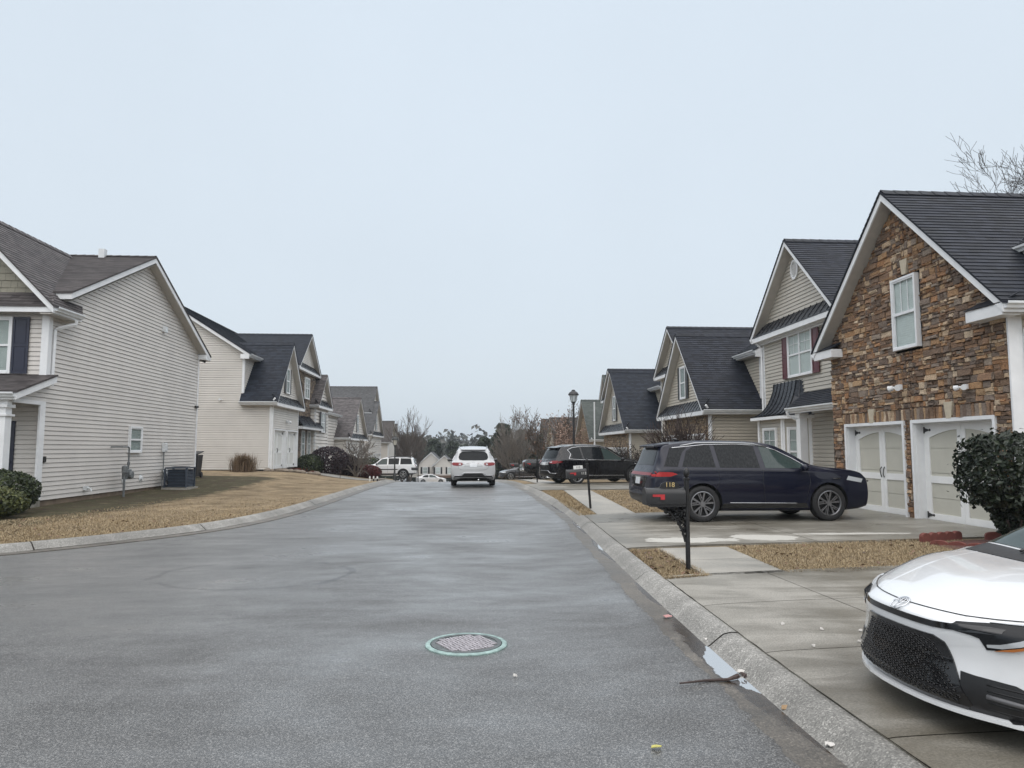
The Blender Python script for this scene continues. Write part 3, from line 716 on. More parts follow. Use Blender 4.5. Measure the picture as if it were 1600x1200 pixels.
def window(root, O, U, Nn, w_, h, units=1, grid=(2, 2), blind=BLIND, low=True, frame=None, shut=None, sw=.36, arch=0, cas=.06, depth=.06, hung=True, shh=None):
    """double-hung window proud of its wall; O = centre on the wall"""
    O = V3(O) + Nn * .022; fr = frame or WHITE; mb = MB(); B = lambda a, b, c, d, e, f: mb.lbox(O, U, Z_, Nn, a, b, c, d, e, f)
    hw, hh = w_ / 2, h / 2
    B(-hw - cas, -hw, -hh - cas, hh + cas, -.03, depth); B(hw, hw + cas, -hh - cas, hh + cas, -.03, depth)
    B(-hw, hw, hh, hh + cas, -.03, depth - .001); B(-hw, hw, -hh - cas, -hh, -.03, depth + .012)
    uw = w_ / units; s = .035
    for k in range(units):
        a, b = -hw + k * uw, -hw + (k + 1) * uw
        if k > 0: B(a - .03, a + .03, -hh, hh, .002, depth - .004)
        if hung:
            B(a + .005, b - .005, -.03, .03, .02, depth - .012)
        for (x0, x1) in ((a + .002, a + s), (b - s, b - .002)): B(x0, x1, -hh, hh, .018, depth - .016)
        B(a + s, b - s, hh - s, hh, .018, depth - .017); B(a + s, b - s, -hh, -hh + s, .018, depth - .017)
        if grid:
            for z0, z1, yes in ((0.03, hh - s, True), (-hh + s, -.03, low)) if hung else ((-hh + s, hh - s, True),):
                if not yes: continue
                for i in range(1, grid[0]):
                    u = a + s + (b - a - 2 * s) * i / grid[0]; B(u - .009, u + .009, z0, z1, .026, .036)
                for j in range(1, grid[1]):
                    v = z0 + (z1 - z0) * j / grid[1]; B(a + s, b - s, v - .009, v + .009, .0265, .0355)
    f = mb.build('window', fr, root)
    g = MB(); g.lbox(O, U, Z_, Nn, -hw, hw, -hh, hh, .024, .030); g.build('pane', PANE, f)
    bl = MB()
    if blind is not None:
        lap(bl, [[(-hw, -hh), (hw, -hh), (hw, hh), (-hw, hh)]], O, U, Z_, Nn, .05, .007, .006); bl.build('blind', blind, f)
    else:
        bl.lbox(O, U, Z_, Nn, -hw, hw, -hh, hh, .003, .006); bl.build('blind', DARKIN, f)
    if shut is not None:
        sh = shh or h + 2 * cas
        for sgn in (-1, 1):
            c = sgn * (hw + cas + .015 + sw / 2); m = MB(); b_ = lambda a, bb, cc, d, e, g_: m.lbox(O, U, Z_, Nn, a, bb, cc, d, e, g_)
            x0, x1 = c - sw / 2, c + sw / 2; t = .05
            b_(x0, x1, -sh / 2, sh / 2, .018, .03)
            b_(x0, x0 + t, -sh / 2, sh / 2, .0305, .045); b_(x1 - t, x1, -sh / 2, sh / 2, .0305, .045)
            for z in (-sh / 2, sh / 2 - .07, -.035): b_(x0 + t, x1 - t, z, z + .07, .0305, .0445)
            for z0, z1 in ((-sh / 2 + .1, -.065), (.065, sh / 2 - .1)): b_(x0 + t + .03, x1 - t - .03, z0, z1, .0305, .039)
            m.build('shutter', shut, root)
    return f
def garage_door(root, sx, x, y0, y1, z0, h, depth=.16, panel=None, jamb=True, hinges=True, flip=False):
    """carriage-style sectional door in a wall facing the street; (x) wall plane, opening y0..y1"""
    O = V3((sx * (x + depth), 0, z0)); Nn = V3((-sx, 0, 0)); U = Y_
    pm = panel or DPANEL; w_ = y1 - y0; p = MB(); B = lambda m, a, b, c, d, e, f: m.lbox(O, U, Z_, Nn, a, b, c, d, e, f)
    for k in range(4):
        B(p, y0, y1, k * h / 4 + .004, (k + 1) * h / 4 - .004, -.03, .0)
    B(p, y0, y1, 0, h, -.05, -.032)
    d = p.build('garage_door', pm, root)
    f = MB(); st = .17 * w_ / 2.4; cs = .12 * w_ / 2.4; t = .025
    B(f, y0, y0 + st, 0, h, .001, t); B(f, y1 - st, y1, 0, h, .001, t)
    c = (y0 + y1) / 2
    B(f, c - cs, c - .004, 0, h, .001, t); B(f, c + .004, c + cs, 0, h, .001, t)
    for a, b in ((y0 + st, c - cs), (c + cs, y1 - st)):
        B(f, a, b, 0, .2, .001, t - .002); B(f, a, b, h * .40, h * .40 + .15, .001, t - .002)
    # arched head across both leaves
    def arc(u): return h - .14 - .17 * ((u - c) / (w_ / 2 - st)) ** 2
    for a, b in ((y0 + st, c - cs), (c + cs, y1 - st)):
        n = 10; us = [a + (b - a) * i / n for i in range(n + 1)]
        for i in range(n):
            u0, u1 = us[i], us[i + 1]
            f.prism([O + U * u0 + Z_ * arc(u0) + Nn * .001, O + U * u1 + Z_ * arc(u1) + Nn * .001, O + U * u1 + Z_ * h + Nn * .001, O + U * u0 + Z_ * h + Nn * .001], Nn * (t - .003))
    f.build('door_frame', WHITE2, d)
    for s in (-1, 1):
        k = MB(); u = c + s * .06; zz = h * .40 + .10
        k.tube([O + U * (u - .01) + Z_ * (zz + .2) + Nn * (t + .005), O + U * (u + .012 * s) + Z_ * (zz + .13) + Nn * (t + .035), O + U * (u - .012 * s) + Z_ * (zz + .02) + Nn * (t + .035), O + U * (u + .01) + Z_ * (zz - .05) + Nn * (t + .005)], .011, 5)
        k.build('handle', BLACKM, d)
    if hinges:
        for s, u in ((1, y0), (-1, y1)):
            for z in (.16, h - .14):
                g = MB()
                P = lambda a, b: O + U * (u + s * a) + Z_ * (z + b) + Nn * (t + .001)
                for q in ([P(0.01, -.07), P(.05, -.07), P(.05, .07), P(0.01, .07)], [P(.05, -.045), P(.2, -.012), P(.2, .012), P(.05, .045)]):
                    g.prism(q, Nn * .008)
                g.lathe([(0, 0), (.03, 0), (.03, .012), (0, .012)], P(.215, 0), 8, 'x')
                g.build('hinge', BLACKM, d)
    if jamb:
        j = MB(); q = .085
        J = lambda a, b, c_, d_, e, f_: j.lbox(V3((sx * x, 0, z0)), U, Z_, Nn, a, b, c_, d_, e, f_)
        J(y0 - .012, y0, 0, h, -depth - .02, -.0); J(y1, y1 + .012, 0, h, -depth - .02, 0); J(y0 - .012, y1 + .012, h, h + .012, -depth - .02, 0)
        J(y0 - q, y0 - .012, 0, h + q, -.01, .07); J(y1 + .012, y1 + q, 0, h + q, -.01, .07); J(y0 - .012, y1 + .012, h + .012, h + q, -.01, .069)
        j.build('door_casing', WHITE, root)
    return d
def pent(root, sx, x, y0, y1, z0, z1, outw, mat=METALROOF, seam=.4):
    """little metal apron roof across the foot of a gable"""
    mb = MB(); a, b = x - outw, x
    P = lambda xx, y, z: V3((sx * xx, y, z))
    mb.prism([P(a, y0, z0), P(a, y1, z0), P(b, y1, z1), P(b, y0, z1)], (0, 0, -.03))
    y = y0 + .02
    sl = (z1 - z0) / outw
    while y < y1:
        mb.prism([P(a, y, z0), P(a, y + .03, z0), P(b, y + .03, z1), P(b, y, z1)], (0, 0, .035)); y += seam
    o = mb.build('apron_roof', mat, root)
    f = MB(); f.lbox(V3((0, 0, 0)), X_, Y_, Z_, min(sx * (a + .01), sx * (b - .02)), max(sx * (a + .01), sx * (b - .02)), y0, y1, z0 - .2, z0 - .035)
    f.build('fascia', WHITE, o); return o
def round_vent(root, O, U, Nn, r=.3, ry=.38):
    O = V3(O); n = 20
    mb = MB(); ring = []
    for k in range(n):
        a = 2 * math.pi * k / n; ring.append((math.cos(a), math.sin(a)))
    for (s0, s1, e0, e1) in ((1.0, .82, 0, .05),):
        P = [O + U * (c * r * s) + Z_ * (d * ry * s) + Nn * e for s in (s0, s1) for e in (e0, e1) for c, d in ring]
        mb.add(P, [(i, (i + 1) % n, n + (i + 1) % n, n + i) for i in range(n)] + [(n + i, n + (i + 1) % n, 3 * n + (i + 1) % n, 3 * n + i) for i in range(n)] + [(2 * n + i, 2 * n + (i + 1) % n, 3 * n + (i + 1) % n, 3 * n + i) for i in range(n)])
    for k in range(7):
        v = -ry * .75 + k * ry * .25; hw = r * .82 * math.sqrt(max(0, 1 - (v / ry / .84) ** 2))
        if hw > .02: mb.lbox(O + Z_ * v, U, (Z_ * .8 + Nn * .5).normalized(), (Nn * .8 - Z_ * .5).normalized(), -hw, hw, -.035, .035, .008, .016)
    mb.build('gable_vent', WHITE, root)
def gable_front(root, sx, x, y0, y1, zg, ze, zr, xb, kind, mat, roofm, ov=.38, fo=.35, holes=(), vertical=(), side=None, side_near=True, apron=True, returns=False, lapped=True, gut=True, tri=None, rg=None, course=.125, shingle=.14, xo=None):
    """block with a gable facing the street (plane x), ridge running away from it to xb.
    ze = underside of the eave at the wall, zr = ridge"""
    c = (y0 + y1) / 2; hw = (y1 - y0) / 2; slope = (zr - ze) / (hw)
    U, Nn = Y_, V3((-sx, 0, 0)); P = lambda xx, y, z: V3((sx * xx, y, z))
    top = zr - .12
    low = [(y0, zg), (y1, zg), (y1, ze), (y0, ze)]; triq = [(y0, ze), (y1, ze), (c, top)]
    full = [(y0, zg), (y1, zg), (y1, ze), (c, top), (y0, ze)]
    if apron or tri:
        wall(root, low, P(x, 0, 0), U, Nn, kind, mat, holes, course, vertical=vertical, rg=rg)
        tk, tm = tri or (('siding'), side)
        wall(root, triq, P(x + (.0 if tk != 'stone' else 0), 0, 0), U, Nn, tk, tm, holes, course, name='gable_wall')
    else: wall(root, full, P(x, 0, 0), U, Nn, kind, mat, holes, course, vertical=vertical, rg=rg)
    # side walls
    for yy, s, do in ((y0, -1, side_near), (y1, 1, True)):
        if not do: continue
        xe = xo - .1 if (xo and s < 0) else xb; a, b = (sx * x, sx * xe) if sx > 0 else (sx * xe, sx * x)
        wall(root, [(a, zg), (b, zg), (b, ze + .02), (a, ze + .02)], (0, yy, 0), X_, V3((0, s, 0)), 'siding' if lapped else 'plain', side, (), course)
    # roof
    yo0, yo1 = y0 - ov, y1 + ov; ze_o = ze - ov * slope + .20; zr_o = zr + .12
    sl = (zr_o - ze_o) / (hw + ov)
    xf = x - fo
    zw = ze_o + (ov + .14) * sl
    near = [P(xf, yo0, ze_o), P(xb, yo0, ze_o), P(xb, c, zr_o), P(xf, c, zr_o)] if xo is None else [P(xf, yo0, ze_o), P(xo, yo0, ze_o), P(xo + .06, y0 + .14, zw), P(xb, y0 + .14, zw), P(xb, c, zr_o), P(xf, c, zr_o)]
    roof_planes(root, [near, [P(xb, yo1, ze_o), P(xf, yo1, ze_o), P(xf, c, zr_o), P(xb, c, zr_o)]], roofm, shingle, ridge=(P(xf, c, zr_o), P(xb, c, zr_o), sl), lapped=lapped)
    # raking soffit under the front overhang
    for s in (-1, 1):
        sf = MB(); ye = c + s * (hw + ov)
        lap(sf, [[(0, 0), (fo - .03, 0), (fo - .03, math.hypot(hw + ov, zr_o - ze_o)), (0, math.hypot(hw + ov, zr_o - ze_o))]], P(xf + .03, ye, ze_o - .21), V3((sx, 0, 0)), V3((0, c - ye, zr_o - ze_o)).normalized(), V3((0, s * (zr_o - ze_o), -(hw + ov))).normalized() * -1 * -1, .12, .004)
        sf.build('soffit', SOFFIT, root)
    # boxed eaves and gutters along the sides
    for s, ye in ((-1, yo0), (1, yo1)):
        eb = MB(); yw = y0 if s < 0 else y1
        ya, yb = (ye + .03, yw) if s < 0 else (yw, ye - .03)
        eb.lbox(V3((0, 0, 0)), X_, Y_, Z_, min(sx * (xf + .05), sx * (xo if s < 0 and xo else xb)), max(sx * (xf + .05), sx * (xo if s < 0 and xo else xb)), min(ya, yb), max(ya, yb), ze_o - .225, ze_o - .2)
        eb.build('eave_soffit', SOFFIT, root)
    if gut:
        gutter(root, P(xf + .02, yo0, ze_o - .02), P(xo or xb, yo0, ze_o - .02), (0, -1, 0)); gutter(root, P(xf + .02, yo1, ze_o - .02), P(xb, yo1, ze_o - .02), (0, 1, 0))
    if apron: pent(root, sx, x - .02, yo0 + .06, yo1 - .06, ze_o - .03, ze_o + .42, fo - .03)
    if returns:
        for ya, yb in ((yo0 + .04, y0 + .62), (y1 - .62, yo1 - .04)):
            r = MB(); r.box(min(sx * (xf + .02), sx * (x - .0)), max(sx * (xf + .02), sx * x), ya, yb, ze_o - .24, ze_o - .03); ro = r.build('eave_return', WHITE, root)
            r = MB(); r.prism([P(xf, ya - .0, ze_o - .028), P(xf, yb + .02, ze_o - .028), P(x, yb + .02, ze_o + .16), P(x, ya, ze_o + .16)], (0, 0, .02)); r.build('return_roof', roofm, ro)
    for yy, s in ((y0, -1), (y1, 1)):
        if kind == 'stone':
            m = MB(); m.box(min(sx * (x + .005), sx * (x + .10)), max(sx * (x + .005), sx * (x + .10)), min(yy, yy + s * .03), max(yy, yy + s * .03), zg, ze); m.build('corner_board', WHITE, root)
        else: corner(root, sx * x, yy, -sx, s, zg, ze)
    return dict(c=c, ze_o=ze_o, zr_o=zr_o, yo0=yo0, yo1=yo1, xf=xf, sl=sl)
def main_block(root, sx, x0, depth, y0, y1, zg, ze, pitch, mat, roofm, ov=.35, lapped=True, near=True, course=.125, shingle=.14, cz=None):
    """body of the house behind: ridge runs parallel to the street, gable wall towards the camera"""
    P = lambda xx, y, z: V3((sx * xx, y, z)); x1 = x0 + depth; c = (x0 + x1) / 2; zr = ze + pitch * depth / 2
    def W(y, s):
        pts = [(sx * x0, zg), (sx * x1, zg), (sx * x1, ze), (sx * c, zr - .1), (sx * x0, ze)]
        if sx < 0: pts = pts[::-1]
        wall(root, pts, (0, y, 0), X_, V3((0, s, 0)), 'siding' if lapped else 'plain', mat, (), course)
    if near: W(y0, -1)
    W(y1, 1)
    wall(root, [(y0, zg), (y1, zg), (y1, ze), (y0, ze)], P(x0, 0, 0), Y_, V3((-sx, 0, 0)), 'siding' if lapped else 'plain', mat, (), course)
    wall(root, [(y0, zg), (y1, zg), (y1, ze), (y0, ze)], P(x1, 0, 0), Y_, V3((sx, 0, 0)), 'plain', mat)
    ze_o = ze - ov * pitch + .2; zr_o = zr + .1; a, b = y0 - ov, y1 + ov
    roof_planes(root, [[P(x0 - ov, b, ze_o), P(x0 - ov, a, ze_o), P(c, a, zr_o), P(c, b, zr_o)], [P(x1 + ov, a, ze_o), P(x1 + ov, b, ze_o), P(c, b, zr_o), P(c, a, zr_o)]], roofm, shingle, ridge=(P(c, a, zr_o), P(c, b, zr_o), pitch), lapped=lapped)
    gutter(root, P(x0 - ov, a + .02, ze_o - .02), P(x0 - ov, b - .02, ze_o - .02), (-sx, 0, 0))
    # eave soffit at the front and a closed return at the near corner
    t = MB(); t.box(min(sx * (x0 - ov + .03), sx * x0), max(sx * (x0 - ov + .03), sx * x0), a + .02, b - .02, ze_o - .225, ze_o - .2); t.build('eave_soffit', SOFFIT, root)
    t = MB(); t.box(min(sx * (x0 - ov + .02), sx * (x0 + .12)), max(sx * (x0 - ov + .02), sx * (x0 + .12)), a + .005, a + .12, ze_o - .3, ze_o - .05); t.build('eave_return', WHITE, root)
    corner(root, sx * x0, y0, -sx, -1, cz or zg, ze); corner(root, sx * x1, y0, sx, -1, zg, ze)
    return dict(zr=zr, c=c, ze_o=ze_o)
def foundation(root, boxes, mat=None):
    m = MB()
    for b in boxes: m.box(*b)
    return m.build('foundation', mat or FOUND, root)
NX, PX, NYv = V3((-1, 0, 0)), V3((1, 0, 0)), V3((0, -1, 0))
# ------------------------------------------------------------------ right: stone-fronted house
h = thing('stone_house', 'two-storey house with brown ledgestone garage gable, cream carriage garage doors and maroon shutters', 'house', (9.9, 15.4, .05), 0, 'houses on the right of the street')
rg = random.Random(11)
GZ = .06
d1, d2 = (15.62, 17.98), (12.82, 15.2)
win = (14.82, 15.68, 3.86, 5.50)
holes = [(d1[0] - .07, d1[1] + .07, GZ - .1, GZ + 2.2), (d2[0] - .07, d2[1] + .07, GZ - .1, GZ + 2.2), (win[0] - .05, win[1] + .05, win[2] - .05, win[3] + .05)]
keyst = [((d1[0] + d1[1]) / 2, 2.26), ((d2[0] + d2[1]) / 2, 2.26), (15.25, 5.56)]
vert = [(d1[0] - .3, (d1[0] + d1[1]) / 2 - .13, 2.27, 2.53), ((d1[0] + d1[1]) / 2 + .13, d1[1] + .22, 2.27, 2.53), (d2[0] - .05, (d2[0] + d2[1]) / 2 - .13, 2.27, 2.53), ((d2[0] + d2[1]) / 2 + .13, d2[1] + .05, 2.27, 2.53)]
kh = [(k[0] - .13, k[0] + .13, k[1], k[1] + .34) for k in keyst]
G = gable_front(h, 1, 9.9, 12.36, 18.67, .0, 4.42, 7.42, 20, 'stone', STONE, RF_BLACK, ov=.36, fo=.36, holes=holes + kh[2:], vertical=vert, side=SID_R1, apron=False, returns=True, rg=rg)
for (cy, z) in keyst:
    m = MB(); m.prism([V3((9.9, cy - .075, z)), V3((9.9, cy + .075, z)), V3((9.9, cy + .135, z + .34)), V3((9.9, cy - .135, z + .34))], (-.075, 0, 0)); m.build('keystone', CREAMSTONE, h, bevel=.008)
garage_door(h, 1, 9.9, d1[0], d1[1], GZ, 2.13, .2); garage_door(h, 1, 9.9, d2[0], d2[1], GZ, 2.13, .2)
window(h, (9.875, 15.25, 4.68), Y_, NX, .80, 1.54, 1, (3, 1), BLIND, False, depth=.08, cas=.045)
main_block(h, 1, 11.45, 9.5, 12.37, 26.1, 0.0, 5.72, .62, SID_R1, RF_BLACK, near=True, cz=4.6)
# near side: white corner board, gutter downspout with its elbow
m = MB(); m.box(9.85, 10.12, 12.29, 12.33, 0, 4.3); m.build('corner_board', WHITE, h)
downspout(h, [(10.05, 11.9, 4.16), (10.06, 11.9, 4.06), (10.16, 12.24, 3.78), (10.16, 12.27, 3.6), (10.16, 12.27, .15)], .055)
# entry tower
Tq = gable_front(h, 1, 11.2, 20.55, 26.1, 0, 5.98, 8.62, 17, 'siding', SID_R1, RF_BLACK, ov=.36, fo=.36, side=SID_R1, apron=True, tri=('siding', SID_R1))
round_vent(h, (11.18, 23.3, 7.72), Y_, NX, .26, .34)
window(h, (11.19, 23.1, 4.83), Y_, NX, 1.62, 1.42, 2, (2, 2), BLIND, False, shut=MAROON, sw=.42)
downspout(h, [(10.86, 26.3, 5.75), (11.0, 26.15, 5.55), (11.12, 26.12, 5.4), (11.12, 26.12, .3)], .04)
# bay with curved metal roof
bx, by0, by1 = 10.55, 23.25, 25.15
bayp = [(11.2, 22.6), (bx, by0), (bx, by1), (11.2, 25.8)]
for i in range(3):
    a, b = V3(bayp[i] + (0,)), V3(bayp[i + 1] + (0,)); U = (b - a).normalized(); Nn = V3((-U.y, U.x, 0)); Nn = Nn if Nn.x < 0 else -Nn
    wall(h, [(0, .1), ((b - a).length, .1), ((b - a).length, 2.75), (0, 2.75)], a, U, Nn, 'siding', SID_R1)
    mid = (a + b) / 2
    ww = .95 if i == 1 else .5
    window(h, (mid.x, mid.y, 1.55), U, Nn, ww, 1.5, 1, (2, 2), BLINDG, True)
    m = MB(); m.lbox(a, U, Z_, Nn, -.05, .07, .1, 2.75, .0, .05); m.build('corner_board', WHITE, h); m = MB(); m.lbox(a, U, Z_, Nn, (b - a).length - .07, (b - a).length + .05, .1, 2.75, .0, .051); m.build('corner_board', WHITE, h)
m = MB(); nseg = 8
def bayr(t):      # t 0 = eave, 1 = top: concave sweep
    return 1 - t, 2.74 + 1.2 * (t ** 1.9)
outer = [(11.2, 22.35), (bx - .25, 23.05), (bx - .25, 25.35), (11.2, 26.05)]
inner = [(11.2, 23.05), (11.1, 23.35), (11.1, 25.05), (11.2, 25.35)]
for i in range(3):
    for k in range(nseg):
        q = []
        for t, j in ((k / nseg, i), (k / nseg, i + 1), ((k + 1) / nseg, i + 1), ((k + 1) / nseg, i)):
            e, z = bayr(t); f_ = 1 - (1 - t) ** 1.35
            q.append(V3((outer[j][0] * (1 - f_) + inner[j][0] * f_, outer[j][1] * (1 - f_) + inner[j][1] * f_, z)))
        m.poly(q)
for i, cnt in ((0, 2), (1, 6), (2, 2)):
    for s in range(cnt + 1):
        path = []
        for k in range(nseg + 1):
            t = k / nseg; e, z = bayr(t); f_ = 1 - (1 - t) ** 1.35; u = s / cnt
            o_ = [outer[i][d] * (1 - u) + outer[i + 1][d] * u for d in (0, 1)]; n_ = [inner[i][d] * (1 - u) + inner[i + 1][d] * u for d in (0, 1)]
            path.append((o_[0] * (1 - f_) + n_[0] * f_, o_[1] * (1 - f_) + n_[1] * f_, z + .015))
        m.tube(path, .022, 4)
o = m.build('bay_roof', METALROOF, h)
m = MB(); m.prism([V3((p[0], p[1], 2.73)) for p in outer], (0, 0, -.1)); m.build('fascia', WHITE, o)
# porch roof, gutter and column between bay and garage
roof_planes(h, [[(10.3, 22.3, 2.95), (10.3, 18.7, 2.95), (11.25, 18.7, 3.5), (11.25, 22.9, 3.5)]], RF_BLACK, name='porch_roof')
gutter(h, (10.3, 18.7, 2.93), (10.3, 22.3, 2.93), (-1, 0, 0))
m = MB(); m.box(10.42, 10.66, 21.75, 21.99, .1, 2.75); m.box(10.39, 10.69, 21.72, 22.02, .1, .25); m.box(10.39, 10.69, 21.72, 22.02, 2.6, 2.75); m.build('column', WHITE, h)
downspout(h, [(10.22, 22.2, 2.82), (10.25, 22.2, 2.7), (10.6, 22.15, 2.5), (10.68, 22.1, 2.42), (10.68, 22.1, .2)], .045)
m = MB(); m.box(11.14, 11.2, 20.0, 21.1, .2, 2.25); m.build('front_door', BLACKSH, h)
# security light heads on the stone
def wall_lamp(root, O, Nn, U, mat=WHITE, s=1.0, name='security_light'):
    O = V3(O); m = MB(); m.lbox(O, U, Z_, Nn, -.06 * s, .06 * s, -.06 * s, .06 * s, 0, .05)
    for k in (-1, 1):
        d = (U * k * .8 + Nn * .7 - Z_ * .2).normalized(); p = O + Nn * .08 + U * (k * .05 * s)
        m.tube([p, p + d * .06 * s, p + d * .07 * s, p + d * .17 * s], [.02 * s, .03 * s, .055 * s, .07 * s], 10)
    return m.build(name, mat, root)
wall_lamp(h, (9.83, 15.55, 3.03), NX, Y_); wall_lamp(h, (9.83, 13.42, 2.86), NX, Y_, s=.8)

# ------------------------------------------------------------------ generic two-block street house
def street_house(name, label, sx, xg, y0, y1, zg, ze, zr, tower, mainb, roofm, side, gkind='siding', gmat=None, tri=None, doors=True, wnd=True, shut=BLACKSH, lapped=True, order=1, panel=None, apron=True, group=None, dh=2.13, course=.125, shingle=.14, extra=None):
    c = (y0 + y1) / 2
    t_ = thing(name, label, 'house', (sx * xg, c, zg), 0, group)
    Nn = V3((-sx, 0, 0)); dw = (y1 - y0) / 2 - .55; holes = []
    if doors:
        for s in (-1, 1):
            a = c + s * (dw / 2 + .22); holes.append((a - dw / 2 - .01, a + dw / 2 + .01, zg - .1, zg + dh + .01))
    gable_front(t_, sx, xg, y0, y1, zg, ze, zr, xg + 9, gkind, gmat or side, roofm, side=side, holes=holes, lapped=lapped, apron=apron, tri=tri, rg=random.Random(3), course=course, shingle=shingle, xo=(mainb[0] + .1 if mainb else None))
    if doors:
        for s in (-1, 1):
            a = c + s * (dw / 2 + .22); garage_door(t_, sx, xg, a - dw / 2, a + dw / 2, zg, dh, .14, panel, hinges=lapped)
    if wnd: window(t_, (sx * (xg - .005), c, ze + (zr - ze) * .36), Y_, Nn, .7, (zr - ze) * .42, 1, None if not lapped else (1, 1), BLINDG, True, shut=shut, sw=.3)
    ds = y0 - .1
    downspout(t_, [(sx * (xg - .22), y0 - .42, ze - .05), (sx * (xg - .15), y0 - .38, ze - .14), (sx * (xg + .1), y0 - .06, ze - .42), (sx * (xg + .1), y0 - .06, zg + .1)], .05)
    if mainb:
        xm, ya, yb, zem, pit, dep = mainb
        main_block(t_, sx, xm, dep, ya, yb, zg, zem, pit, side, roofm, lapped=lapped, course=course, shingle=shingle, cz=ze + .25)
    if tower:
        xt, ta, tb, zet, zrt, tk, tm = tower
        gable_front(t_, sx, xt, ta, tb, zg, zet, zrt, xt + 8, tk, tm, roofm, side=side, apron=apron, tri=('siding' if lapped else 'plain', side), lapped=lapped, rg=random.Random(5), course=course, shingle=shingle)
        cc = (ta + tb) / 2
        window(t_, (sx * (xt - .05), cc, zet - 1.35), Y_, Nn, 1.3, 1.4, 2, (2, 2) if lapped else None, BLIND, False, shut=None if tk == 'stone' else shut)
        window(t_, (sx * (xt - .05), cc - .9, zg + 1.45), Y_, Nn, .8, 1.7, 1, (2, 2) if lapped else None, BLINDG, True)
        window(t_, (sx * (xt - .05), cc + .9, zg + 1.45), Y_, Nn, .8, 1.7, 1, (2, 2) if lapped else None, BLINDG, True)
        if lapped and tk == 'stone':
            m = MB(); P = lambda xx, y, z: V3((sx * xx, y, z))
            m.prism([P(xt - .7, ta - .6, zg + 2.65), P(xt - .7, tb, zg + 2.65), P(xt, tb, zg + 3.4), P(xt, ta - .6, zg + 3.4)], (0, 0, -.06))
            y = ta - .55
            while y < tb: m.prism([P(xt - .7, y, zg + 2.65), P(xt - .7, y + .03, zg + 2.65), P(xt, y + .03, zg + 3.4), P(xt, y, zg + 3.4)], (0, 0, .04)); y += .4
            o = m.build('porch_roof', METALROOF, t_)
            m = MB(); m.box(min(sx * (xt - .66), sx * (xt - .05)), max(sx * (xt - .66), sx * (xt - .05)), ta - .55, tb - .05, zg + 2.42, zg + 2.585); m.build('fascia', WHITE, o)
    return t_
GR = 'houses on the right of the street'; GL = 'houses on the left of the street'
street_house('gabled_house', 'dark roofed house with tan stone garage front right behind the navy SUV', 1, 9.75, 28.3, 34.4, .05, 3.42, 6.62, (11.1, 34.9, 39.9, 5.85, 8.0, 'siding', SID_R2), (12.0, 28.3, 39.8, 5.65, .6, 9.5), RF_BLACK, SID_R2, 'stone', STONE_T, tri=('siding', SID_R2), panel=DPANELW, group=GR)
street_house('gabled_house', 'house with blue-black roof and stone garage front beyond the black SUV', 1, 9.75, 42.4, 49.9, -.5, 2.95, 6.55, (11.0, 50.3, 55.6, 5.5, 7.45, 'siding', SID_R2), (12.0, 42.4, 55, 5.45, .6, 9.5), RF_BLUE, SID_R2, 'stone', STONE_T, tri=('siding', SID_R2), panel=DPANELW, group=GR)
street_house('gabled_house', 'house with plain green-grey garage roof behind the white pole', 1, 9.9, 55.2, 62.2, -1.0, 2.5, 5.5, (13.6, 66.0, 71, 5.4, 8.6, 'plain', SID_R2), None, RF_GREEN, SID_R2, 'stone', STONE_T, tri=('stone', STONE_T), panel=DPANELW, lapped=False, group=GR, wnd=False, doors=False, apron=False)
street_house('gabled_house', 'brown roofed house with two dark gables behind the bare trees right of the road', 1, 9.6, 74.5, 82.5, -1.9, 1.8, 4.9, (9.9, 86.5, 93, 2.6, 5.2, 'plain', SID_R2), None, RF_DKBR, SID_R2, 'plain', SID_R2, lapped=False, group=GR, doors=False, wnd=False, apron=False)
street_house('gabled_house', 'farthest brown house on the right, a low roof over the black pickup', 1, 9.0, 97, 106, -2.8, .9, 3.6, None, None, RF_DKBR, SID_R2, 'plain', SID_R2, lapped=False, group=GR, doors=False, wnd=False, apron=False)
h2_ = street_house('gabled_house', 'cream sided house with blue-black roof, white twin garage doors and grey stone entry', -1, 10.5, 39.9, 45.9, .52, 4.42, 7.7, (11.2, 48.0, 54.2, 7.2, 9.55, 'stone', STONE_G), (12.1, 39.9, 54, 6.85, .66, 9.5), RF_BLUE, SID_L2, panel=DPANELW, group=GL)
wall_lamp(h2_, (-10.5, 42.9, 3.22), PX, Y_, GUTTER, 1.2)
m = MB(); m.tube([(-13.3, 39.9, 4.3), (-13.3, 39.72, 4.3)], .06, 10); m.build('security_camera', WHITE, h2_)
h3 = street_house('gabled_house', 'brown roofed house with narrow shuttered entry gable behind the round purple bushes', -1, 10.4, 64.8, 75.2, -.55, 2.7, 6.4, (10.8, 52.6, 57.2, 4.95, 7.05, 'siding', SID_L2), (11.6, 52.7, 66, 4.6, .45, 9), RF_BROWN, SID_L2, panel=DPANELW, group=GL, course=.25, shingle=.28)
street_house('gabled_house', 'grey roofed house with tall main ridge left of the bare tree', -1, 10.6, 81.0, 91.6, -1.2, 3.3, 7.1, (11.2, 84.5, 93.5, 5.9, 9.1, 'siding', SID_L2), None, RF_GREY, SID_L2, panel=DPANELW, group=GL, course=.25, shingle=.28)
street_house('gabled_house', 'dark brown house with stepped gables right of the grey roofed house', -1, 10.4, 99, 107, -1.9, 2.6, 5.4, (10.9, 109, 115, 3.2, 5.3, 'plain', SID_L2), None, RF_DKBR, SID_L2, lapped=False, group=GL, doors=False, wnd=True, apron=False)
street_house('gabled_house', 'dark low house behind the bare tree at the end of the left row', -1, 9.2, 119, 127, -2.8, .3, 2.7, None, None, RF_DKBR, SID_L2, lapped=False, group=GL, doors=False, wnd=False, apron=False)
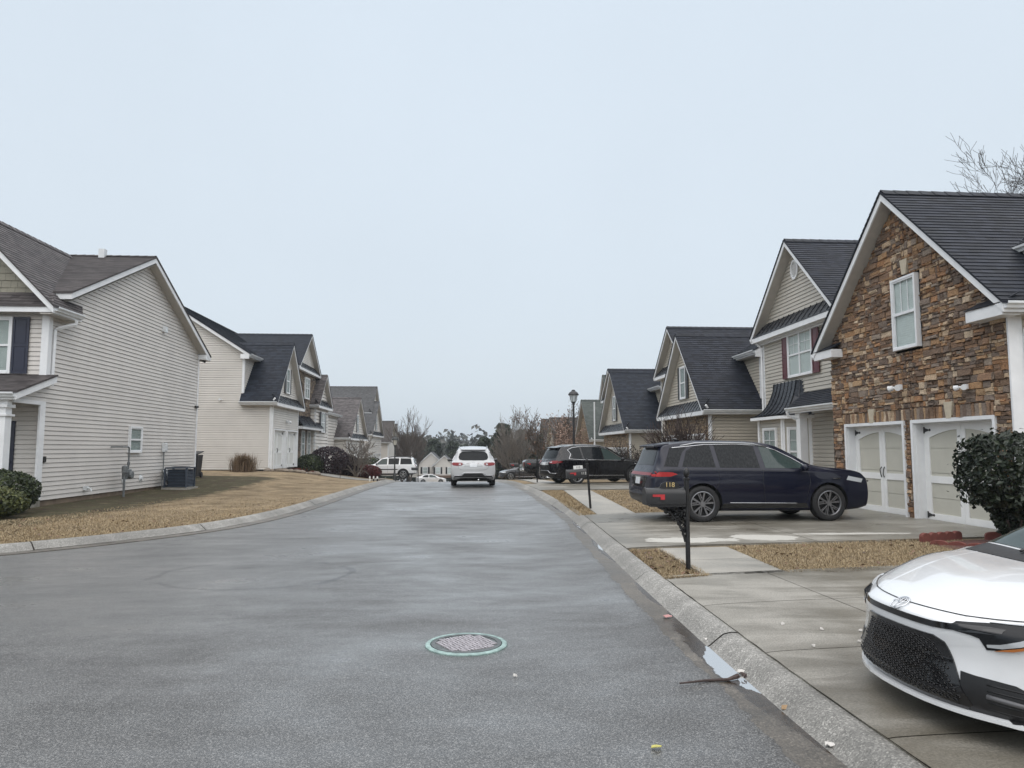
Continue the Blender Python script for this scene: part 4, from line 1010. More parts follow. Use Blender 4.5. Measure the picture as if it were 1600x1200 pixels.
# bungalow closing the view
bz = -3.6
b = thing('bungalow', 'small cream bungalow with two front gables beyond the crest, left of the silver SUV', 'house', (-5, 131, bz))
def fgable(x0, x1, y, z0, ze, zr, yb, ov=.35):
    c = (x0 + x1) / 2; s = (zr - ze) / ((x1 - x0) / 2)
    wall(b, [(x0, z0), (x1, z0), (x1, ze), (c, zr - .05), (x0, ze)], (0, y, 0), X_, NYv, 'siding', SID_L2, (), .3)
    roof_planes(b, [[(x0 - ov, y - .3, ze - ov * s), (x0 - ov, yb, ze - ov * s), (c, yb, zr), (c, y - .3, zr)], [(x1 + ov, yb, ze - ov * s), (x1 + ov, y - .3, ze - ov * s), (c, y - .3, zr), (c, yb, zr)]], RF_GREY, .3)
fgable(-8.4, -3.9, 131.5, bz, -1.0, 1.0, 141); fgable(-5.6, -1.9, 130.4, bz, -1.15, .45, 141); fgable(-10.2, -8.4, 133, bz, -1.3, -.3, 141)
for x in (-4.85, -2.7): window(b, (x, 130.39, -2.3), X_, NYv, .8, 1.1, 1, (2, 2), BLIND, True, shut=BLACKSH, sw=.3)
window(b, (-7.2, 131.49, -2.3), X_, NYv, .8, 1.1, 1, (2, 2), BLINDG, True, shut=BLACKSH, sw=.35)
m = MB(); m.box(-8.5, -1.8, 130.1, 130.35, bz, bz + .45); m.build('foundation', FOUND, b)
# ------------------------------------------------------------------ left: corner house seen from its side
h = thing('corner_house', 'corner house with long greige siding wall, brown roof and navy shutters', 'house', (-11.3, 25, .1), 0, GL)
xw, ya, yb, z0, zr = -11.3, 20.0, 31.0, .27, 8.30
ze = 5.62
# side wall: gable over the full depth, plus the porch cheek with its opening
yc = 25.7
wall(h, [(ya, z0), (yb, z0), (yb, ze), (yc, zr - .05), (ya, ze)], (xw, 0, 0), Y_, PX, 'siding', SID_L1)
wall(h, [(18.45, 2.86), (20.0, 2.86), (20.0, 3.55), (18.45, 3.12)], (xw, 0, 0), Y_, PX, 'siding', SID_L1)
window(h, (xw + .01, 25.37, 1.95), Y_, PX, .8, .78, 1, None, BLINDG, True)
# front walls under the front gable (faces the camera)
GX0, GX1, gc = -16.2, -11.3, -13.75
wall(h, [(GX0, z0), (GX1, z0), (GX1, 5.5), (GX0, 5.5)], (0, 20.0, 0), X_, NYv, 'siding', SID_L1)
wall(h, [(GX0, 5.5), (GX1, 5.5), (gc, 8.25)], (0, 20.0, 0), X_, NYv, 'shake', SHAKE, name='gable_wall')
for (a, b_, c_, d_) in ((GX0 - 6, GX0, 20.6, 5.5),): wall(h, [(a, z0), (b_, z0), (b_, d_), (a, d_)], (0, c_, 0), X_, NYv, 'siding', SID_L1)
window(h, (-12.75, 20.0, 4.42), X_, NYv, 1.0, 1.42, 1, None, BLINDG, True, shut=NAVYSH, sw=.42)
window(h, (-15.2, 20.0, 4.42), X_, NYv, 1.0, 1.42, 1, None, BLINDG, True, shut=NAVYSH, sw=.42)
m = MB(); m.box(-12.78, -11.98, 19.94, 20.0, .35, 2.38); d = m.build('front_door', NAVYSH, h)
for z in (.55, 1.25):
    for x in (-12.66, -12.32): m = MB(); m.box(x, x + .24, 19.925, 19.945, z, z + (.5 if z < 1 else .9)); m.build('door_panel', NAVYSH, d)
m = MB(); m.lathe([(0, 0), (.03, 0), (.035, .05), (0, .06)], (-12.07, 19.87, 1.3), 10, 'y'); m.build('handle', BLACKM, d)
# main roof: ridge runs along x, gable end over the side wall
XE = xw + .33
sl1 = (zr - ze) / (yc - ya)
roof_planes(h, [[(-24, ya - .1, ze + .12), (XE, ya + .45, ze + .12 + .55 * sl1), (XE, yc, zr + .1), (-24, yc, zr + .1)], [(XE, yb + .45, ze + .18 - .45 * sl1 * 1.0), (-24, yb + .45, ze + .18 - .45 * sl1), (-24, yc, zr + .1), (XE, yc, zr + .1)]], RF_BROWN, ridge=((XE, yc, zr + .1), (-24, yc, zr + .1), sl1))
gutter(h, (XE - .02, yb + .45, ze - .06), (-24, yb + .45, ze - .06), (0, 1, 0))
t = MB(); t.box(xw - .1, XE - .01, yb - .1, yb + .42, ze - .22, ze - .02); t.build('eave_return', WHITE, h)
sf = MB(); lnn = math.hypot(yb + .45 - yc, zr - ze + .4)
lap(sf, [[(0, 0), (.28, 0), (.28, lnn), (0, lnn)]], V3((xw + .02, yb + .43, ze - .23)), X_, V3((0, yc - yb - .45, zr - ze + .13)).normalized(), V3((0, -(zr - ze), -(yb - yc))).normalized(), .12, .004)
sf.build('soffit', SOFFIT, h); sf = MB()
lnn = math.hypot(yc - ya - .3, zr - ze - .1)
lap(sf, [[(0, 0), (.28, 0), (.28, lnn), (0, lnn)]], V3((xw + .02, ya + .5, ze + .13)), X_, V3((0, yc - ya - .4, zr - ze - .25)).normalized(), V3((0, (zr - ze), -(yc - ya))).normalized(), .12, .004)
sf.build('soffit', SOFFIT, h)
# cross gable roof
gs = 1.02; gz = 8.30; eo = -10.95
gze = gz - (eo - gc) * gs
roof_planes(h, [[(eo, 19.55, gze), (eo, 21.0, gze), (gc, 26.0, gz), (gc, 19.55, gz)], [(gc * 2 - eo, 25.0, gze), (gc * 2 - eo, 19.55, gze), (gc, 19.55, gz), (gc, 26.0, gz)]], RF_BROWN, ridge=((gc, 19.55, gz), (gc, 25.4, gz), gs))
gutter(h, (eo, 19.62, gze - .02), (eo, 20.95, gze - .02), (1, 0, 0))
t = MB(); t.box(-11.3, eo - .02, 19.58, 21.0, gze - .225, gze - .2); t.build('eave_soffit', SOFFIT, h)
# shingled apron across the foot of the shake gable
roof_planes(h, [[(GX0 - .3, 19.6, 5.46), (eo - .01, 19.6, 5.46), (eo - .3, 19.99, 5.86), (GX0 - .3, 19.99, 5.86)]], RF_BROWN, name='apron_roof', thick=.16)
corner(h, -11.3, 20.0, 1, -1, 3.3, 5.3, .14, .045)
downspout(h, [(-10.88, 20.6, 5.22), (-10.9, 20.6, 5.1), (-11.15, 20.28, 4.95), (-11.24, 20.22, 4.88), (-11.24, 20.2, 3.45)], .05)
# porch: shed roof, beam, column and the cheek posts
roof_planes(h, [[(-22, 18.3, 3.05), (-11.0, 18.3, 3.05), (-11.0, 20.02, 3.62), (-22, 20.02, 3.62)]], RF_BROWN, name='porch_roof')
gutter(h, (-22, 18.3, 3.03), (-11.02, 18.3, 3.03), (0, -1, 0))
m = MB(); m.box(-22, -11.28, 18.45, 18.62, 2.72, 2.98); m.build('porch_beam', WHITE, h)
m = MB(); m.prism([V3((-11.28, a, b)) for a, b in ((19.98, .3), (19.98, 2.9), (18.6, 2.9), (18.6, 2.8), (19.74, 2.8), (19.74, .3))], (.05, 0, 0)); m.build('porch_trim', WHITE, h)
m = MB(); m.box(-11.55, -11.3, 18.42, 18.67, .2, 2.72); m.box(-11.6, -11.25, 18.38, 18.72, 2.45, 2.5); m.box(-11.6, -11.25, 18.38, 18.72, 2.66, 2.74); m.box(-11.6, -11.25, 18.38, 18.72, .2, .45); m.build('column', WHITE, h)
m = MB(); m.box(-22, -11.25, 18.35, 20.0, .0, .3); m.build('porch_floor', CONC, h)
foundation(h, [(-24, xw - .02, 20.02, yb - .02, -.3, .285)], M('stained_foundation', (.16, .12, .085), .9, .3, 3.0))
t = MB(); t.box(xw - .0, xw + .045, yb - .09, yb + .001, z0, ze - .1); t.build('corner_board', WHITE, h)
# roof vent pipe, dryer vents, hose bib, cameras
m = MB(); m.box(-12.84, -12.64, 25.45, 25.65, 8.2, 8.62); m.build('roof_vent', GUTTER, h)
m = MB(); m.prism([V3((xw + .015, 27.2, 6.0)), V3((xw + .015, 27.45, 6.0)), V3((xw + .015, 27.4, 6.22)), V3((xw + .015, 27.25, 6.22))], (.12, 0, -.03)); m.build('wall_vent', GUTTER, h)
for (y, z) in ((25.95, .62), (24.7, .62)):
    m = MB(); m.lathe([(.12, 0), (.12, .02), (.075, .025), (.06, .08), (0, .08)], (xw + .012, y, z), 14, 'x'); m.build('wall_vent', GUTTER, h)
m = MB(); m.box(xw, xw + .12, 22.2, 22.32, .42, .54); m.tube([(xw + .06, 22.26, .5), (xw + .2, 22.26, .46), (xw + .22, 22.26, .38)], .03, 8); m.build('hose_bib', GUTTER, h)
for (y, z) in ((20.12, 3.42),):
    m = MB(); m.tube([(xw + .12, y - .25, z), (xw + .12, y, z)], .06, 12); m.box(xw, xw + .14, y - .05, y + .05, z - .07, z + .07); o = m.build('security_camera', WHITE, h)
    m = MB(); m.lathe([(0, -.012), (.045, -.012), (.045, .0)], (xw + .12, y - .25, z), 12, 'y'); m.build('lens', BLACKM, o)
m = MB(); m.box(xw + .02, xw + .1, 30.7, 30.95, 3.35, 3.43); m.build('security_camera', BLACKM, h)
m = MB(); m.box(xw + .01, xw + .06, 20.05, 20.16, 1.28, 1.44); m.build('doorbell', BLACKM, h)
wall_lamp(h, (xw - .05, 31.06, 5.42), V3((0, 1, 0)), X_, BLACKM, 1.3)
# ------------------------------------------------------------------ vehicles
GLASSD = glassmat('dark_car_glass', (.004, .006, .008), .05, 0, .16, True)
GLASSM = glassmat('clear_car_glass', (.03, .046, .044), .04, 0, .3, True)
CHROME = M('chrome_trim', (.62, .63, .65), .12, 0, metal=1.0)
SATIN = M('satin_silver_wheel', (.40, .41, .42), .3, 0, metal=.9)
DARKW = M('dark_machined_wheel', (.22, .22, .23), .3, 0, metal=.9)
PLASTIC = M('black_plastic_trim', (.012, .012, .013), .42, .2, 10)
GLOSSB = M('gloss_black_trim', (.006, .006, .007), .1, 0, coat=.5)
REDL = M('red_lamp_lens', (.16, .005, .008), .3, 0, spec=.3)
REDLIT = M('bright_red_lamp_lens', (.30, .012, .012), .25, 0, spec=.3)
LAMPC = M('clear_lamp_lens', (.45, .47, .49), .12, 0, coat=.6)
AMBER = M('amber_lamp_lens', (.42, .14, .03), .15, 0, coat=.6)
LAMPD = M('smoked_lamp_lens', (.010, .011, .013), .15, 0, spec=.3)
PLATE = M('number_plate', (.60, .62, .64), .4, .1, 30)
WELL = M('wheel_well', (.006, .006, .006), .9, 0)
P_WHITE = paintmat('white_car_paint', (.68, .69, .70), .16)
P_NAVY = paintmat('navy_car_paint', (.0012, .0026, .0135), .3, coat=.45)
P_BLACK = paintmat('black_car_paint', (.004, .004, .006), .14, coat=.5)
P_SILVER = paintmat('silver_car_paint', (.46, .47, .48), .3, True, .0)
P_CHARC = paintmat('charcoal_car_paint', (.02, .021, .026), .2)
def poly_interp(P, n):
    """Catmull-Rom through P resampled to n points"""
    P = [np.array(p, float) for p in P]; out_ = []
    m = len(P) - 1
    for k in range(n):
        t = k / (n - 1) * m; i = min(int(t), m - 1); t -= i
        p0, p1, p2, p3 = P[max(i - 1, 0)], P[i], P[i + 1], P[min(i + 2, m)]
        out_.append(.5 * ((2 * p1) + (p2 - p0) * t + (2 * p0 - 5 * p1 + 4 * p2 - p3) * t * t + (3 * p1 - p0 - 3 * p2 + p3) * t ** 3))
    return out_
class Car:
    def __init__(s, name, label, loc, rz, sp, paint, group=None, cat='car'):
        s.root = thing(name, label, cat, loc, rz, group); ORG[s.root.name] = V3((0, 0, 0)); s.sp = sp; s.paint = paint; s.Lh = sp['L'] / 2
        s.body()
    def section(s, x):
        sp = s.sp; W = sp['W'] / 2; zt, zb_, zbelt, wr = s.top(x), s.bot(x), s.belt(x), s.wr(x) * W
        w_ = W * s.wid(x); hz = zt - zb_
        zbe = min(zbelt, zt - .05); zs = min(zb_ + .52 * hz, zbe - .12, sp.get('zs', .62)); zs = max(zs, zb_ + .25 * (zbe - zb_))
        ws = w_; tum = .972 * w_; wr = min(wr, tum - .02)
        P = [(0, zb_), (w_ * .5, zb_), (w_ * .80, zb_ + .004), (w_ * .93, zb_ + .05), (w_ * .975, zb_ + (zs - zb_) * .45), (ws, zs), (w_ * .997, zs + (zbe - zs) * .5), (w_ * .985, zs + (zbe - zs) * .82), (tum, zbe)]
        g = zt - zbe; k = min(.10, g * .45)
        P += [(tum + (wr - tum) * .45, zbe + (zt - k - zbe) * .48), (wr + .012, zt - k), (wr - .035, zt - k * .32), (wr * .72, zt - k * .08), (wr * .36, zt - .0), (0, zt + .008 * (1 if g > .3 else .6))]
        return poly_interp(P, 43)
    def body(s):
        sp = s.sp; Lc = sp['L']
        for k in ('top', 'bot', 'belt', 'wr'): setattr(s, k, pchip(*zip(*sp[k])))
        s.wid = pchip(*zip(*sp.get('wid', [(0, .97), (.5, .985), (Lc * .4, 1.0), (Lc * .6, 1.0), (Lc - .6, .985), (Lc, .96)])))
        e = .05; xs = list(np.unique(np.round(np.concatenate([np.linspace(0, .6, 16), np.linspace(.6, Lc - .9, int((Lc - 1.5) / .085)), np.linspace(Lc - .9, Lc, 22)]), 4)))
        rings = []
        def warp(p, x):
            y, z = p; W = sp['W'] / 2; a = abs(y) / W
            ff = min(max((x - (Lc - 1.1)) / 1.1, 0), 1) ** 1.5; fr = min(max((.8 - x) / .8, 0), 1) ** 1.5
            dx = -(sp['sf'][0] * a ** sp['sf'][1] + s.nose(z)) * ff + (sp['sr'][0] * a ** sp['sr'][1] + s.tail(z)) * fr
            return (x + dx - Lc / 2, y, z)
        s.nose = pchip(*zip(*sp['nose'])); s.tail = pchip(*zip(*sp['tail']))
        def ring(x, sc=1.0, zc=.5, xw=None):
            sec = s.section(x); o = []
            for (y, z) in sec: o.append(warp((y * sc, zc + (z - zc) * sc), xw if xw is not None else x))
            left = [(a, b, c) for a, b, c in o[1:-1]]
            return o + [(a, -b, c) for a, b, c in left[::-1]]
        caps = [(.0, 0.0), (.3, 0.0), (.6, 0), (.85, .0), (.94, .006), (.98, .02)]
        zcR = (s.top(0) + s.bot(0)) / 2; zcF = (s.top(Lc) + s.bot(Lc)) / 2
        for sc, d in caps: rings.append(ring(0, max(sc, 1e-3), zcR, -.03 + d))
        for x in xs: rings.append(ring(x))
        for sc, d in caps[::-1]: rings.append(ring(Lc, max(sc, 1e-3), zcF, Lc + .03 - d))
        n = len(rings[0]); mb = MB(); pts = [p for r in rings for p in r]
        F = [(i * n + j, i * n + (j + 1) % n, (i + 1) * n + (j + 1) % n, (i + 1) * n + j) for i in range(len(rings) - 1) for j in range(n)]
        mb.add(pts, F)
        mb.f.append(list(range(n))); mb.m.append(0); mb.f.append([(len(rings) - 1) * n + j for j in range(n)]); mb.m.append(0)
        o = mb.build('body', [s.paint, PLASTIC, WELL], s.root); me = o.data
        bm = bmesh.new(); bm.from_mesh(me); bmesh.ops.recalc_face_normals(bm, faces=bm.faces); bm.to_mesh(me)
        s.bvh = BVHTree.FromBMesh(bm); bm.free()
        # wheel arches
        cb = bmesh.new(); W = sp['W'] / 2; ra = sp['wr_'] * sp.get('arch', 1.14)
        for ax in sp['ax']:
            for sd in (-1, 1):
                M_ = Matrix.Translation((ax - Lc / 2, sd * (W - .02), sp['wr_'] * 1.01)) @ Matrix.Rotation(math.pi / 2, 4, 'X')
                bmesh.ops.create_cone(cb, cap_ends=True, segments=40, radius1=ra, radius2=ra, depth=.56, matrix=M_)
        cm = bpy.data.meshes.new('cut'); cb.to_mesh(cm); cb.free(); co = bpy.data.objects.new('cut', cm); COL.objects.link(co); co.parent = s.root
        md = o.modifiers.new('b', 'BOOLEAN'); md.operation = 'DIFFERENCE'; md.object = co; md.solver = 'EXACT'
        bpy.context.view_layer.update()
        dg = bpy.context.evaluated_depsgraph_get()
        nm = bpy.data.meshes.new_from_object(o.evaluated_get(dg)); o.modifiers.clear(); o.data = nm; bpy.data.objects.remove(co)
        cl = sp.get('clad')
        for p in nm.polygons:
            c = p.center; mi = 0
            for ax in sp['ax']:
                d = math.hypot(c.x - (ax - Lc / 2), c.z - sp['wr_'] * 1.01)
                nr = p.normal; rx, rz_ = (c.x - (ax - Lc / 2)), (c.z - sp['wr_'] * 1.01)
                if d < ra + .006 and ((abs(nr.y) < .35 and d > ra * .93 and abs(c.y) > W - .36 and rx * nr.x + rz_ * nr.z < 0) or (abs(c.y) < W - .2 and d < ra * .9)): mi = 2
                elif sp.get('lipclad') and d < ra + sp['lipclad'] and abs(c.y) > W * .85: mi = 1
            if mi == 0 and cl and c.z < cl: mi = 1
            if mi == 0 and c.z < s.bot(min(max(c.x + Lc / 2, 0), Lc)) + .03: mi = 1
            p.material_index = mi; p.use_smooth = True
        nm.set_sharp_from_angle(angle=R_(38))
        s.o = o
        s.bpaint = [P for P in (s.paint,)]
        for ax in sp['ax']:
            for sd in (-1, 1): s.wheel(ax - Lc / 2, sd * (W - sp.get('tuck', .02)), sd)
    def wheel(s, x, y, sd):
        sp = s.sp; r = sp['wr_']; w_ = .235; st = sp.get('rim', ('y5', SATIN)); hub = MB()
        O = (x, y, r)
        hub.lathe([(0, -sd * .16), (r * .55, -sd * .16), (r * .55, -sd * .11), (0, -sd * .11)], O, 18, 'y'); h_ = hub.build('wheel', WELL, s.root)
        t = MB(); rr = r * .685
        pr = [(rr, -.0), (rr + .02, .012), (r * .86, .012), (r * .95, .0), (r * .985, -.02), (r, -.05), (r, -w_ + .05), (r * .985, -w_ + .02), (r * .93, -w_), (rr, -w_ + .01)]
        t.lathe([(a, b * sd) for a, b in pr + [pr[0]]], O, 40, 'y', cap=False); t.build('tyre', TYRE, h_, True, 45)
        q = MB()
        pr = [(rr + .004, .004), (rr - .012, .008), (rr - .022, -.004), (rr - .03, -.06), (rr - .02, -.12)]
        q.lathe([(a, b * sd) for a, b in pr], O, 40, 'y', cap=False)
        q.lathe([(0, sd * -.012), (.055, sd * -.012), (.065, sd * -.03), (.07, sd * -.09)], O, 18, 'y', cap=False)
        n = {'y5': 5, 'm10': 5, 's6': 6, 'd5': 5}[st[0]]
        for k in range(n):
            a0 = 2 * math.pi * k / n + .31
            def spoke(a, b, w0, w1, r0=.045, r1=rr - .015, dep=-.02):
                P = []
                for (rad, ang, ww) in ((r0, a, w0), (r1, b, w1)):
                    tx, tz = -math.sin(ang), math.cos(ang)
                    for e in (-1, 1): P.append((x + rad * math.cos(ang) + tx * ww * e, r + rad * math.sin(ang) + tz * ww * e))
                P = [P[0], P[1], P[3], P[2]]
                q.prism([V3((u, y + sd * dep, v)) for u, v in P], (0, -sd * .03, 0))
            if st[0] == 'y5':
                spoke(a0, a0 - .15, .022, .014); spoke(a0 + .02, a0 + .28, .018, .014)
            elif st[0] == 'm10':
                spoke(a0, a0 - .2, .014, .022); spoke(a0 + .3, a0 + .42, .010, .012); spoke(a0 + .1, a0 + .25, .012, .010, rr * .45)
            elif st[0] == 's6': spoke(a0, a0, .034, .05)
            else:
                spoke(a0, a0 + .18, .026, .012); spoke(a0, a0 - .18, .02, .012)
        q.build('rim', st[1], h_)
        d = MB(); d.lathe([(0, -sd * .075), (rr - .03, -sd * .075), (rr - .03, -sd * .09), (0, -sd * .09)], O, 20, 'y'); d.build('brake_disc', WELL, h_)
    # ---- surface-conforming pieces
    def cast(s, a, z, dr):
        """a: coordinate along the plane's horizontal axis; dr: horizontal direction the ray travels"""
        d = V3((dr[0], dr[1], dr[2] if len(dr) > 2 else 0)).normalized(); hx = V3((-d.y, d.x, 0)).normalized()
        if abs(d.z) > .9: p = V3((a, z, 4)); 
        else: p = hx * a + Z_ * z - d * 8
        r = s.bvh.ray_cast(p, d)
        if r[0] is None:
            q = p + d * (8 - 1.0) if abs(d.z) < .9 else V3((a, z, 1))
            r = s.bvh.find_nearest(q)
        nr = r[1]
        if nr.dot(d) > 0: nr = -nr
        return r[0], nr
    def decal(s, name, mat, outl, dr, off=.004, g=.06, skirt=.012, parent=None, smooth=True):
        mb = MB(); idx = {}
        us = [p[0] for p in outl]; vs_ = [p[1] for p in outl]
        def vid(p):
            k = (round(p[0], 4), round(p[1], 4))
            if k not in idx:
                h, nr = s.cast(k[0], k[1], dr); idx[k] = len(mb.v); mb.v.append(tuple(h + nr * off)); idx[(k, 'n')] = nr
                nrm.append(nr)
            return idx[k]
        nrm = []; i0, i1 = math.floor(min(us) / g), math.ceil(max(us) / g); j0, j1 = math.floor(min(vs_) / g), math.ceil(max(vs_) / g)
        for i in range(i0, i1):
            for j in range(j0, j1):
                c = cliprect(outl, i * g, (i + 1) * g, j * g, (j + 1) * g)
                if area(c) < 1e-7: continue
                f = []
                for p in c:
                    v = vid(p)
                    if not f or f[-1] != v: f.append(v)
                if len(f) > 1 and f[0] == f[-1]: f.pop()
                if len(set(f)) == len(f) and len(f) > 2: mb.f.append(f); mb.m.append(0)
        cnt = {}
        for f in mb.f:
            for a, b in zip(f, f[1:] + f[:1]): cnt[(a, b)] = 1
        nv = len(mb.v); dn = {}
        for (a, b) in list(cnt):
            if (b, a) not in cnt:
                for q in (a, b):
                    if q not in dn:
                        dn[q] = len(mb.v); mb.v.append(tuple(V3(mb.v[q]) - nrm[q] * skirt))
                mb.f.append([b, a, dn[a], dn[b]]); mb.m.append(0)
        o = mb.build(name, mat, parent or s.root, smooth, 40); return o
    def both(s, name, mat, outl, **k):
        for sd in (-1, 1):
            # ray travels inwards: from +y side direction (0,-1): hx=(1,0); from -y side (0,1): hx=(-1,0)
            o_ = [(p[0] if sd > 0 else -p[0], p[1]) for p in outl]
            s.decal(name, mat, o_ if sd > 0 else o_[::-1], (0, -sd), **k)
    def seam(s, name, mat, path, dr, w_=.006, r=None, off=.001):
        """thin rod following the surface"""
        P = []
        for a, b in zip(path[:-1], path[1:]):
            n = max(2, int(math.hypot(b[0] - a[0], b[1] - a[1]) / .05))
            for k in range(n): t = k / n; h, nr = s.cast(a[0] + (b[0] - a[0]) * t, a[1] + (b[1] - a[1]) * t, dr); P.append(h + nr * off)
        h, nr = s.cast(path[-1][0], path[-1][1], dr); P.append(h + nr * off)
        mb = MB(); mb.tube(P, w_, 5); return mb.build(name, mat, s.root, True)
    def both_seam(s, name, mat, path, **k):
        for sd in (-1, 1): s.seam(name, mat, [((p[0] if sd > 0 else -p[0]), p[1]) for p in path], (0, -sd), **k)
    def mirrors(s, x, z, mat, y=None):
        W = s.sp['W'] / 2
        for sd in (-1, 1):
            m = MB(); yy = sd * (y or W)
            sec = []
            for t, sc in ((0, .35), (.05, .8), (.12, 1.0), (.2, .95), (.24, .6)):
                yc = yy + sd * (t - .04); ring = []
                for k in range(10):
                    a = 2 * math.pi * k / 10; ring.append((x + .085 * sc * math.cos(a) - .02 * t, yc, z + .075 * sc * math.sin(a) + .02 * t))
                sec += ring
            m.add(sec, [(i * 10 + j, i * 10 + (j + 1) % 10, (i + 1) * 10 + (j + 1) % 10, (i + 1) * 10 + j) for i in range(4) for j in range(10)] + [list(range(10)), list(range(40, 50))])
            m.build('side_mirror', mat, s.root, True, 60)
    def handles(s, xs, z, mat):
        W = s.sp['W'] / 2
        for x in xs:
            for sd in (-1, 1):
                P = []
                for k in range(7):
                    t = k / 6; h, nr = s.cast((x + t * .2 if sd > 0 else -(x + t * .2)), z, (0, -sd)); P.append(h + nr * (.004 + .022 * math.sin(math.pi * t)))
                m = MB(); m.tube(P, [.008, .012, .014, .014, .014, .012, .008], 6); m.build('door_handle', mat, s.root, True)
    def rails(s, x0, x1, y, mat, r=.016):
        for sd in (-1, 1):
            P = []
            for k in range(13):
                t = k / 12; x = x0 + (x1 - x0) * t; h, nr = s.cast(x, sd * (y if not callable(y) else y(t)), (0, 0, -1)); P.append(h + Z_ * (.05 * min(1, t * 6, (1 - t) * 6) + .0))
            m = MB(); m.tube(P, r, 6); m.build('roof_rail', mat, s.root, True)
def text_part(txt, size, mat, parent, Mx, depth=.002, name='lettering'):
    c = bpy.data.curves.new('t', 'FONT'); c.body = txt; c.size = size; c.extrude = depth; c.align_x = 'CENTER'; c.align_y = 'CENTER'
    o = bpy.data.objects.new('t', c); COL.objects.link(o); bpy.context.view_layer.update()
    me = bpy.data.meshes.new_from_object(o.evaluated_get(bpy.context.evaluated_depsgraph_get())); bpy.data.objects.remove(o)
    me.transform(Mx); me.materials.clear(); me.materials.append(mat); q = bpy.data.objects.new(name, me); COL.objects.link(q); q.parent = parent; return q
# ---- navy three-row SUV in the driveway (faces the garage)
Ln = 5.03
SP_N = dict(L=Ln, W=1.98, wr_=.395, ax=(1.13, 4.03), sf=(.09, 4.0), sr=(.08, 4.0), arch=1.13,
  top=[(0, 1.02), (.09, 1.18), (.17, 1.36), (.27, 1.60), (.38, 1.675), (.9, 1.745), (1.6, 1.765), (2.3, 1.755), (2.85, 1.70), (3.3, 1.50), (3.75, 1.24), (3.9, 1.205), (4.3, 1.16), (4.7, 1.115), (4.92, 1.05), (Ln, .95)],
  bot=[(0, .40), (.25, .30), (.7, .24), (4.3, .22), (4.8, .25), (Ln, .30)],
  belt=[(0, 1.10), (.4, 1.14), (1.5, 1.14), (3.6, 1.10), (Ln, 1.0)],
  wr=[(0, .80), (.4, .68), (1.0, .655), (2.9, .65), (3.75, .84), (4.2, .93), (Ln, .92)],
  nose=[(0, .10), (.3, .03), (.6, 0), (.8, .01), (1.0, .04), (1.4, .06)], tail=[(0, .12), (.35, .05), (.6, -.02), (.8, 0), (1.05, .03), (1.8, .05)], rim=('m10', DARKW), zs=.72)
GC = 'cars parked in the driveways'
c = Car('parked_car', 'dark navy three-row SUV parked nose to the cream garage door', (6.2, 15.70, .12), R_(2.5), SP_N, P_NAVY, GC); c.root.scale = (.955, .965, .965)
h2 = Ln / 2; X = lambda x: x - h2
def rotl(o): return [(X(p[0]), p[1]) for p in o]
# glass: front door, rear door, quarter window
c.both('side_window', GLASSM, rotl([(2.58, 1.16), (3.62, 1.15), (3.42, 1.27), (3.05, 1.48), (2.80, 1.59), (2.56, 1.635)]))
c.both('side_window', GLASSD, rotl([(1.55, 1.175), (2.46, 1.165), (2.44, 1.645), (2.0, 1.665), (1.52, 1.665)]))
c.both('side_window', GLASSD, rotl([(.70, 1.19), (1.45, 1.178), (1.42, 1.663), (1.05, 1.63), (.86, 1.53)]))
c.both('side_window', GLASSD, rotl([(.30, 1.20), (.60, 1.19), (.76, 1.50), (.88, 1.60), (.50, 1.60)]))
c.both_seam('window_trim', CHROME, rotl([(.55, 1.60), (.95, 1.635), (1.3, 1.672), (2.0, 1.68), (2.6, 1.652), (2.95, 1.55), (3.3, 1.37), (3.6, 1.18)]), w_=.011)
for pth in ([(2.52, 1.14), (2.5, .9), (2.55, .40)], [(1.50, 1.14), (1.52, .9), (1.40, .62)], [(3.55, 1.1), (3.60, .9), (3.5, .42)], [(1.6, .40), (3.5, .40)], [(.42, 1.13), (1.6, 1.12), (3.6, 1.09)]):
    c.both_seam('panel_gap', GLOSSB, rotl(pth), w_=.004)
c.both('sill_trim', GLOSSB, rotl([(1.55, .30), (3.55, .30), (3.5, .40), (1.6, .40)]))
c.both_seam('sill_strip', CHROME, rotl([(1.75, .42), (3.3, .40)]), w_=.007)
c.both('taillight', REDLIT, rotl([(.02, .98), (.42, .985), (.58, 1.035), (.46, 1.075), (.02, 1.09)]), off=.012)
c.decal('light_bar', REDL, [(-.75, 1.0), (.75, 1.0), (.75, 1.06), (-.75, 1.06)], (1, 0), off=.01)
c.decal('rear_window', GLASSD, [(-.62, 1.22), (.62, 1.22), (.52, 1.56), (-.52, 1.56)], (1, 0), off=.006)
c.decal('number_plate', PLATE, [(-.16, .80), (.16, .80), (.16, .95), (-.16, .95)], (1, 0), off=.012)
c.decal('tailgate_trim', GLOSSB, [(-.5, .74), (.5, .74), (.6, .98), (-.6, .98)], (1, 0), off=.004)
c.decal('bumper_trim', PLASTIC, [(-.9, .42), (.9, .42), (.86, .58), (-.86, .58)], (1, 0), off=.006)
c.both('bumper_trim', PLASTIC, rotl([(.0, .42), (.62, .34), (.60, .52), (.02, .6)]), off=.004)
m = MB(); m.prism([V3((X(.52), -.60, 1.702)), V3((X(.52), .60, 1.702)), V3((X(.19), .56, 1.655)), V3((X(.19), -.56, 1.655))], (0, 0, -.05)); m.build('spoiler', c.paint, c.root, bevel=.01)
c.handles((1.60, 2.66), .93, GLOSSB); c.mirrors(X(3.42), 1.17, c.paint, 1.0)
c.rails(X(.75), X(2.75), .66, SATIN, .014)
c.both('headlight', LAMPC, rotl([(4.45, .90), (4.80, .84), (4.84, .92), (4.5, .985)]), off=.004)
m = MB(); m.tube([(X(.95), 0, 1.75), (X(.85), 0, 1.8), (X(.78), 0, 1.79)], [.05, .03, .01], 8); m.build('antenna', GLOSSB, c.root, True)
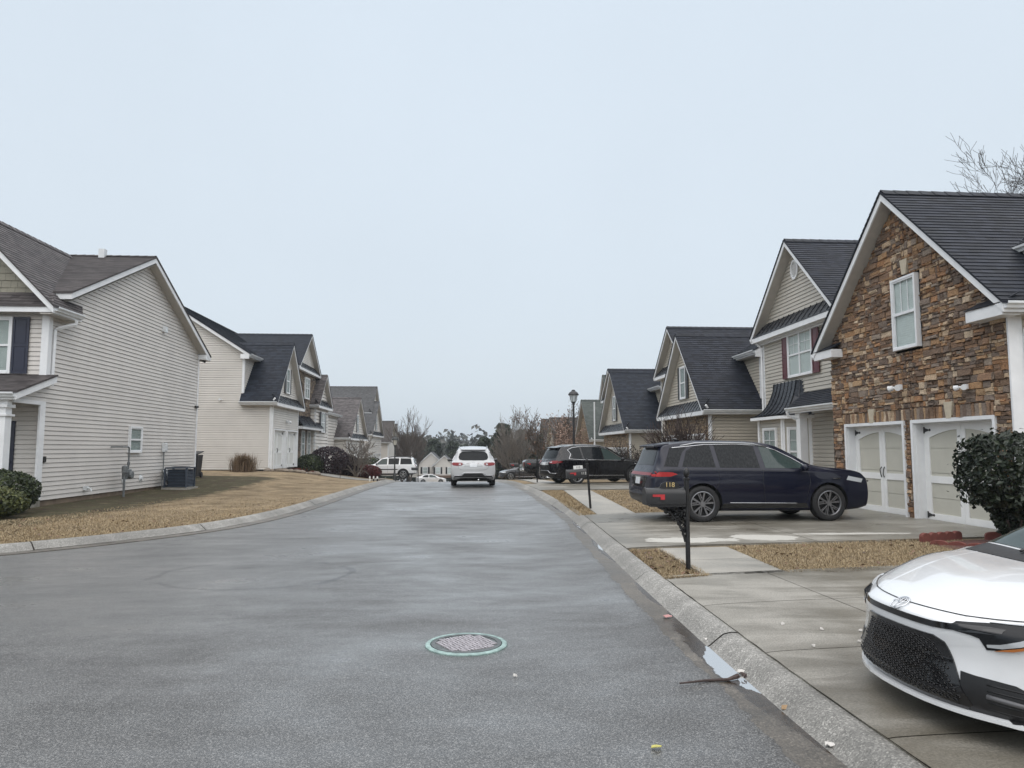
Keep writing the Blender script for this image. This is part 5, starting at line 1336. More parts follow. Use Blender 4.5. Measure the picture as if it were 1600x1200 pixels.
c.decal('windshield', GLASSM, [(X(2.92), -.60), (X(3.70), -.74), (X(3.70), .74), (X(2.92), .60)], (0, 0, -1), off=.004)
# ---- silver SUV driving away and the black one of the same kind
Lq = 4.99
def qx(name, label, loc, rz, paint, group, rear_detail=True):
    sp = dict(L=Lq, W=1.96, wr_=.385, ax=(1.12, 4.02), sf=(.22, 3.0), sr=(.22, 2.6), arch=1.13,
      top=[(0, .98), (.10, 1.10), (.22, 1.30), (.36, 1.52), (.5, 1.64), (.9, 1.71), (1.6, 1.745), (2.3, 1.73), (2.8, 1.66), (3.3, 1.42), (3.8, 1.15), (3.95, 1.11), (4.4, 1.03), (4.75, .92), (Lq, .74)],
      bot=[(0, .38), (.25, .29), (.7, .23), (4.3, .21), (4.75, .22), (Lq, .27)],
      belt=[(0, 1.04), (.5, 1.08), (1.5, 1.06), (3.7, 1.00), (Lq, .9)],
      wr=[(0, .82), (.4, .70), (1.0, .66), (2.9, .64), (3.8, .80), (4.2, .84), (Lq, .8)],
      nose=[(0, .1), (.3, .03), (.55, 0), (.75, .03), (1.0, .1), (1.4, .1)], tail=[(0, .1), (.35, .02), (.6, -.03), (.8, -.03), (1.0, .0), (1.8, .03)], rim=('y5', SATIN), zs=.66)
    c = Car(name, label, loc, rz, sp, paint, group); X = lambda x: x - Lq / 2; rl = lambda o: [(X(p[0]), p[1]) for p in o]
    c.both('side_window', GLASSM, rl([(2.50, 1.08), (3.55, 1.06), (3.30, 1.20), (2.95, 1.44), (2.75, 1.54), (2.48, 1.60)]))
    c.both('side_window', GLASSD, rl([(1.50, 1.10), (2.42, 1.085), (2.40, 1.61), (2.0, 1.635), (1.45, 1.635)]))
    c.both('side_window', GLASSD, rl([(.86, 1.12), (1.42, 1.105), (1.37, 1.63), (1.0, 1.58), (.80, 1.49), (.95, 1.33)]))
    c.both_seam('window_trim', CHROME, rl([(3.6, 1.05), (3.3, 1.23), (2.95, 1.47), (2.72, 1.58), (2.4, 1.645), (2.0, 1.665), (1.4, 1.665), (1.0, 1.61), (.76, 1.52), (.88, 1.34), (.74, 1.13), (1.2, 1.09), (3.6, 1.045)]), w_=.013)
    for pth in ([(2.46, 1.05), (2.44, .8), (2.5, .36)], [(1.45, 1.06), (1.47, .85), (1.36, .62)], [(3.52, 1.02), (3.56, .85), (3.48, .38)]): c.both_seam('panel_gap', GLOSSB, rl(pth), w_=.004)
    c.both_seam('sill_strip', CHROME, rl([(1.55, .40), (3.5, .38)]), w_=.018)
    c.handles((1.55, 2.60), .90, CHROME); c.mirrors(X(3.36), 1.10, paint if paint is P_BLACK else GLOSSB, .99)
    c.rails(X(.8), X(2.7), .62, SATIN)
    tl = [(.50, .93), (.70, .905), (.86, .92), (.93, 1.02), (.60, 1.04), (.46, 1.01)]
    for sd in (-1, 1): c.decal('taillight', REDL, [(sd * p[0], p[1]) for p in tl][::sd], (1, 0), off=.012)
    for sd in (-1, 1): c.decal('reverse_light', LAMPC, [(sd * p[0], p[1]) for p in [(.53, .955), (.62, .95), (.62, .99), (.52, .99)]][::sd], (1, 0), off=.016)
    c.both('taillight', REDL, rl([(.0, .92), (.30, .95), (.42, 1.0), (.28, 1.05), (.0, 1.04)]), off=.006)
    rw = [(-.60, 1.17), (-.45, 1.135), (.45, 1.135), (.60, 1.17), (.64, 1.27), (.60, 1.42), (.50, 1.50), (0, 1.53), (-.50, 1.50), (-.60, 1.42), (-.64, 1.27)]
    c.decal('rear_window', GLASSD, rw, (1, 0), off=.006)
    c.decal('tailgate_recess', M('grey_tailgate_recess', (.36, .37, .38), .3, .05), [(-.42, .86), (.42, .86), (.34, .97), (-.34, .97)], (1, 0), off=.002)
    c.seam('tailgate_trim', CHROME, [(-.42, .985), (.42, .985)], (1, 0), w_=.012)
    c.decal('number_plate', PLATE, [(-.15, .85), (.15, .85), (.15, .965), (-.15, .965)], (1, 0), off=.014)
    c.decal('bumper_trim', PLASTIC, [(-.86, .36), (.86, .36), (.80, .47), (.50, .48), (.38, .585), (-.38, .585), (-.50, .48), (-.80, .47)], (1, 0), off=.006)
    c.seam('bumper_strip', CHROME, [(-.88, .50), (-.55, .505), (-.40, .61), (.40, .61), (.55, .505), (.88, .50)], (1, 0), w_=.014, off=.008)
    c.seam('panel_gap', GLOSSB, [(-.66, .95), (-.62, .78), (-.48, .73), (.48, .73), (.62, .78), (.66, .95)], (1, 0), w_=.004)
    c.decal('windshield', GLASSM, [(X(2.88), -.58), (X(3.72), -.74), (X(3.72), .74), (X(2.88), .58)], (0, 0, -1), off=.004)
    m = MB(); m.prism([V3((X(.66), -.60, 1.68)), V3((X(.66), .60, 1.68)), V3((X(.30), .52, 1.615)), V3((X(.30), -.52, 1.615))], (0, 0, -.03)); m.build('spoiler', paint, c.root, bevel=.01)
    m = MB()
    k = 14; m.tube([c.cast(.055 * math.cos(2 * math.pi * i / k), 1.075 + .032 * math.sin(2 * math.pi * i / k), (1, 0))[0] + V3((-.006, 0, 0)) for i in range(k + 1)], .006, 5); m.build('badge', CHROME, c.root, True)
    c.both('headlight', LAMPC, rl([(4.40, .80), (4.76, .72), (4.80, .82), (4.45, .90)]), off=.004)
    m = MB(); m.tube([(X(.35), -.22, .30), (X(-.02), -.22, .31)], .04, 10); m.build('exhaust', CHROME, c.root, True)
    return c
cs = qx('moving_car', 'silver SUV seen from behind driving away up the middle of the road', (.36, 33.5, .0), R_(90), P_SILVER, None)
cb_ = qx('parked_car', 'black SUV with chrome window line parked in the second driveway, side on', (4.92 + .94 * 1.36 - .34 * .85, 31.5 + .34 * 1.36 + .94 * .85, .07), R_(19), P_BLACK, GC)
# ---- white saloon in the near driveway (only its nose is in view), faces the street
Lw = 4.63
SP_W = dict(L=Lw, W=1.79, wr_=.33, ax=(.98, 3.68), sf=(.44, 2.5), sr=(.3, 2.8), arch=1.12,
  top=[(0, .98), (.2, 1.06), (.6, 1.12), (1.2, 1.36), (1.8, 1.435), (2.3, 1.42), (2.65, 1.35), (3.2, 1.14), (3.52, .955), (3.6, .925), (4.0, .87), (4.35, .785), (4.55, .715), (Lw, .665)],
  bot=[(0, .30), (.3, .2), (4.0, .15), (4.4, .16), (Lw, .18)],
  belt=[(0, .92), (1.0, .94), (3.0, .90), (3.5, .89), (Lw, .75)],
  wr=[(0, .8), (.8, .70), (1.5, .62), (2.4, .62), (3.5, .80), (4.0, .84), (Lw, .82)],
  nose=[(0, .10), (.18, .03), (.28, .0), (.50, .035), (.62, .03), (.70, .04), (.80, .06), (1.4, .06)], tail=[(0, .1), (.4, 0), (.8, 0), (1.4, .1)], rim=('d5', SATIN), zs=.55)
c = Car('parked_car', 'white saloon nosing in from the right edge with black honeycomb grille', (2.55 + Lw / 2, 4.20, .105), R_(180), SP_W, P_WHITE, GC); c.root.scale = (1, 1, .935)
h2 = Lw / 2; X = lambda x: x - h2; FD = (-1, 0)
GRL = M('black_grille_mesh', (.009, .009, .010), .35, .1)
# front view coordinates a = y (ray towards -x has hx=(0,-1)): a>0 is the car's right
def fr(pts): return pts
grille = [(-.47, .195), (.47, .195), (.51, .235), (.36, .535), (.30, .562), (-.30, .562), (-.36, .535), (-.51, .235)]
c.decal('grille_surround', GLOSSB, grille, FD, off=.010, g=.025)
inner = [(-.44, .225), (.44, .225), (.455, .255), (.315, .515), (.28, .53), (-.28, .53), (-.315, .515), (-.455, .255)]
gmesh = MB()
for r_ in range(15):
    z = .245 + r_ * .0215
    for k in range(-26, 27):
        a = k * .036 + (.018 if r_ % 2 else 0)
        ok = len(cliprect(inner, a - .001, a + .001, z - .001, z + .001)) > 2
        if not ok: continue
        p, nr = c.cast(a, z, FD); U = Z_.cross(nr).normalized(); Vv = nr.cross(U)
        ring = [(U * (math.cos(i * math.pi / 3) * .0165) + Vv * (math.sin(i * math.pi / 3) * .0105)) for i in range(6)]
        P = [p + nr * .013 + q for q in ring] + [p + nr * .016 + q * .80 for q in ring] + [p + nr * .0115 + q * .6 for q in ring]
        gmesh.add(P, [(i, (i + 1) % 6, 6 + (i + 1) % 6, 6 + i) for i in range(6)] + [(6 + i, 6 + (i + 1) % 6, 12 + (i + 1) % 6, 12 + i) for i in range(6)])
gmesh.build('grille_mesh', M('gloss_grille_web', (.010, .010, .011), .35, 0, spec=.35), c.root)
# slim upper slot joining the lamps
c.decal('upper_slot', GLOSSB, [(-.62, .635), (-.30, .606), (.30, .606), (.62, .635), (.62, .668), (.30, .640), (-.30, .640), (-.62, .668)], FD, off=.006, g=.05)
for sd in (-1, 1):
    dd = (-.80, -sd * .6 * -1) ; dd = (-.83, .56 * sd)   # ray towards the rear of the corner
    nrm_ = math.hypot(*dd); d_ = (dd[0] / nrm_, dd[1] / nrm_); hx = (-d_[1], d_[0])
    def A(x, y): return x * hx[0] + y * hx[1]
    def side(pts): # pts given as (front-back x measured from nose, |y|, z) approximate surface points
        o = [(A(h2 - p[0], -sd * p[1]), p[2]) for p in pts]
        return o if sd > 0 else o[::-1]
    lamp = side([(.06, .38, .62), (.10, .50, .61), (.125, .535, .60), (.15, .555, .545), (.24, .63, .56), (.50, .80, .665), (.58, .84, .72), (.36, .74, .705), (.16, .60, .685), (.08, .42, .66)])
    c.decal('headlight', LAMPD, lamp, d_, off=.007, g=.04)
    c.decal('daytime_light', LAMPC, side([(.155, .56, .562), (.21, .605, .568), (.36, .71, .625), (.47, .78, .70), (.45, .77, .705), (.33, .69, .645), (.20, .60, .588), (.15, .56, .575)]), d_, off=.013, g=.03)
    c.decal('turn_light', AMBER, side([(.18, .58, .548), (.25, .635, .562), (.49, .79, .66), (.55, .83, .712), (.48, .785, .70), (.37, .715, .622), (.22, .612, .566)]), d_, off=.015, g=.03)
    c.decal('headlight_strip', LAMPC, side([(.14, .57, .682), (.28, .69, .70), (.46, .79, .718), (.56, .83, .722), (.56, .83, .714), (.46, .785, .710), (.28, .685, .692)]), d_, off=.012, g=.03)
    c.decal('fog_vent', PLASTIC, side([(.09, .44, .40), (.22, .66, .385), (.31, .75, .34), (.40, .80, .20), (.32, .74, .185), (.14, .54, .18), (.05, .36, .185), (.08, .45, .26)]), d_, off=.0065, g=.04)
    for z in (.235, .27, .33, .36):
        c.seam('fog_vent_bar', M('gloss_grille_web', (0, 0, 0)), [(A(h2 - .14, -sd * .56), z), (A(h2 - .30, -sd * .72), z - .004)], d_, w_=.006, off=.003)
    c.seam('fog_vent_blade', M('grey_blade', (.10, .10, .105), .35, 0), [(A(h2 - .14, -sd * .56), .300), (A(h2 - .27, -sd * .70), .29)], d_, w_=.016, off=.004)
    c.decal('splitter_corner', PLASTIC, side([(.10, .44, .165), (.40, .80, .165), (.46, .84, .20), (.42, .82, .225), (.12, .5, .19)]), d_, off=.03, g=.04, skirt=.05)
# front lip in body colour
P = []
for k in range(31):
    a = -.78 + 1.56 * k / 30; p, nr = c.cast(a, .205, FD); P.append(p + nr * .022)
m = MB()
for i in range(30):
    p, q = P[i], P[i + 1]; a = V3((-.05, 0, .002)); b = V3((0, 0, -.028)) if True else 0
    m.prism([p + V3((-.06, 0, .012)), p + V3((.012, 0, 0)), p + V3((.012, 0, -.022)), p + V3((-.06, 0, -.022))], q - p)
m.build('front_lip', P_WHITE, c.root, True, 35)
c.decal('lower_intake', PLASTIC, [(-.6, .155), (.6, .155), (.62, .19), (-.62, .19)], FD, off=.004)
# bonnet shut line and crease lines
TD = (0, 0, -1)
c.seam('panel_gap', GLOSSB, [(-.68, .716), (-.55, .703), (-.42, .694), (0, .690), (.42, .694), (.55, .703), (.68, .716)], FD, w_=.005, off=.0)
for sd in (-1, 1):
    c.seam('panel_gap', GLOSSB, [(X(4.28), sd * .68), (X(3.9), sd * .745), (X(3.5), sd * .77)], TD, w_=.005, off=0)
    c.seam('bonnet_crease', P_WHITE, [(X(4.5), sd * .36), (X(4.1), sd * .47), (X(3.6), sd * .56)], TD, w_=.05, off=-.0455)
c.decal('cowl', PLASTIC, [(X(3.52), -.72), (X(3.68), -.68), (X(3.74), 0), (X(3.68), .68), (X(3.52), .72), (X(3.58), 0)], TD, off=.006)
c.decal('windshield', GLASSM, [(X(2.70), -.56), (X(3.50), -.71), (X(3.56), 0), (X(3.50), .71), (X(2.70), .56), (X(2.66), 0)], TD, off=.005)
for sd, y0_ in ((1, .30), (-1, -.28)):
    P = [c.cast(X(3.60 - .02 * k), y0_ + (-.11 if sd > 0 else -.0) * k * .6 + .0, TD)[0] + Z_ * .02 for k in range(6)]
    m = MB(); m.tube(P, .010, 5); m.build('wiper', PLASTIC, c.root, True)
# emblem: three chrome ovals
p0, nr = c.cast(0, .688 + .0, FD)
def oval(cy, cz, ry, rz, r, name='emblem_ring'):
    k = 22; m = MB(); pts = []
    for i in range(k + 1):
        t = 2 * math.pi * i / k; p, nr = c.cast(cy + ry * math.cos(t), cz + rz * math.sin(t), FD); pts.append(p + nr * .009)
    m.tube(pts, r, 5); m.build(name, CHROME, c.root, True)
oval(0, .672, .056, .030, .004); oval(0, .684, .036, .013, .003); oval(0, .674, .015, .026, .003)
c.both('side_window', GLASSM, [(X(p[0]), p[1]) for p in [(1.9, .95), (3.2, .92), (2.7, 1.24), (2.3, 1.34), (1.95, 1.36)]])
c.both('side_window', GLASSD, [(X(p[0]), p[1]) for p in [(.9, .98), (1.8, .955), (1.85, 1.36), (1.3, 1.3), (1.0, 1.16)]])
c.mirrors(X(2.82), .98, P_WHITE, .90)
# ---- white SUV of an older boxier kind, side-on in a left driveway
Lt = 4.87
SP_T = dict(L=Lt, W=1.89, wr_=.385, ax=(1.05, 3.92), sf=(.14, 3.0), sr=(.10, 3.0), arch=1.22,
  top=[(0, 1.08), (.08, 1.25), (.2, 1.60), (.3, 1.72), (.8, 1.78), (2.0, 1.79), (2.6, 1.74), (2.95, 1.60), (3.35, 1.28), (3.5, 1.20), (4.2, 1.14), (4.7, 1.06), (Lt, .92)],
  bot=[(0, .42), (.3, .34), (4.3, .32), (Lt, .36)], belt=[(0, 1.16), (2.5, 1.14), (Lt, 1.02)],
  wr=[(0, .84), (.4, .76), (2.6, .74), (3.4, .84), (Lt, .88)], nose=[(0, .06), (.5, 0), (1.4, .04)], tail=[(0, .06), (.5, -.03), (1.0, .0), (1.8, .02)], rim=('y5', SATIN), clad=.46)
c = Car('parked_car', 'white boxy SUV parked side on in a left driveway behind the pale lamp post', (-6.45, 60.6, -.84), R_(180), SP_T, P_WHITE, GC)
X = lambda x: x - Lt / 2; rl = lambda o: [(X(p[0]), p[1]) for p in o]
for gl, o_ in ((GLASSM, [(2.36, 1.18), (3.3, 1.16), (3.02, 1.42), (2.78, 1.62), (2.36, 1.67)]), (GLASSD, [(1.42, 1.19), (2.26, 1.18), (2.26, 1.68), (1.38, 1.69)]), (GLASSD, [(.32, 1.20), (1.30, 1.19), (1.28, 1.69), (.44, 1.67)])):
    c.both('side_window', gl, rl(o_))
c.both('side_moulding', PLASTIC, rl([(1.5, .74), (3.42, .74), (3.42, .82), (1.5, .82)]), off=.012)
c.handles((1.55, 2.42), 1.0, PLASTIC); c.mirrors(X(3.2), 1.22, PLASTIC, .96); c.rails(X(.4), X(2.3), .68, PLASTIC, .03)
for pth in ([(2.31, 1.15), (2.3, .5)], [(1.36, 1.15), (1.40, .85), (1.5, .5)], [(3.4, 1.13), (3.42, .5)]): c.both_seam('panel_gap', GLOSSB, rl(pth), w_=.005)
c.decal('taillight', REDL, [(-.80, .95), (-.66, .95), (-.66, 1.22), (-.80, 1.22)], (1, 0), off=.01); c.decal('taillight', REDL, [(.66, .95), (.80, .95), (.80, 1.22), (.66, 1.22)], (1, 0), off=.01)
c.decal('rear_window', GLASSD, [(-.7, 1.2), (.7, 1.2), (.64, 1.64), (-.64, 1.64)], (1, 0), off=.006)
# ---- far vehicles on the right beyond the crest, and the white one on the road
def saloon(label, loc, rz, paint, scale=1.0, rim=SATIN, group=GC, name='parked_car'):
    sp = dict(SP_W); sp = {k: v for k, v in SP_W.items()}; sp['rim'] = ('d5', rim)
    c = Car(name, label, loc, rz, sp, paint, group); X = lambda x: x - Lw / 2
    c.both('side_window', GLASSM, [(X(p[0]), p[1]) for p in [(1.9, .95), (3.2, .92), (2.7, 1.24), (2.3, 1.34), (1.95, 1.36)]])
    c.both('side_window', GLASSD, [(X(p[0]), p[1]) for p in [(.9, .98), (1.8, .955), (1.85, 1.36), (1.3, 1.3), (1.0, 1.16)]])
    c.decal('windshield', GLASSM, [(X(2.70), -.56), (X(3.50), -.71), (X(3.56), 0), (X(3.50), .71), (X(2.70), .56), (X(2.66), 0)], TD, off=.005)
    c.both('headlight', LAMPC, [(X(4.1), .62), (X(4.5), .6), (X(4.5), .70), (X(4.12), .73)], off=.006)
    c.both_seam('sill_strip', CHROME, [(X(1.2), .3), (X(3.3), .3)], w_=.012); c.mirrors(X(3.05), .98, paint, .90)
    return c
saloon('dark car with chrome sill on a sloping drive at the right of the crest', (5.15, 60.5, -.98), R_(180), P_CHARC)
saloon('white car half hidden beyond the crest of the road', (-5.2, 112.0, -3.72), R_(10), P_WHITE)
SP_P = dict(L=5.2, W=2.0, wr_=.42, ax=(1.2, 4.3), sf=(.1, 3), sr=(.08, 3), arch=1.2,
  top=[(0, 1.12), (.1, 1.22), (.3, 1.24), (1.6, 1.25), (1.75, 1.3), (1.95, 1.78), (2.2, 1.84), (3.0, 1.82), (3.3, 1.6), (3.7, 1.28), (4.0, 1.22), (4.8, 1.15), (5.2, .98)],
  bot=[(0, .55), (.3, .42), (4.6, .4), (5.2, .45)], belt=[(0, 1.18), (2, 1.2), (5.2, 1.05)], wr=[(0, .92), (1.6, .92), (2.0, .76), (3, .74), (3.8, .86), (5.2, .9)],
  nose=[(0, .05), (.6, 0), (1.4, .03)], tail=[(0, .04), (.6, 0), (1.4, .0)], rim=('s6', DARKW), clad=.5)
c = Car('pickup_truck', 'tall black pickup truck behind the black SUV with its tail to the road', (6.15, 44.3, -.28), R_(0), SP_P, P_BLACK, GC, 'truck')
X = lambda x: x - 2.6
c.both('side_window', GLASSD, [(X(p[0]), p[1]) for p in [(2.1, 1.28), (3.55, 1.26), (3.1, 1.68), (2.2, 1.74)]])
for sd in (-1, 1): c.decal('taillight', REDL, [(sd * p[0], p[1]) for p in [(.70, .85), (.84, .85), (.84, 1.1), (.70, 1.1)]][::sd], (1, 0), off=.01)
c.decal('number_plate', PLATE, [(-.16, .62), (.16, .62), (.16, .76), (-.16, .76)], (1, 0), off=.01)
m = MB(); m.box(X(-.12), X(.02), -.9, .9, .55, .70); m.build('rear_bumper', CHROME, c.root, bevel=.02); c.mirrors(X(3.4), 1.3, PLASTIC, 1.02)
# ------------------------------------------------------------------ plants
def leaf(mb, p, nrm, size, rg, asp=1.6):
    """one small two-faced leaf, folded along its midrib"""
    a = nrm.cross(V3((rg.gauss(0, 1), rg.gauss(0, 1), rg.gauss(0, 1))))
    if a.length < 1e-4: a = V3((1, 0, 0))
    a.normalize(); b = nrm.cross(a).normalized(); l, w_ = size * asp * .5, size * .5
    mb.add([p - a * l, p + b * w_ + nrm * (w_ * .3), p + a * l, p - b * w_ + nrm * (w_ * .3)], [(0, 1, 2), (0, 2, 3)])
def rdir(rg):
    while True:
        v = V3((rg.uniform(-1, 1), rg.uniform(-1, 1), rg.uniform(-1, 1)))
        if .05 < v.length < 1: return v.normalized()
def lumpy(rg, n=7):
    K = [(rdir(rg), rg.uniform(.06, .2)) for _ in range(n)]
    return lambda d: 1 + sum(a * (max(0, d.dot(k)) ** 4) for k, a in K) - .07
def shrub(name, label, loc, rx, ry, rz, mat, n, size, seed, group=None, cat='shrub', flat=.0, stem=BARKD, box=False, shell=.28, loose=.05, zc=None):
    rg = random.Random(seed); x, y, z = loc; t = thing(name, label, cat, loc, 0, group); f = lumpy(rg, 9); mb = MB()
    cz = z + (zc if zc is not None else rz * .92)
    for i in range(n):
        d = rdir(rg)
        if box:
            m = max(abs(d.x), abs(d.y), abs(d.z)); k = (1 / m) ** .62
        else: k = 1
        r = f(d) * k * (1 - shell * rg.random() ** 2.2) + rg.gauss(0, loose * .6) * (rg.random() < .3)
        p = V3((x + d.x * rx * r, y + d.y * ry * r, cz + d.z * rz * r))
        if p.z < z + .02: p.z = z + .02 + rg.random() * .1
        nr = (d * .9 + rdir(rg) * .8).normalized(); leaf(mb, p, nr, size * rg.uniform(.6, 1.25), rg)
    mb.build('foliage', mat, t)
    st = MB()
    for k in range(9):
        d = rdir(rg); d.z = abs(d.z) * .8 + .4; st.tube([(x + d.x * .05, y + d.y * .05, z - .05), (x + d.x * rx * .35, y + d.y * ry * .35, z + rz * .7), (x + d.x * rx * .75, y + d.y * ry * .75, cz + d.z * rz * .45)], [.03, .02, .008], 5)
    st.build('stem', stem, t)
    return t
LF_BOX = leafmat('boxwood_leaves', [(.010, .016, .007), (.022, .032, .012), (.04, .055, .018), (.016, .024, .010), (.06, .075, .022)])
LF_BOX2 = leafmat('yellow_green_leaves', [(.020, .028, .010), (.045, .055, .016), (.085, .095, .025), (.03, .04, .013), (.12, .12, .035)])
LF_DARK = leafmat('dark_glossy_leaves', [(.006, .011, .007), (.013, .021, .012), (.025, .036, .018), (.009, .015, .009)], .32)
LF_PURP = leafmat('purple_barberry_leaves', [(.012, .008, .012), (.024, .012, .018), (.035, .017, .024), (.016, .012, .013)])
LF_RED = leafmat('red_nandina_leaves', [(.06, .012, .014), (.11, .02, .02), (.04, .012, .012), (.15, .035, .03)])
LF_PINE = leafmat('pine_needles', [(.012, .020, .012), (.022, .034, .018), (.035, .048, .024), (.016, .024, .015), (.045, .055, .03)])
LF_WOOD = leafmat('distant_wood_foliage', [(.030, .038, .032), (.045, .052, .042), (.06, .062, .052), (.07, .066, .058)])
LF_BROWN = leafmat('dry_brown_leaves', [(.10, .055, .03), (.16, .09, .05), (.07, .045, .03)])
shrub('round_shrub', 'large dark clipped evergreen mound against the porch corner of the corner house', (-11.1, 18.0, .1), .88, .78, .54, LF_BOX, 6500, .055, 1, 'clipped shrubs by the corner house')
shrub('round_shrub', 'smaller yellow-green clipped shrub in front of the dark mound, lower left', (-10.75, 16.9, .1), .78, .62, .38, LF_BOX2, 5200, .05, 2, 'clipped shrubs by the corner house')
shrub('topiary_shrub', 'tall dark evergreen shrub on a bare stem beside the right garage door', (8.85, 11.25, .1), .60, .62, .60, LF_DARK, 5200, .06, 3, box=True, zc=1.20, loose=.16)
t = bpy.data.objects['topiary_shrub']
mb = MB(); rg = random.Random(31)
for i in range(2200):
    zz = rg.random() ** .7; r = (.14 + .36 * zz) * math.sqrt(rg.random()); a = rg.uniform(0, 6.283)
    leaf(mb, V3((8.85 + r * math.cos(a), 11.25 + r * math.sin(a), .25 + .75 * zz)), rdir(rg), .06 * rg.uniform(.6, 1.2), rg)
mb.build('lower_foliage', LF_DARK, t)
mb = MB(); mb.tube([(8.85, 11.25, .0), (8.87, 11.24, .4), (8.83, 11.27, .9)], [.07, .05, .04], 7); mb.build('trunk', BARK, t)
for i, (x, y, r, rz, mt, lab) in enumerate([(-9.0, 48.3, 1.35, .95, LF_PURP, 'biggest round purple-black bush by the entry of the cream house'), (-8.4, 51.8, 1.0, .75, LF_PURP, 'second purple bush, narrower, just right of the biggest one'), (-10.0, 47.2, .9, .62, LF_BOX, 'dark green bush at the foot of the stone entry windows')]):
    shrub('round_shrub', lab, (x, y, T(x, y)), r, r, rz, mt, 3200, .10, 10 + i, 'bushes along the left driveway')
for i, (x, y, r, rz, lab) in enumerate([(-7.9, 53.5, .85, .52, 'left red-leaved bush near the white boxy SUV'), (-7.1, 54.6, .8, .50, 'right red-leaved bush touching the nose of the white boxy SUV')]):
    shrub('red_shrub', lab, (x, y, T(x, y)), r, r, rz, LF_RED, 2200, .10, 20 + i, 'red bushes by the white SUV')
for i, (x, y, r, rz, lab) in enumerate([(-8.8, 62.5, .95, .75, 'left dark green dome bush behind the white boxy SUV'), (-8.1, 63.2, 1.05, .85, 'right and larger dark green dome bush behind the white boxy SUV')]):
    shrub('round_shrub', lab, (x, y, T(x, y)), r, r, rz, LF_BOX, 2400, .12, 30 + i, 'dome bushes on the left')
# dry ornamental grass clump
t = thing('ornamental_grass', 'tuft of dry brown ornamental grass against the cream siding', 'grass clump', (-10.9, 36.3, T(-10.9, 36.3)))
rg = random.Random(5); mb = MB(); x0, y0 = -10.9, 36.3; z0 = T(x0, y0)
for i in range(1500):
    a = rg.uniform(0, 6.283); lean = rg.uniform(0, .75) ** 1.2; h_ = rg.uniform(.5, 1.05); w_ = .009
    bx_, by_ = x0 + rg.gauss(0, .22), y0 + rg.gauss(0, .2); d = V3((math.cos(a), math.sin(a), 0)); s_ = V3((-d.y, d.x, 0)) * w_
    p0 = V3((bx_, by_, z0)); p1 = p0 + d * lean * h_ * .35 + Z_ * h_ * .6; p2 = p0 + d * lean * h_ + Z_ * h_ * (1 - .35 * lean)
    mb.add([p0 - s_, p0 + s_, p1 + s_, p1 - s_, p2], [(0, 1, 2, 3), (3, 2, 4)])
mb.build('blades', leafmat('dry_grass_blades', [(.09, .06, .04), (.17, .12, .075), (.24, .18, .115), (.12, .08, .055)], .8), t)
# bare trees
def bare_tree(name, label, loc, h_, seed, mat=BARK, stems=1, spread=.45, levels=4, r0=.14, group=None, up=.35, kids=5, thin=1.0, berries=None, cat='tree', first=.25, minr=.006):
    rg = random.Random(seed); t = thing(name, label, cat, loc, 0, group); x, y, z = loc; tk = MB(); br = MB(); tips = []
    def grow(p, d, ln, r, lv):
        n = 5 if lv < 2 else 4; P = [p]; q = p.copy(); dd = d.copy(); rs = [r]
        for i in range(n):
            dd = (dd + rdir(rg) * .16 + Z_ * up * .16).normalized(); q = q + dd * (ln / n); P.append(q.copy()); rs.append(max(minr, r * (1 - .72 * (i + 1) / n)))
        (tk if lv == 0 else br).tube(P, rs, 7 if lv == 0 else (5 if lv == 1 else 3), lv < 2)
        if lv >= levels: tips.append(q); return
        k = kids if lv > 0 else kids + 3
        for i in range(k):
            u = first + (1 - first) * (i + rg.random()) / k if lv == 0 else .2 + .8 * (i + rg.random()) / k
            f_ = u * n; j = min(int(f_), n - 1); pp = P[j] + (P[j + 1] - P[j]) * (f_ - j); ax = (P[j + 1] - P[j]).normalized()
            sd = ax.cross(rdir(rg)).normalized(); nd = (ax * 1.0 + sd * rg.uniform(spread * .7, spread * 1.5)).normalized()
            grow(pp, nd, ln * rg.uniform(.42, .66) * (1.12 - .35 * u if lv == 0 else 1), max(minr, rs[j] * rg.uniform(.45, .62)), lv + 1)
    for s in range(stems):
        if stems == 1: d = Z_ + rdir(rg) * .05
        else:
            a = 6.283 * (s + rg.random() * .5) / stems; d = V3((math.cos(a) * spread, math.sin(a) * spread, 1))
        grow(V3((x, y, z - .05)), d.normalized(), h_ * (.62 if stems == 1 else rg.uniform(.45, .6)), r0 * (1 if stems == 1 else .6), 0 if stems == 1 else 1)
    zm = max(v[2] for v in br.v); k = h_ / max(.1, zm - z)      # bring the grown tree to its stated height
    for q in (tk, br): q.v = [(x + (a - x) * k, y + (b - y) * k, z + (c - z) * k if c > z else c) for a, b, c in q.v]
    tips = [V3((x + (p.x - x) * k, y + (p.y - y) * k, z + (p.z - z) * k)) for p in tips]
    if stems == 1: tk.build('trunk', mat, t)
    br.build('branches', mat, t)
    if berries:
        m = MB()
        for p in tips:
            if rg.random() < berries[1]:
                for _ in range(berries[2]): leaf(m, p + rdir(rg) * berries[3], rdir(rg), berries[4], rg)
        m.build('dry_leaves', berries[0], t)
    return t
GBT = 'bare winter trees'
bare_tree('bare_tree', 'big bare tree rising behind the ridge of the stone house', (30.0, 33.0, 0), 19.6, 41, M('dark_bark', (.045, .038, .036), .85, .2, 8), 1, .55, 5, .30, GBT, .3, 5, first=.45, minr=.010)
bare_tree('bare_tree', 'pale upright bare tree at the end of the left row of houses', (-7.2, 96, zb(96)), 10.2, 42, BARK, 4, .34, 4, .16, GBT, .6, 7, minr=.018)
bare_tree('bare_tree', 'bare upright tree above the evergreens, right of the silver SUV', (6.2, 88, zb(88)), 9.6, 43, BARKL, 5, .42, 4, .16, GBT, .6, 7, minr=.018)
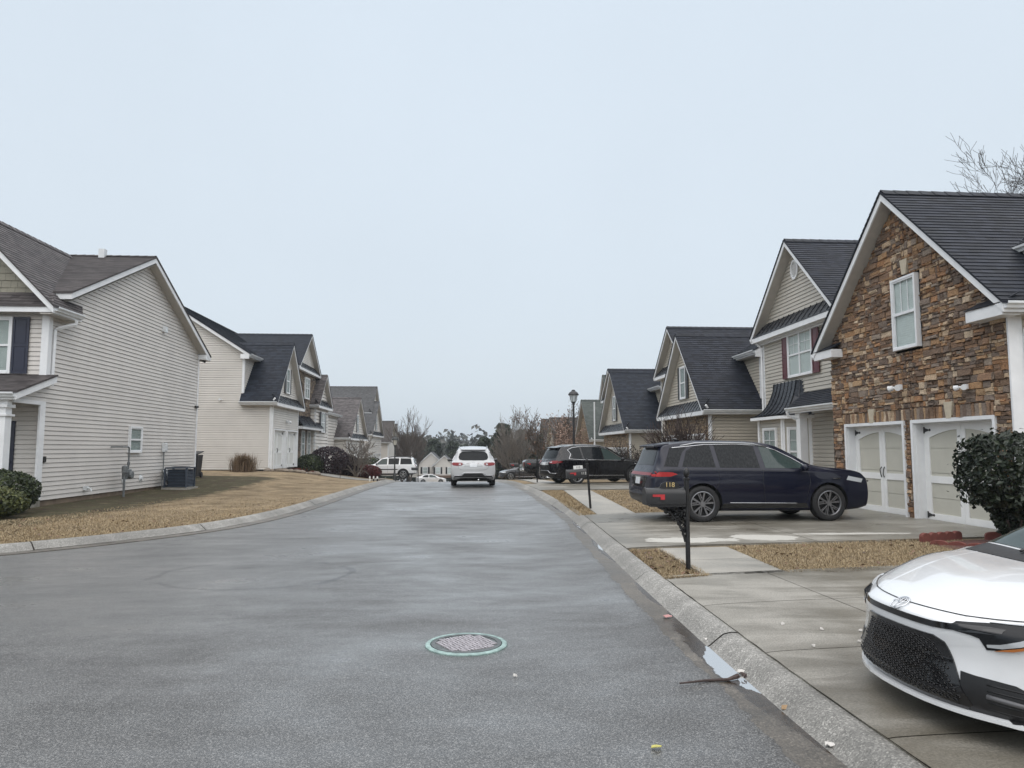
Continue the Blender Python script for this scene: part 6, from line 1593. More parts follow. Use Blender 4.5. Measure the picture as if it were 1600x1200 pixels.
bare_tree('bare_tree', 'bare tree hung with dry brown leaves left of the black lamp post', (8.3, 70, zb(70)), 7.9, 44, BARK, 4, .5, 4, .14, GBT, .45, 7, berries=(LF_BROWN, .35, 3, .3, .13), minr=.014)
bare_tree('bare_tree', 'bare tree with brown seed heads between the lamp post and the green-grey roof', (8.7, 57.5, zb(57)), 5.6, 45, M('reddish_bark', (.13, .085, .065), .85, .2, 8), 4, .4, 4, .10, GBT, .5, 6, berries=(leafmat('tan_seed_heads', [(.30, .20, .15), (.42, .31, .25), (.22, .13, .09)]), .5, 3, .2, .09))
bare_tree('bare_tree', 'small many-stemmed bare tree in front of the brown roof on the left', (-7.6, 51.0, T(-7.6, 51)), 3.2, 46, BARKL, 6, .62, 4, .12, GBT, .3, 5, minr=.012)
bare_tree('bare_tree', 'bare treetop showing over the dark roof of the second right house', (24.5, 58, -1), 12.0, 47, BARK, 1, .5, 4, .22, GBT, .3, 6, first=.4, minr=.02)
bare_tree('bare_tree', 'slim bare tree standing by the dark low house, left of the bungalow', (-9.6, 112, zb(112)), 8.6, 49, BARK, 3, .36, 4, .14, GBT, .6, 7, minr=.02)
GBS = 'bare twiggy bushes'
bare_tree('bare_bush', 'bare reddish twiggy bush standing behind the roof of the navy SUV', (8.35, 27.4, .1), 3.25, 51, BARKD, 26, .42, 3, .15, GBS, .35, 7, cat='bush', minr=.010)
bare_tree('bare_bush', 'dense brown twiggy bush behind the black SUV near its bonnet', (9.4, 40.4, T(8.9, 40.9)), 2.3, 52, BARKD, 26, .75, 3, .10, GBS, .15, 6, cat='bush', berries=(LF_DARK, .5, 2, .2, .06), minr=.009)
# evergreens
def evergreen(name, label, loc, h_, rad, seed, mat=LF_PINE, n=2600, size=.28, group=None, conic=.5):
    rg = random.Random(seed); x, y, z = loc; t = thing(name, label, 'tree', loc, 0, group)
    mb = MB(); mb.tube([(x, y, z - .2), (x + .1, y, z + h_ * .5), (x, y, z + h_ * .93)], [rad * .09, rad * .06, .03], 7); mb.build('trunk', BARK, t)
    mb = MB(); lb_ = MB(); cl = []
    for i in range(60):
        u = .10 + .88 * (i + rg.random()) / 60; R0 = rad * ((1 - u) ** conic) * rg.uniform(.55, 1.05) + .1; a = rg.uniform(0, 6.283)
        c = V3((x + R0 * .72 * math.cos(a), y + R0 * .72 * math.sin(a), z + h_ * u)); cl.append((c, rad * rg.uniform(.24, .42) * (1.1 - .5 * u)))
        lb_.tube([(x, y, z + h_ * u - .3), tuple(c)], [.05, .02], 4)
    for i in range(n):
        c, r = rg.choice(cl); d = rdir(rg); p = c + V3((d.x, d.y, d.z * .75)) * r * (1 - .45 * rg.random() ** 2)
        leaf(mb, p, (d * .7 + rdir(rg)).normalized(), size * rg.uniform(.6, 1.3), rg)
    mb.build('crown', mat, t); lb_.build('limbs', BARK, t)
    return t
GE = 'evergreen trees beyond the crest'
for i, (x, y, h_, r, lab) in enumerate([(4.9, 93, 7.6, 2.6, 'nearest bushy evergreen right of the silver SUV'), (7.4, 97, 7.0, 2.8, 'bushy evergreen second from the silver SUV'), (2.9, 103, 6.6, 2.3, 'evergreen partly hidden by the silver SUV roof'), (9.8, 88, 6.2, 2.5, 'evergreen behind the black pickup'),
    (-6.4, 150, 9.6, 3.4, 'pine tree just right of the bungalow ridge'), (-9.5, 156, 9.8, 3.4, 'pine tree directly behind the bungalow'), (-2.6, 158, 9.0, 3.2, 'pine tree left of the silver SUV rear window'), (-12.6, 160, 10.4, 3.6, 'pine tree above the dark low house'), (-.2, 170, 8.4, 3.2, 'pine tree behind the silver SUV left shoulder'), (-15.8, 150, 9.4, 3.2, 'pine tree behind the bare tree on the left')]):
    evergreen('evergreen_tree', lab, (x, y, zg(x, y) if y > 120 else zb(y) - .1), h_, r, 60 + i, n=5200, size=.26 if y < 120 else .36, group=GE)
# the wooded ridge closing the valley, one mass
rg = random.Random(9); mb = MB(); tr = MB()
def wtree(x, y, z, h_, r, nl, sz):
    for k in range(5):
        c = V3((x + rg.uniform(-.5, .5) * r, y + rg.uniform(-.5, .5) * r, z + h_ * rg.uniform(.45, .9)))
        for _ in range(nl // 5):
            d = rdir(rg); leaf(mb, c + V3((d.x * r * .7, d.y * r * .7, d.z * h_ * .28)) * (1 - .4 * rg.random() ** 2), (d + rdir(rg) * .6).normalized(), sz * rg.uniform(.6, 1.4), rg)
for i in range(300):
    y = rg.uniform(230, 470); x = rg.uniform(-.35, .20) * y + rg.uniform(-10, 10)
    wtree(x, y, zg(x, y), rg.uniform(9, 14), rg.uniform(3, 5), 60, 1.3)
# unseen tree ring added beside and behind the camera, blocking low sky in reflections
for i in range(150):
    a = rg.uniform(R_(115), R_(425)); d = rg.uniform(85, 125); x, y = d * math.cos(a), d * math.sin(a)
    if y > 60: continue
    wtree(x, y, -.5, rg.uniform(11, 17), rg.uniform(4, 6), 150, 1.1)
o = mb.build('woods', LF_WOOD); o['kind'] = 'stuff'
# dormant turf blades and fallen leaves where the grass is close
def blades(name, n, pick, hmin, hmax, seed, w_=.005):
    rg = random.Random(seed); mb = MB()
    for i in range(n):
        x, y = pick(rg); z = T(x, y); a = rg.uniform(0, 6.283); h_ = rg.uniform(hmin, hmax); l = rg.uniform(.2, 1.3) * h_
        d = V3((math.cos(a), math.sin(a), 0)); s_ = V3((-d.y, d.x, 0)) * w_; p = V3((x, y, z))
        mb.add([p - s_, p + s_, p + d * l + Z_ * h_], [(0, 1, 2)])
    o = mb.build(name, leafmat('dormant_blades', [(.20, .145, .08), (.32, .245, .145), (.40, .32, .20), (.13, .09, .055), (.46, .38, .25)], .9)); o['kind'] = 'stuff'
def tri(rg, quad):
    s, t = rg.random(), rg.random(); a, b, c, d = quad
    return tuple((a[i] * (1 - s) + b[i] * s) * (1 - t) + (d[i] * (1 - s) + c[i] * s) * t for i in (0, 1))
blades('dormant_grass', 9000, lambda r: tri(r, [(2.36, 8.45), (2.50, 10.95), (2.92, 10.95), (2.88, 8.65)]), .012, .038, 1, .004)
blades('dormant_grass', 30000, lambda r: tri(r, [(4.0, 8.85), (4.1, 11.1), (8.4, 11.85), (7.9, 9.65)]), .012, .035, 2, .004)
blades('dormant_grass', 12000, lambda r: tri(r, [(2.62, 16.5), (2.85, 26.4), (3.6, 26.4), (3.04, 16.6)]), .02, .06, 3, .007)
blades('dormant_grass', 14000, lambda r: tri(r, [(4.05, 16.9), (4.65, 26.4), (8.5, 26.6), (7.5, 18.0)]), .02, .05, 4, .007)
def leftpick(r):
    while True:
        i = int(r.triangular(30, 75, 44)); p = KL[min(i, len(KL) - 2)]; q = KL[min(i + 1, len(KL) - 1)]; u = r.random(); c = p + (q - p) * u
        tn = (q - p).normalized(); nn = V3((-tn.y, tn.x, 0)); d = .04 + 4.5 * r.random() ** 1.6; c = c + nn * d
        if c.x < -9.4 and c.y > 19: continue
        return c.x, c.y
blades('dormant_grass', 42000, leftpick, .012, .04, 5, .006)

rg = random.Random(12); mb = MB()
for i in range(260):
    x, y = (tri(rg, [(4.0, 8.85), (4.1, 11.1), (8.4, 11.85), (7.9, 9.65)]) if i % 3 == 0 else leftpick(rg)) if i % 5 else tri(rg, [(2.36, 8.45), (2.50, 10.95), (2.92, 10.95), (2.88, 8.65)])
    leaf(mb, V3((x, y, T(x, y) + .03)), (Z_ + rdir(rg) * .5).normalized(), rg.uniform(.03, .06), rg)
o = mb.build('fallen_leaves', LF_BROWN); o['kind'] = 'stuff'
def edgepick(r):
    e = [((2.36, 8.45), (2.90, 8.62)), ((2.92, 8.62), (2.94, 10.98)), ((4.0, 8.8), (4.1, 11.1)), ((4.0, 8.8), (7.95, 9.6)), ((4.1, 11.12), (8.4, 11.9)), ((2.44, 8.5), (2.56, 10.95))]
    a, b = e[int(r.random() * len(e))]; t = r.random(); k = r.gauss(0, .018)
    return a[0] + (b[0] - a[0]) * t + k, a[1] + (b[1] - a[1]) * t + r.gauss(0, .018)
def blades_edge():
    rg = random.Random(6); mb = MB()
    for i in range(5200):
        x, y = edgepick(rg); z = T(x, y) + .005; a = rg.uniform(0, 6.283); h_ = rg.uniform(.035, .06); d = V3((math.cos(a), math.sin(a), 0)); s_ = V3((-d.y, d.x, 0)) * .004; p = V3((x, y, z))
        mb.add([p - s_, p + s_, p + d * h_ * rg.uniform(.4, 1.4) + Z_ * h_], [(0, 1, 2)])
    o = mb.build('dormant_grass', MATS['dormant_blades']); o['kind'] = 'stuff'
blades_edge()
# ------------------------------------------------------------------ street furniture and small things
def lamp_post(label, x, y, h_, mat, glassm, s=1.0):
    z = zb(y) + .1; t = thing('street_lamp', label, 'street lamp', (x, y, z), 0, 'street lamps')
    m = MB(); m.lathe([(.13 * s, -.1), (.13 * s, .35), (.10 * s, .42), (.075 * s, .5), (.06 * s, .9), (.05 * s, h_ - .75), (.075 * s, h_ - .74), (.075 * s, h_ - .70), (.05 * s, h_ - .66)], (x, y, z), 16); m.build('pole', mat, t, True, 40)
    m = MB(); m.lathe([(.05 * s, h_ - .70), (.10 * s, h_ - .64), (.12 * s, h_ - .60), (.0, h_ - .60)], (x, y, z), 12); g = m.build('lantern', mat, t, True, 40)
    m = MB()
    for k in range(6):
        a = 6.283 * k / 6; m.tube([(x + .12 * s * math.cos(a), y + .12 * s * math.sin(a), z + h_ - .61), (x + .2 * s * math.cos(a), y + .2 * s * math.sin(a), z + h_ - .26)], .012 * s, 4)
    m.lathe([(.27 * s, h_ - .27), (.27 * s, h_ - .24), (.2 * s, h_ - .13), (.09 * s, h_ - .06), (.09 * s, h_ - .02), (.05 * s, h_), (0, h_)], (x, y, z), 18); m.build('lantern_cap', mat, g, True, 40)
    m = MB(); m.lathe([(.11 * s, h_ - .60), (.19 * s, h_ - .27)], (x, y, z), 12, cap=False); m.build('lantern_glass', glassm, g, True)
LGL = glassmat('lantern_glass', (.6, .62, .62), .15, .5)
lamp_post('tall black street lamp with tapered lantern right of the road', 5.35, 35.2, 4.52, BLACKM, LGL, 1.0)
lamp_post('short dark street lamp with pale lantern in front of the white boxy SUV', -4.58, 47.5, 2.9, M('verdigris_post', (.03, .033, .033), .5, .1), M('frosted_lantern', (.6, .57, .5), .5, 0), .8)
def mailbox(label, x, y, h_, lean=0.0, num=None, plate=False, fancy=False, seed=0, z=None, boxl=.5, flag=True, rz=0):
    z0 = zb(y) + .1 if z is None else z
    t = thing('mailbox', label, 'mailbox', (x, y, z0), rz, 'black kerbside mailboxes'); ORG[t.name] = V3((0, 0, 0)); t.rotation_euler = (0, lean, rz)
    m = MB(); m.tube([(0, 0, -.3), (0, 0, h_ - .08)], .03, 12); m.lathe([(.03, h_ - .09), (.042, h_ - .085), (.042, h_ - .07), (.018, h_ - .06), (.034, h_ - .035), (.040, h_ - .0), (.03, h_ + .035), (.01, h_ + .06), (0, h_ + .062)], (0, 0, 0), 14); m.build('post', BLACKM, t, True, 40)
    bz = h_ - .40; w_ = .095; x0, x1 = -.04, -.04 - boxl
    pr = [(-w_, bz), (w_, bz), (w_, bz + .13)] + [(w_ * math.cos(a), bz + .13 + .075 * math.sin(a)) for a in [math.pi * k / 8 for k in range(1, 8)]] + [(-w_, bz + .13)]
    m = MB(); m.prism([V3((x0, a, b)) for a, b in pr], (x1 - x0, 0, 0)); bx_ = m.build('box', BLACKM, t, True, 35)
    m = MB(); pr2 = [(a * 1.07, bz + .085 + (b - bz - .085) * 1.07) for a, b in pr]; m.prism([V3((x1 + .004, a, b)) for a, b in pr2], (-.022, 0, 0)); m.build('box_door', BLACKM, bx_, True, 35)
    m = MB(); m.box(x1 + .05, x0, -.085, .085, bz - .03, bz - .004); m.build('shelf', BLACKM, t)
    if flag:
        m = MB(); m.prism([V3((x1 + .07, -w_ - .004, bz + .128)), V3((x1 + .07, -w_ - .004, bz + .098)), V3((x1 + .17, -w_ - .004, bz + .098)), V3((x1 + .17, -w_ - .004, bz + .062)), V3((x1 + .225, -w_ - .004, bz + .062)), V3((x1 + .225, -w_ - .004, bz + .128))], (0, -.006, 0)); m.build('flag', M('red_flag_paint', (.42, .025, .03), .45, .1), bx_)
    if fancy:
        m = MB(); rg = random.Random(seed); P = [V3((-.03, 0, bz - .48)), V3((-.06, 0, bz - .36)), V3((-.12, 0, bz - .22)), V3((-.24, 0, bz - .10)), V3((-.38, 0, bz - .035))]
        m.tube(P, .016, 6)
        for k in range(5):
            a0 = V3((-.05 - .055 * k, 0, bz - .30 + .05 * k)); m.tube([a0 + V3((.045 * (1 - .12 * q) * math.cos(q * .9), 0, .045 * (1 - .12 * q) * math.sin(q * .9))) for q in range(7)], .010, 5)
        for k in range(150):
            u = rg.random(); p = V3((-.03 - .3 * u * rg.random(), rg.uniform(-.02, .02), bz - .04 - (.42 * (1 - u)) * rg.random())); leaf(m, p, rdir(rg), .035, rg)
        m.build('scroll_bracket', BLACKM, t)
    if num:
        pz = bz + .255
        if plate:
            m = MB(); m.box(-.36, -.12, -.012, .0, pz - .05, pz + .04); pl = m.build('number_plate', M('white_number_plate', (.7, .7, .68), .5, .05), t)
            text_part(num, .075, BLACKM, pl, Matrix.Translation((-.24, -.0145, pz - .005)) @ Matrix.Rotation(math.pi / 2, 4, 'X'))
            text_part(num, .09, M('white_digits', (.65, .65, .62), .5, 0), bx_, Matrix.Translation((-.12, -w_ - .004, bz + .09)) @ Matrix.Rotation(math.pi / 2, 4, 'X'))
        else:
            m = MB(); el_ = [(-.22 + .125 * math.cos(a), pz - .02 + .052 * math.sin(a)) for a in [6.283 * k / 24 for k in range(24)]]
            m.prism([V3((a, -.008, b)) for a, b in el_], (0, .016, 0))
            for sgn in (-1, 1): m.tube([(-.22 + sgn * .11, 0, pz - .03), (-.22 + sgn * .16, 0, pz - .055), (-.22 + sgn * .19, 0, pz - .04), (-.22 + sgn * .20, 0, pz - .055)], .009, 5)
            pl = m.build('number_plaque', BLACKM, t)
            gold = M('gold_digits', (.62, .47, .22), .35, 0, metal=.3)
            text_part(num, .085, gold, pl, Matrix.Translation((-.22, -.0105, pz - .012)) @ Matrix.Rotation(math.pi / 2, 4, 'X'))
            m = MB(); m.box(-.27, -.17, -.0125, -.008, pz - .058, pz - .053); m.build('plaque_line', gold, pl)
    return t
mailbox('black mailbox with red flag and gold 118 plaque in front of the navy SUV', 2.85, 9.15, 1.24, 0, '118', False, True, 3)
mailbox('leaning black mailbox with white number plate in front of the black SUV', 3.20, 18.3, 1.24, R_(-4), '112', True, False, 4)
mailbox('plain black mailbox on a thin post beside the black pickup', 3.33, 33.2, 1.18, 0, None, seed=5)
mailbox('small black mailbox farthest down the right kerb, over the dark car', 3.12, 41.5, 1.15, 0, None, seed=6)
mailbox('black mailbox beyond the left lamp, against the bungalow', -3.75, 58.5, 1.3, 0, None, seed=7, flag=False)
# fire hydrant and the reflective marker posts by it
x, y = -6.86, 56.0; z = T(x, y)
t = thing('fire_hydrant', 'small white fire hydrant in front of the front door of the white boxy SUV', 'hydrant', (x, y, z)); HW = M('white_hydrant_paint', (.68, .67, .64), .5, .1)
m = MB(); m.lathe([(.15, 0), (.15, .04), (.11, .05), (.10, .50), (.14, .51), (.14, .55), (.11, .60), (.07, .66), (.03, .68), (.03, .72), (0, .72)], (x, y, z), 18); m.build('barrel', HW, t, True, 40)
for d, r in (((1, 0), .05), ((-1, 0), .05), ((0, -1), .065)):
    m = MB(); m.tube([(x + d[0] * .08, y + d[1] * .08, z + .38), (x + d[0] * .17, y + d[1] * .17, z + .38)], r, 12); m.build('outlet', HW, t)
for i, dx in enumerate((-.19, 0, .19)):
    px, py = -4.62 + dx, 37.0; q = thing('marker_post', ['leftmost of the three short marker posts at the left kerb', 'middle of the three short marker posts at the left kerb', 'rightmost of the three short marker posts at the left kerb'][i], 'post', (px, py, T(px, py)), 0, 'marker posts at the hydrant')
    m = MB(); m.tube([(px, py, T(px, py) - .05), (px, py, T(px, py) + .12)], .035, 10); m.build('stub', BLACKM if i else HW, q)
    m = MB(); m.lathe([(.038, .12), (.042, .14), (.038, .22), (.02, .25), (0, .25)], (px, py, T(px, py)), 12); m.build('cap', HW, q, True, 40)
# condenser unit, wheelie bin, gas meter, power disconnect
x, y = -10.48, 27.4; z = T(x, y)
t = thing('condenser_unit', 'grey-blue outdoor air-conditioning unit on a pad by the siding wall', 'air conditioner', (x, y, z)); AC = M('blue_grey_louvre_metal', (.055, .07, .095), .4, .1, 6, metal=.3)
m = MB(); m.box(x - .48, x + .48, y - .48, y + .48, -.05 + z, z + .06); m.build('pad', WALK, t)
m = MB()
m.box(x - .33, x + .33, y - .33, y + .33, z + .10, z + .70); m.build('coil', WELL, t)
m = MB()
for k in range(12):
    zz = z + .09 + k * .053
    P = [(x - .38, y - .38), (x + .38, y - .38), (x + .38, y + .38), (x - .38, y + .38)]
    for i in range(4):
        a, b = V3((P[i][0], P[i][1], zz)), V3((P[(i + 1) % 4][0], P[(i + 1) % 4][1], zz)); n_ = (b - a).cross(Z_).normalized()
        m.prism([a, a + Z_ * .03 - n_ * .03, a + Z_ * .036 - n_ * .03, a + Z_ * .008], b - a)
m.build('louvres', AC, t)
for sx2, sy2 in ((-1, -1), (1, -1), (1, 1), (-1, 1)):
    m = MB(); m.box(x + sx2 * .385 - .05, x + sx2 * .385 + .01, y + sy2 * .385 - .04, y + sy2 * .385 + .02, z + .06, z + .745); m.build('corner_post', AC, t)
m = MB(); m.prism([V3((x + a * .42, y + b * .42, z + .745)) for a, b in ((-1, -.9), (-.9, -1), (.9, -1), (1, -.9), (1, .9), (.9, 1), (-.9, 1), (-1, .9))], (0, 0, .05)); m.build('top_cover', AC, t)
m = MB()
for k in range(9): rr_ = .05 + .033 * k; m.tube([(x + rr_ * math.cos(6.283 * q / 24), y + rr_ * math.sin(6.283 * q / 24), z + .815) for q in range(25)], .004, 4)
m.build('fan_grille', BLACKM, t)
x, y = -11.64, 31.75; z = T(x, y); BIN = M('black_bin_plastic', (.012, .013, .016), .45, .1, 5)
t = thing('wheelie_bin', 'black wheelie bin standing at the far corner of the corner house', 'bin', (x, y, z))
m = MB(); b0 = [(x - .24, y - .27), (x + .24, y - .27), (x + .24, y + .27), (x - .24, y + .27)]; b1 = [(x - .29, y - .34), (x + .29, y - .34), (x + .29, y + .34), (x - .29, y + .34)]
m.add([(a, b, z + .06) for a, b in b0] + [(a, b, z + .98) for a, b in b1], [(0, 1, 2, 3), (4, 5, 6, 7), (0, 1, 5, 4), (1, 2, 6, 5), (2, 3, 7, 6), (3, 0, 4, 7)]); m.build('bin_body', BIN, t)
m = MB(); m.prism([V3((x - .32, y - .37, z + .985)), V3((x + .32, y - .37, z + .985)), V3((x + .30, y + .37, z + 1.10)), V3((x - .30, y + .37, z + 1.10))], (0, 0, .04)); m.build('bin_lid', BIN, t)
for s in (-1, 1): m = MB(); m.lathe([(0, -.03), (.12, -.03), (.12, .03), (0, .03)], (x + s * .26, y + .27, z + .12), 16, 'x'); m.build('wheel', TYRE, t)
xw = -11.3; y = 24.0; z = T(xw + 1, y); GM = M('grey_gas_meter', (.13, .14, .145), .5, .12, 6)
t = thing('gas_meter', 'grey gas meter with bent riser pipe on the siding wall', 'gas meter', (xw + .35, y, z))
m = MB(); m.tube([(xw + .42, y - .12, z - .1), (xw + .42, y - .12, 1.02)], .035, 8); m.lathe([(.0, .0), (.085, .0), (.085, .2), (0, .24)], (xw + .42, y - .12, .88), 12); m.build('riser_pipe', GM, t)
m = MB(); m.box(xw + .28, xw + .46, y - .02, y + .32, .66, .98); m.lathe([(0, -.0), (.13, -.0), (.13, .1), (0, .1)], (xw + .46, y + .15, .80), 16, 'x'); m.build('meter_body', GM, t, bevel=.03)
m = MB(); m.tube([(xw + .37, y + .24, .95), (xw + .37, y + .24, 1.66), (xw + .37, y + .18, 1.70), (xw + .37, y - .22, 1.70), (xw + .02, y - .24, 1.70)], .026, 8); m.lathe([(.045, 1.1), (.045, 1.22)], (xw + .37, y + .24, 0), 10); m.build('outlet_pipe', GM, t)
y = 27.7; t = thing('power_disconnect', 'grey electrical disconnect box with cable above the condenser unit', 'electrical box', (xw + .1, y, .4))
m = MB(); m.box(xw + .02, xw + .14, y - .1, y + .12, 1.52, 1.86); m.box(xw + .14, xw + .16, y - .08, y + .1, 1.55, 1.83); m.build('box', GUTTER, t, bevel=.008)
m = MB(); m.tube([(xw + .07, y, 1.52), (xw + .07, y, .75), (xw + .1, y - .15, .45), (xw + .3, y - .6, .22)], .02, 6); m.build('cable', GM, t)
m = MB(); m.tube([(xw + .05, y + .1, .80), (xw + .3, y - .3, .62), (xw + .58, y - .85, .40)], .035, 6); m.build('refrigerant_line', BLACKM, t)
m = MB(); m.prism([V3((xw + .02, y + .05, .84)), V3((xw + .02, y + .45, .84)), V3((xw + .28, y + .1, .62)), V3((xw + .28, y - .3, .62))], (0, 0, .05)); m.build('line_cover', GUTTER, t)
# manhole
x, y = .02, 6.24
t = thing('manhole_cover', 'round patterned iron manhole cover with teal painted rim', 'manhole cover', (x, y, 0)); TEAL = M('teal_sprayed_rim', (.24, .335, .315), .5, .4, 14); IRON = M('worn_cast_iron', (.42, .39, .41), .4, .2, 30, .2, 80, metal=.3)
m = MB(); m.lathe([(.345, -.02), (.345, .008), (.335, .014), (.305, .014), (.300, .0), (.300, -.03)], (x, y, 0), 56, cap=False); m.build('rim', TEAL, t, True, 30)
m = MB(); m.lathe([(.295, -.03), (.295, .008), (.262, .009), (.0, .009)], (x, y, 0), 56); m.lathe([(.295, -.0), (.295, .014), (.262, .0142), (.262, .004)], (x, y, 0), 56, cap=False)
lid = m.build('lid', M('teal_stained_iron', (.09, .10, .10), .45, .4, 14, metal=.2), t, True, 30)
m = MB(); pit = .062
for i in range(-7, 8):
    for j in range(-7, 8):
        u, v = i * pit, j * pit; a = R_(28); px, py = u * math.cos(a) - v * math.sin(a), u * math.sin(a) + v * math.cos(a)
        if math.hypot(px, py) > .245: continue
        hz = (i + j) % 2; l, w_ = (.028, .0085) if hz else (.0085, .028)
        for off in (-.016, .016):
            c0 = V3((x + px, y + py, .009)); U = V3((math.cos(a), math.sin(a), 0)); Vv = V3((-math.sin(a), math.cos(a), 0)); c1 = c0 + (Vv if hz else U) * off
            m.lbox(c1, U, Vv, Z_, -l, l, -w_, w_, 0, .008)
m.build('tread', IRON, lid)
# scalloped brick edging and mulch bed by the topiary
MULCH = M('red_mulch', (.075, .028, .022), .95, .45, 25, .8, 40)
mb = MB(); q = catmull([(7.5, 10.3), (7.55, 11.2), (8.2, 11.75), (9.4, 11.75), (9.75, 10.9), (9.4, 9.9), (8.2, 9.7), (7.5, 10.3)], 5)[:-1]
cx, cy = 8.5, 10.8; mb.add([(cx, cy, .19)] + [(p.x, p.y, .105) for p in q], [(0, i + 1, (i + 1) % len(q) + 1) for i in range(len(q))]); o = mb.build('mulch_bed', MULCH); o['kind'] = 'structure'
EDG = M('brick_red_edging', (.15, .045, .035), .8, .2, 12, .2)
def edger(label, a, b, n):
    a, b = V3(a), V3(b); t = thing('garden_edging', label, 'edging', tuple((a + b) / 2), 0, 'red scalloped garden edging'); U = (b - a).normalized(); Nn = V3((-U.y, U.x, 0)); L_ = (b - a).length; w_ = L_ / n
    m = MB(); P = [(0, -.05), (L_, -.05)]; top = []
    for k in range(n):
        for q in range(7): an = math.pi * q / 6; top.append((w_ * (k + .5) - w_ / 2 * math.cos(an), .07 + .055 * math.sin(an)))
    m.prism([a + U * u + Z_ * v for u, v in P + top[::-1]], Nn * .07); m.build('scalloped_block', EDG, t, bevel=.006)
edger('left length of red scalloped edging with six lobes, by the garage driveway', (7.55, 11.55, .13), (8.45, 11.85, .13), 5)
edger('right length of red scalloped edging, nearer the shrub stem', (8.75, 11.7, .13), (9.3, 11.5, .13), 2)
edger('low red edging along the front of the mulch bed', (7.5, 11.3, .06), (8.7, 9.95, .06), 7)
# white pole, lawn stake, red steps, stones at the cream house
x, y = 9.55, 52.6; t = thing('white_pole', 'thin white pole standing in front of the green-grey roof', 'pole', (x, y, zb(y)))
m = MB(); m.tube([(x, y, zb(y) - .2), (x, y, 5.0)], .05, 8); m.lathe([(.06, 5.0), (.06, 5.06), (.0, 5.09)], (x, y, 0), 8); m.build('shaft', WHITE, t)
def stake(label, x, y, h_=.32, wd=.16):
    z = T(x, y); t = thing('lawn_stake', label, 'stake', (x, y, z), 0, 'little stakes in the lawns'); m = MB(); m.tube([(x, y, z - .1), (x, y, z + h_)], .014, 6); m.build('spike', BARKD, t)
    m = MB(); m.box(x - wd / 2, x + wd / 2, y - .02, y + .02, z + h_ - .02, z + h_ + .03); m.build('head', BARKD, t)
stake('small T-shaped stake in the lawn between the two right driveways', 5.9, 25.4, .36, .2)
stake('thin dark stake in the left lawn beside the cream house driveway', -6.5, 38.2, .42, .06)
zz = T(-9.5, 46.6); t = thing('brick_steps', 'low red brick steps at the entry of the cream house', 'steps', (-10.4, 46.9, zz))
m = MB(); m.box(-11.0, -9.9, 46.3, 48.0, zz - .1, zz + .32); m.build('upper_step', REDBRICK, t); m = MB(); m.box(-9.9, -9.5, 46.25, 48.0, zz - .1, zz + .16); m.build('lower_step', REDBRICK, t)
rg = random.Random(77); STN = M('border_fieldstone', (.17, .14, .11), .85, .3, 5, .3, 20)
LB = ['pale border stone nearest the ornamental grass', 'border stone second from the ornamental grass', 'flat border stone below the cream house corner', 'small dark border stone under the downspout', 'rounded border stone left of the garage doors', 'larger tan border stone in the middle of the row', 'wedge-shaped border stone before the garage doors', 'low brown border stone near the driveway', 'last border stone beside the driveway edge']
for i in range(9):
    px, py = -10.2 + .28 * i + rg.uniform(-.08, .08), 37.9 + .17 * i + rg.uniform(-.1, .1); pz = T(px, py); m = MB(); f = lumpy(rg, 6); r = rg.uniform(.11, .2)
    rings = []; k = 12
    for a in range(7):
        th = math.pi * a / 6
        for b in range(k):
            ph = 6.283 * b / k; d = V3((math.sin(th) * math.cos(ph), math.sin(th) * math.sin(ph), math.cos(th))); s_ = f(d) * r; rings.append((px + d.x * s_ * 1.3, py + d.y * s_, pz + .05 + d.z * s_ * .7))
    m.add(rings, [(a * k + b, a * k + (b + 1) % k, (a + 1) * k + (b + 1) % k, (a + 1) * k + b) for a in range(6) for b in range(k)])
    o = m.build('border_stone', STN, None, True, 40, loc=(px, py, pz)); setp(o, LB[i], 'stone', 'stones edging the cream house bed')
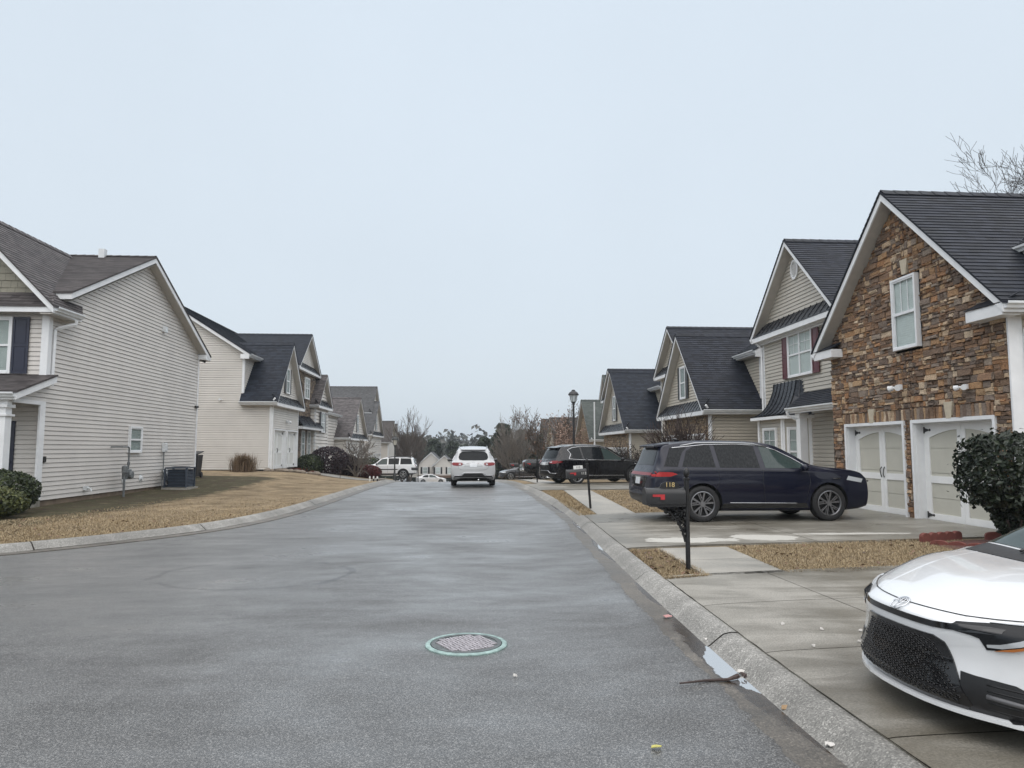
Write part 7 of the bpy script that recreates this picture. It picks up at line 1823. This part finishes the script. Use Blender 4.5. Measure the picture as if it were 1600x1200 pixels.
# litter in the gutter
m = MB(); m.tube([(1.50, 5.07, .022), (1.68, 5.09, .03), (1.86, 5.12, .024), (1.95, 5.16, .035)], [.006, .009, .012, .02], 6)
for k in range(6): leaf(m, V3((1.96 + rg.uniform(-.04, .05), 5.17 + rg.uniform(-.03, .03), .03 + rg.uniform(0, .02))), rdir(rg), .026, rg)
o = m.build('fallen_twig', BARKD, None, loc=(1.75, 5.1, .02)); setp(o, 'bare twig lying across the gutter beside the puddle', 'twig')
def petal(label, x, y, col, s=.06, z=None):
    m = MB(); z0 = .02 if z is None else z; n = 9; f = [rg.uniform(.6, 1.2) for _ in range(n)]
    P = [V3((x + s * f[k] * math.cos(6.283 * k / n), y + s * .6 * f[k] * math.sin(6.283 * k / n), z0 + .012 + rg.uniform(-.008, .012))) for k in range(n)]
    m.add([(x, y, z0 + .024)] + [tuple(p) for p in P] + [(p.x, p.y, p.z - .004) for p in P], [(0, k + 1, (k + 1) % n + 1) for k in range(n)] + [(k + 1, (k + 1) % n + 1, n + (k + 1) % n + 1, n + k + 1) for k in range(n)])
    o = m.build('litter_scrap', col, None, loc=(x, y, z0)); setp(o, label, 'litter', 'scraps and leaves lying in the gutter')
LW = M('pale_paper_scrap', (.55, .53, .50), .8, .2, 30); LY = M('yellow_leaf', (.45, .42, .12), .7, .2, 30); LT = M('tan_leaf', (.30, .20, .11), .8, .2, 30); LR = M('pinkish_scrap', (.42, .22, .21), .8, .2, 30)
petal('white paper scrap floating in the gutter puddle', 2.10, 6.15, LW, .05); petal('pinkish scrap at the far end of the long puddle', 1.97, 7.0, LR, .055)
petal('cream leaf caught against the kerb beside the puddle', 2.03, 5.28, LW, .045); petal('tan leaf at the near tip of the puddle', 2.04, 4.55, LT, .05)
petal('pale leaf in the gutter nearest the camera', 2.02, 3.97, LW, .05); petal('yellow-green leaf lying on the open asphalt', 1.06, 4.05, LY, .035, .002)
petal('tiny white fleck on the asphalt right of the manhole', .37, 5.35, LW, .018, .002)
for i, (px, py) in enumerate([(2.75, 6.2), (3.0, 6.0), (3.1, 5.6), (2.68, 5.5), (3.3, 5.93)]):
    petal(['pale petal on the driveway slab nearest the kerb', 'pale petal on the driveway by the slab joint', 'pale petal on the driveway nearest the white saloon', 'small pale petal low on the driveway slab', 'pale petal on the slab joint in front of the saloon'][i], px, py, LW, .02, .131)

# ------------------------------------------------------------------ damp air
hz = MB(); hz.box(-905, 905, -62, 1405, -13, 42); ho = bpy.data.objects.new
hm = bpy.data.materials.new('damp_air'); hm.use_nodes = True; hn = hm.node_tree
for q in list(hn.nodes):
    if q.type == 'BSDF_PRINCIPLED': hn.nodes.remove(q)
pv = hn.nodes.new('ShaderNodeVolumePrincipled'); pv.inputs['Color'].default_value = (.80, .86, .92, 1); pv.inputs['Density'].default_value = .0005; pv.inputs['Anisotropy'].default_value = .2
hn.links.new(pv.outputs[0], [q for q in hn.nodes if q.type == 'OUTPUT_MATERIAL'][0].inputs['Volume'])
o = hz.build('haze', hm); o['kind'] = 'stuff'
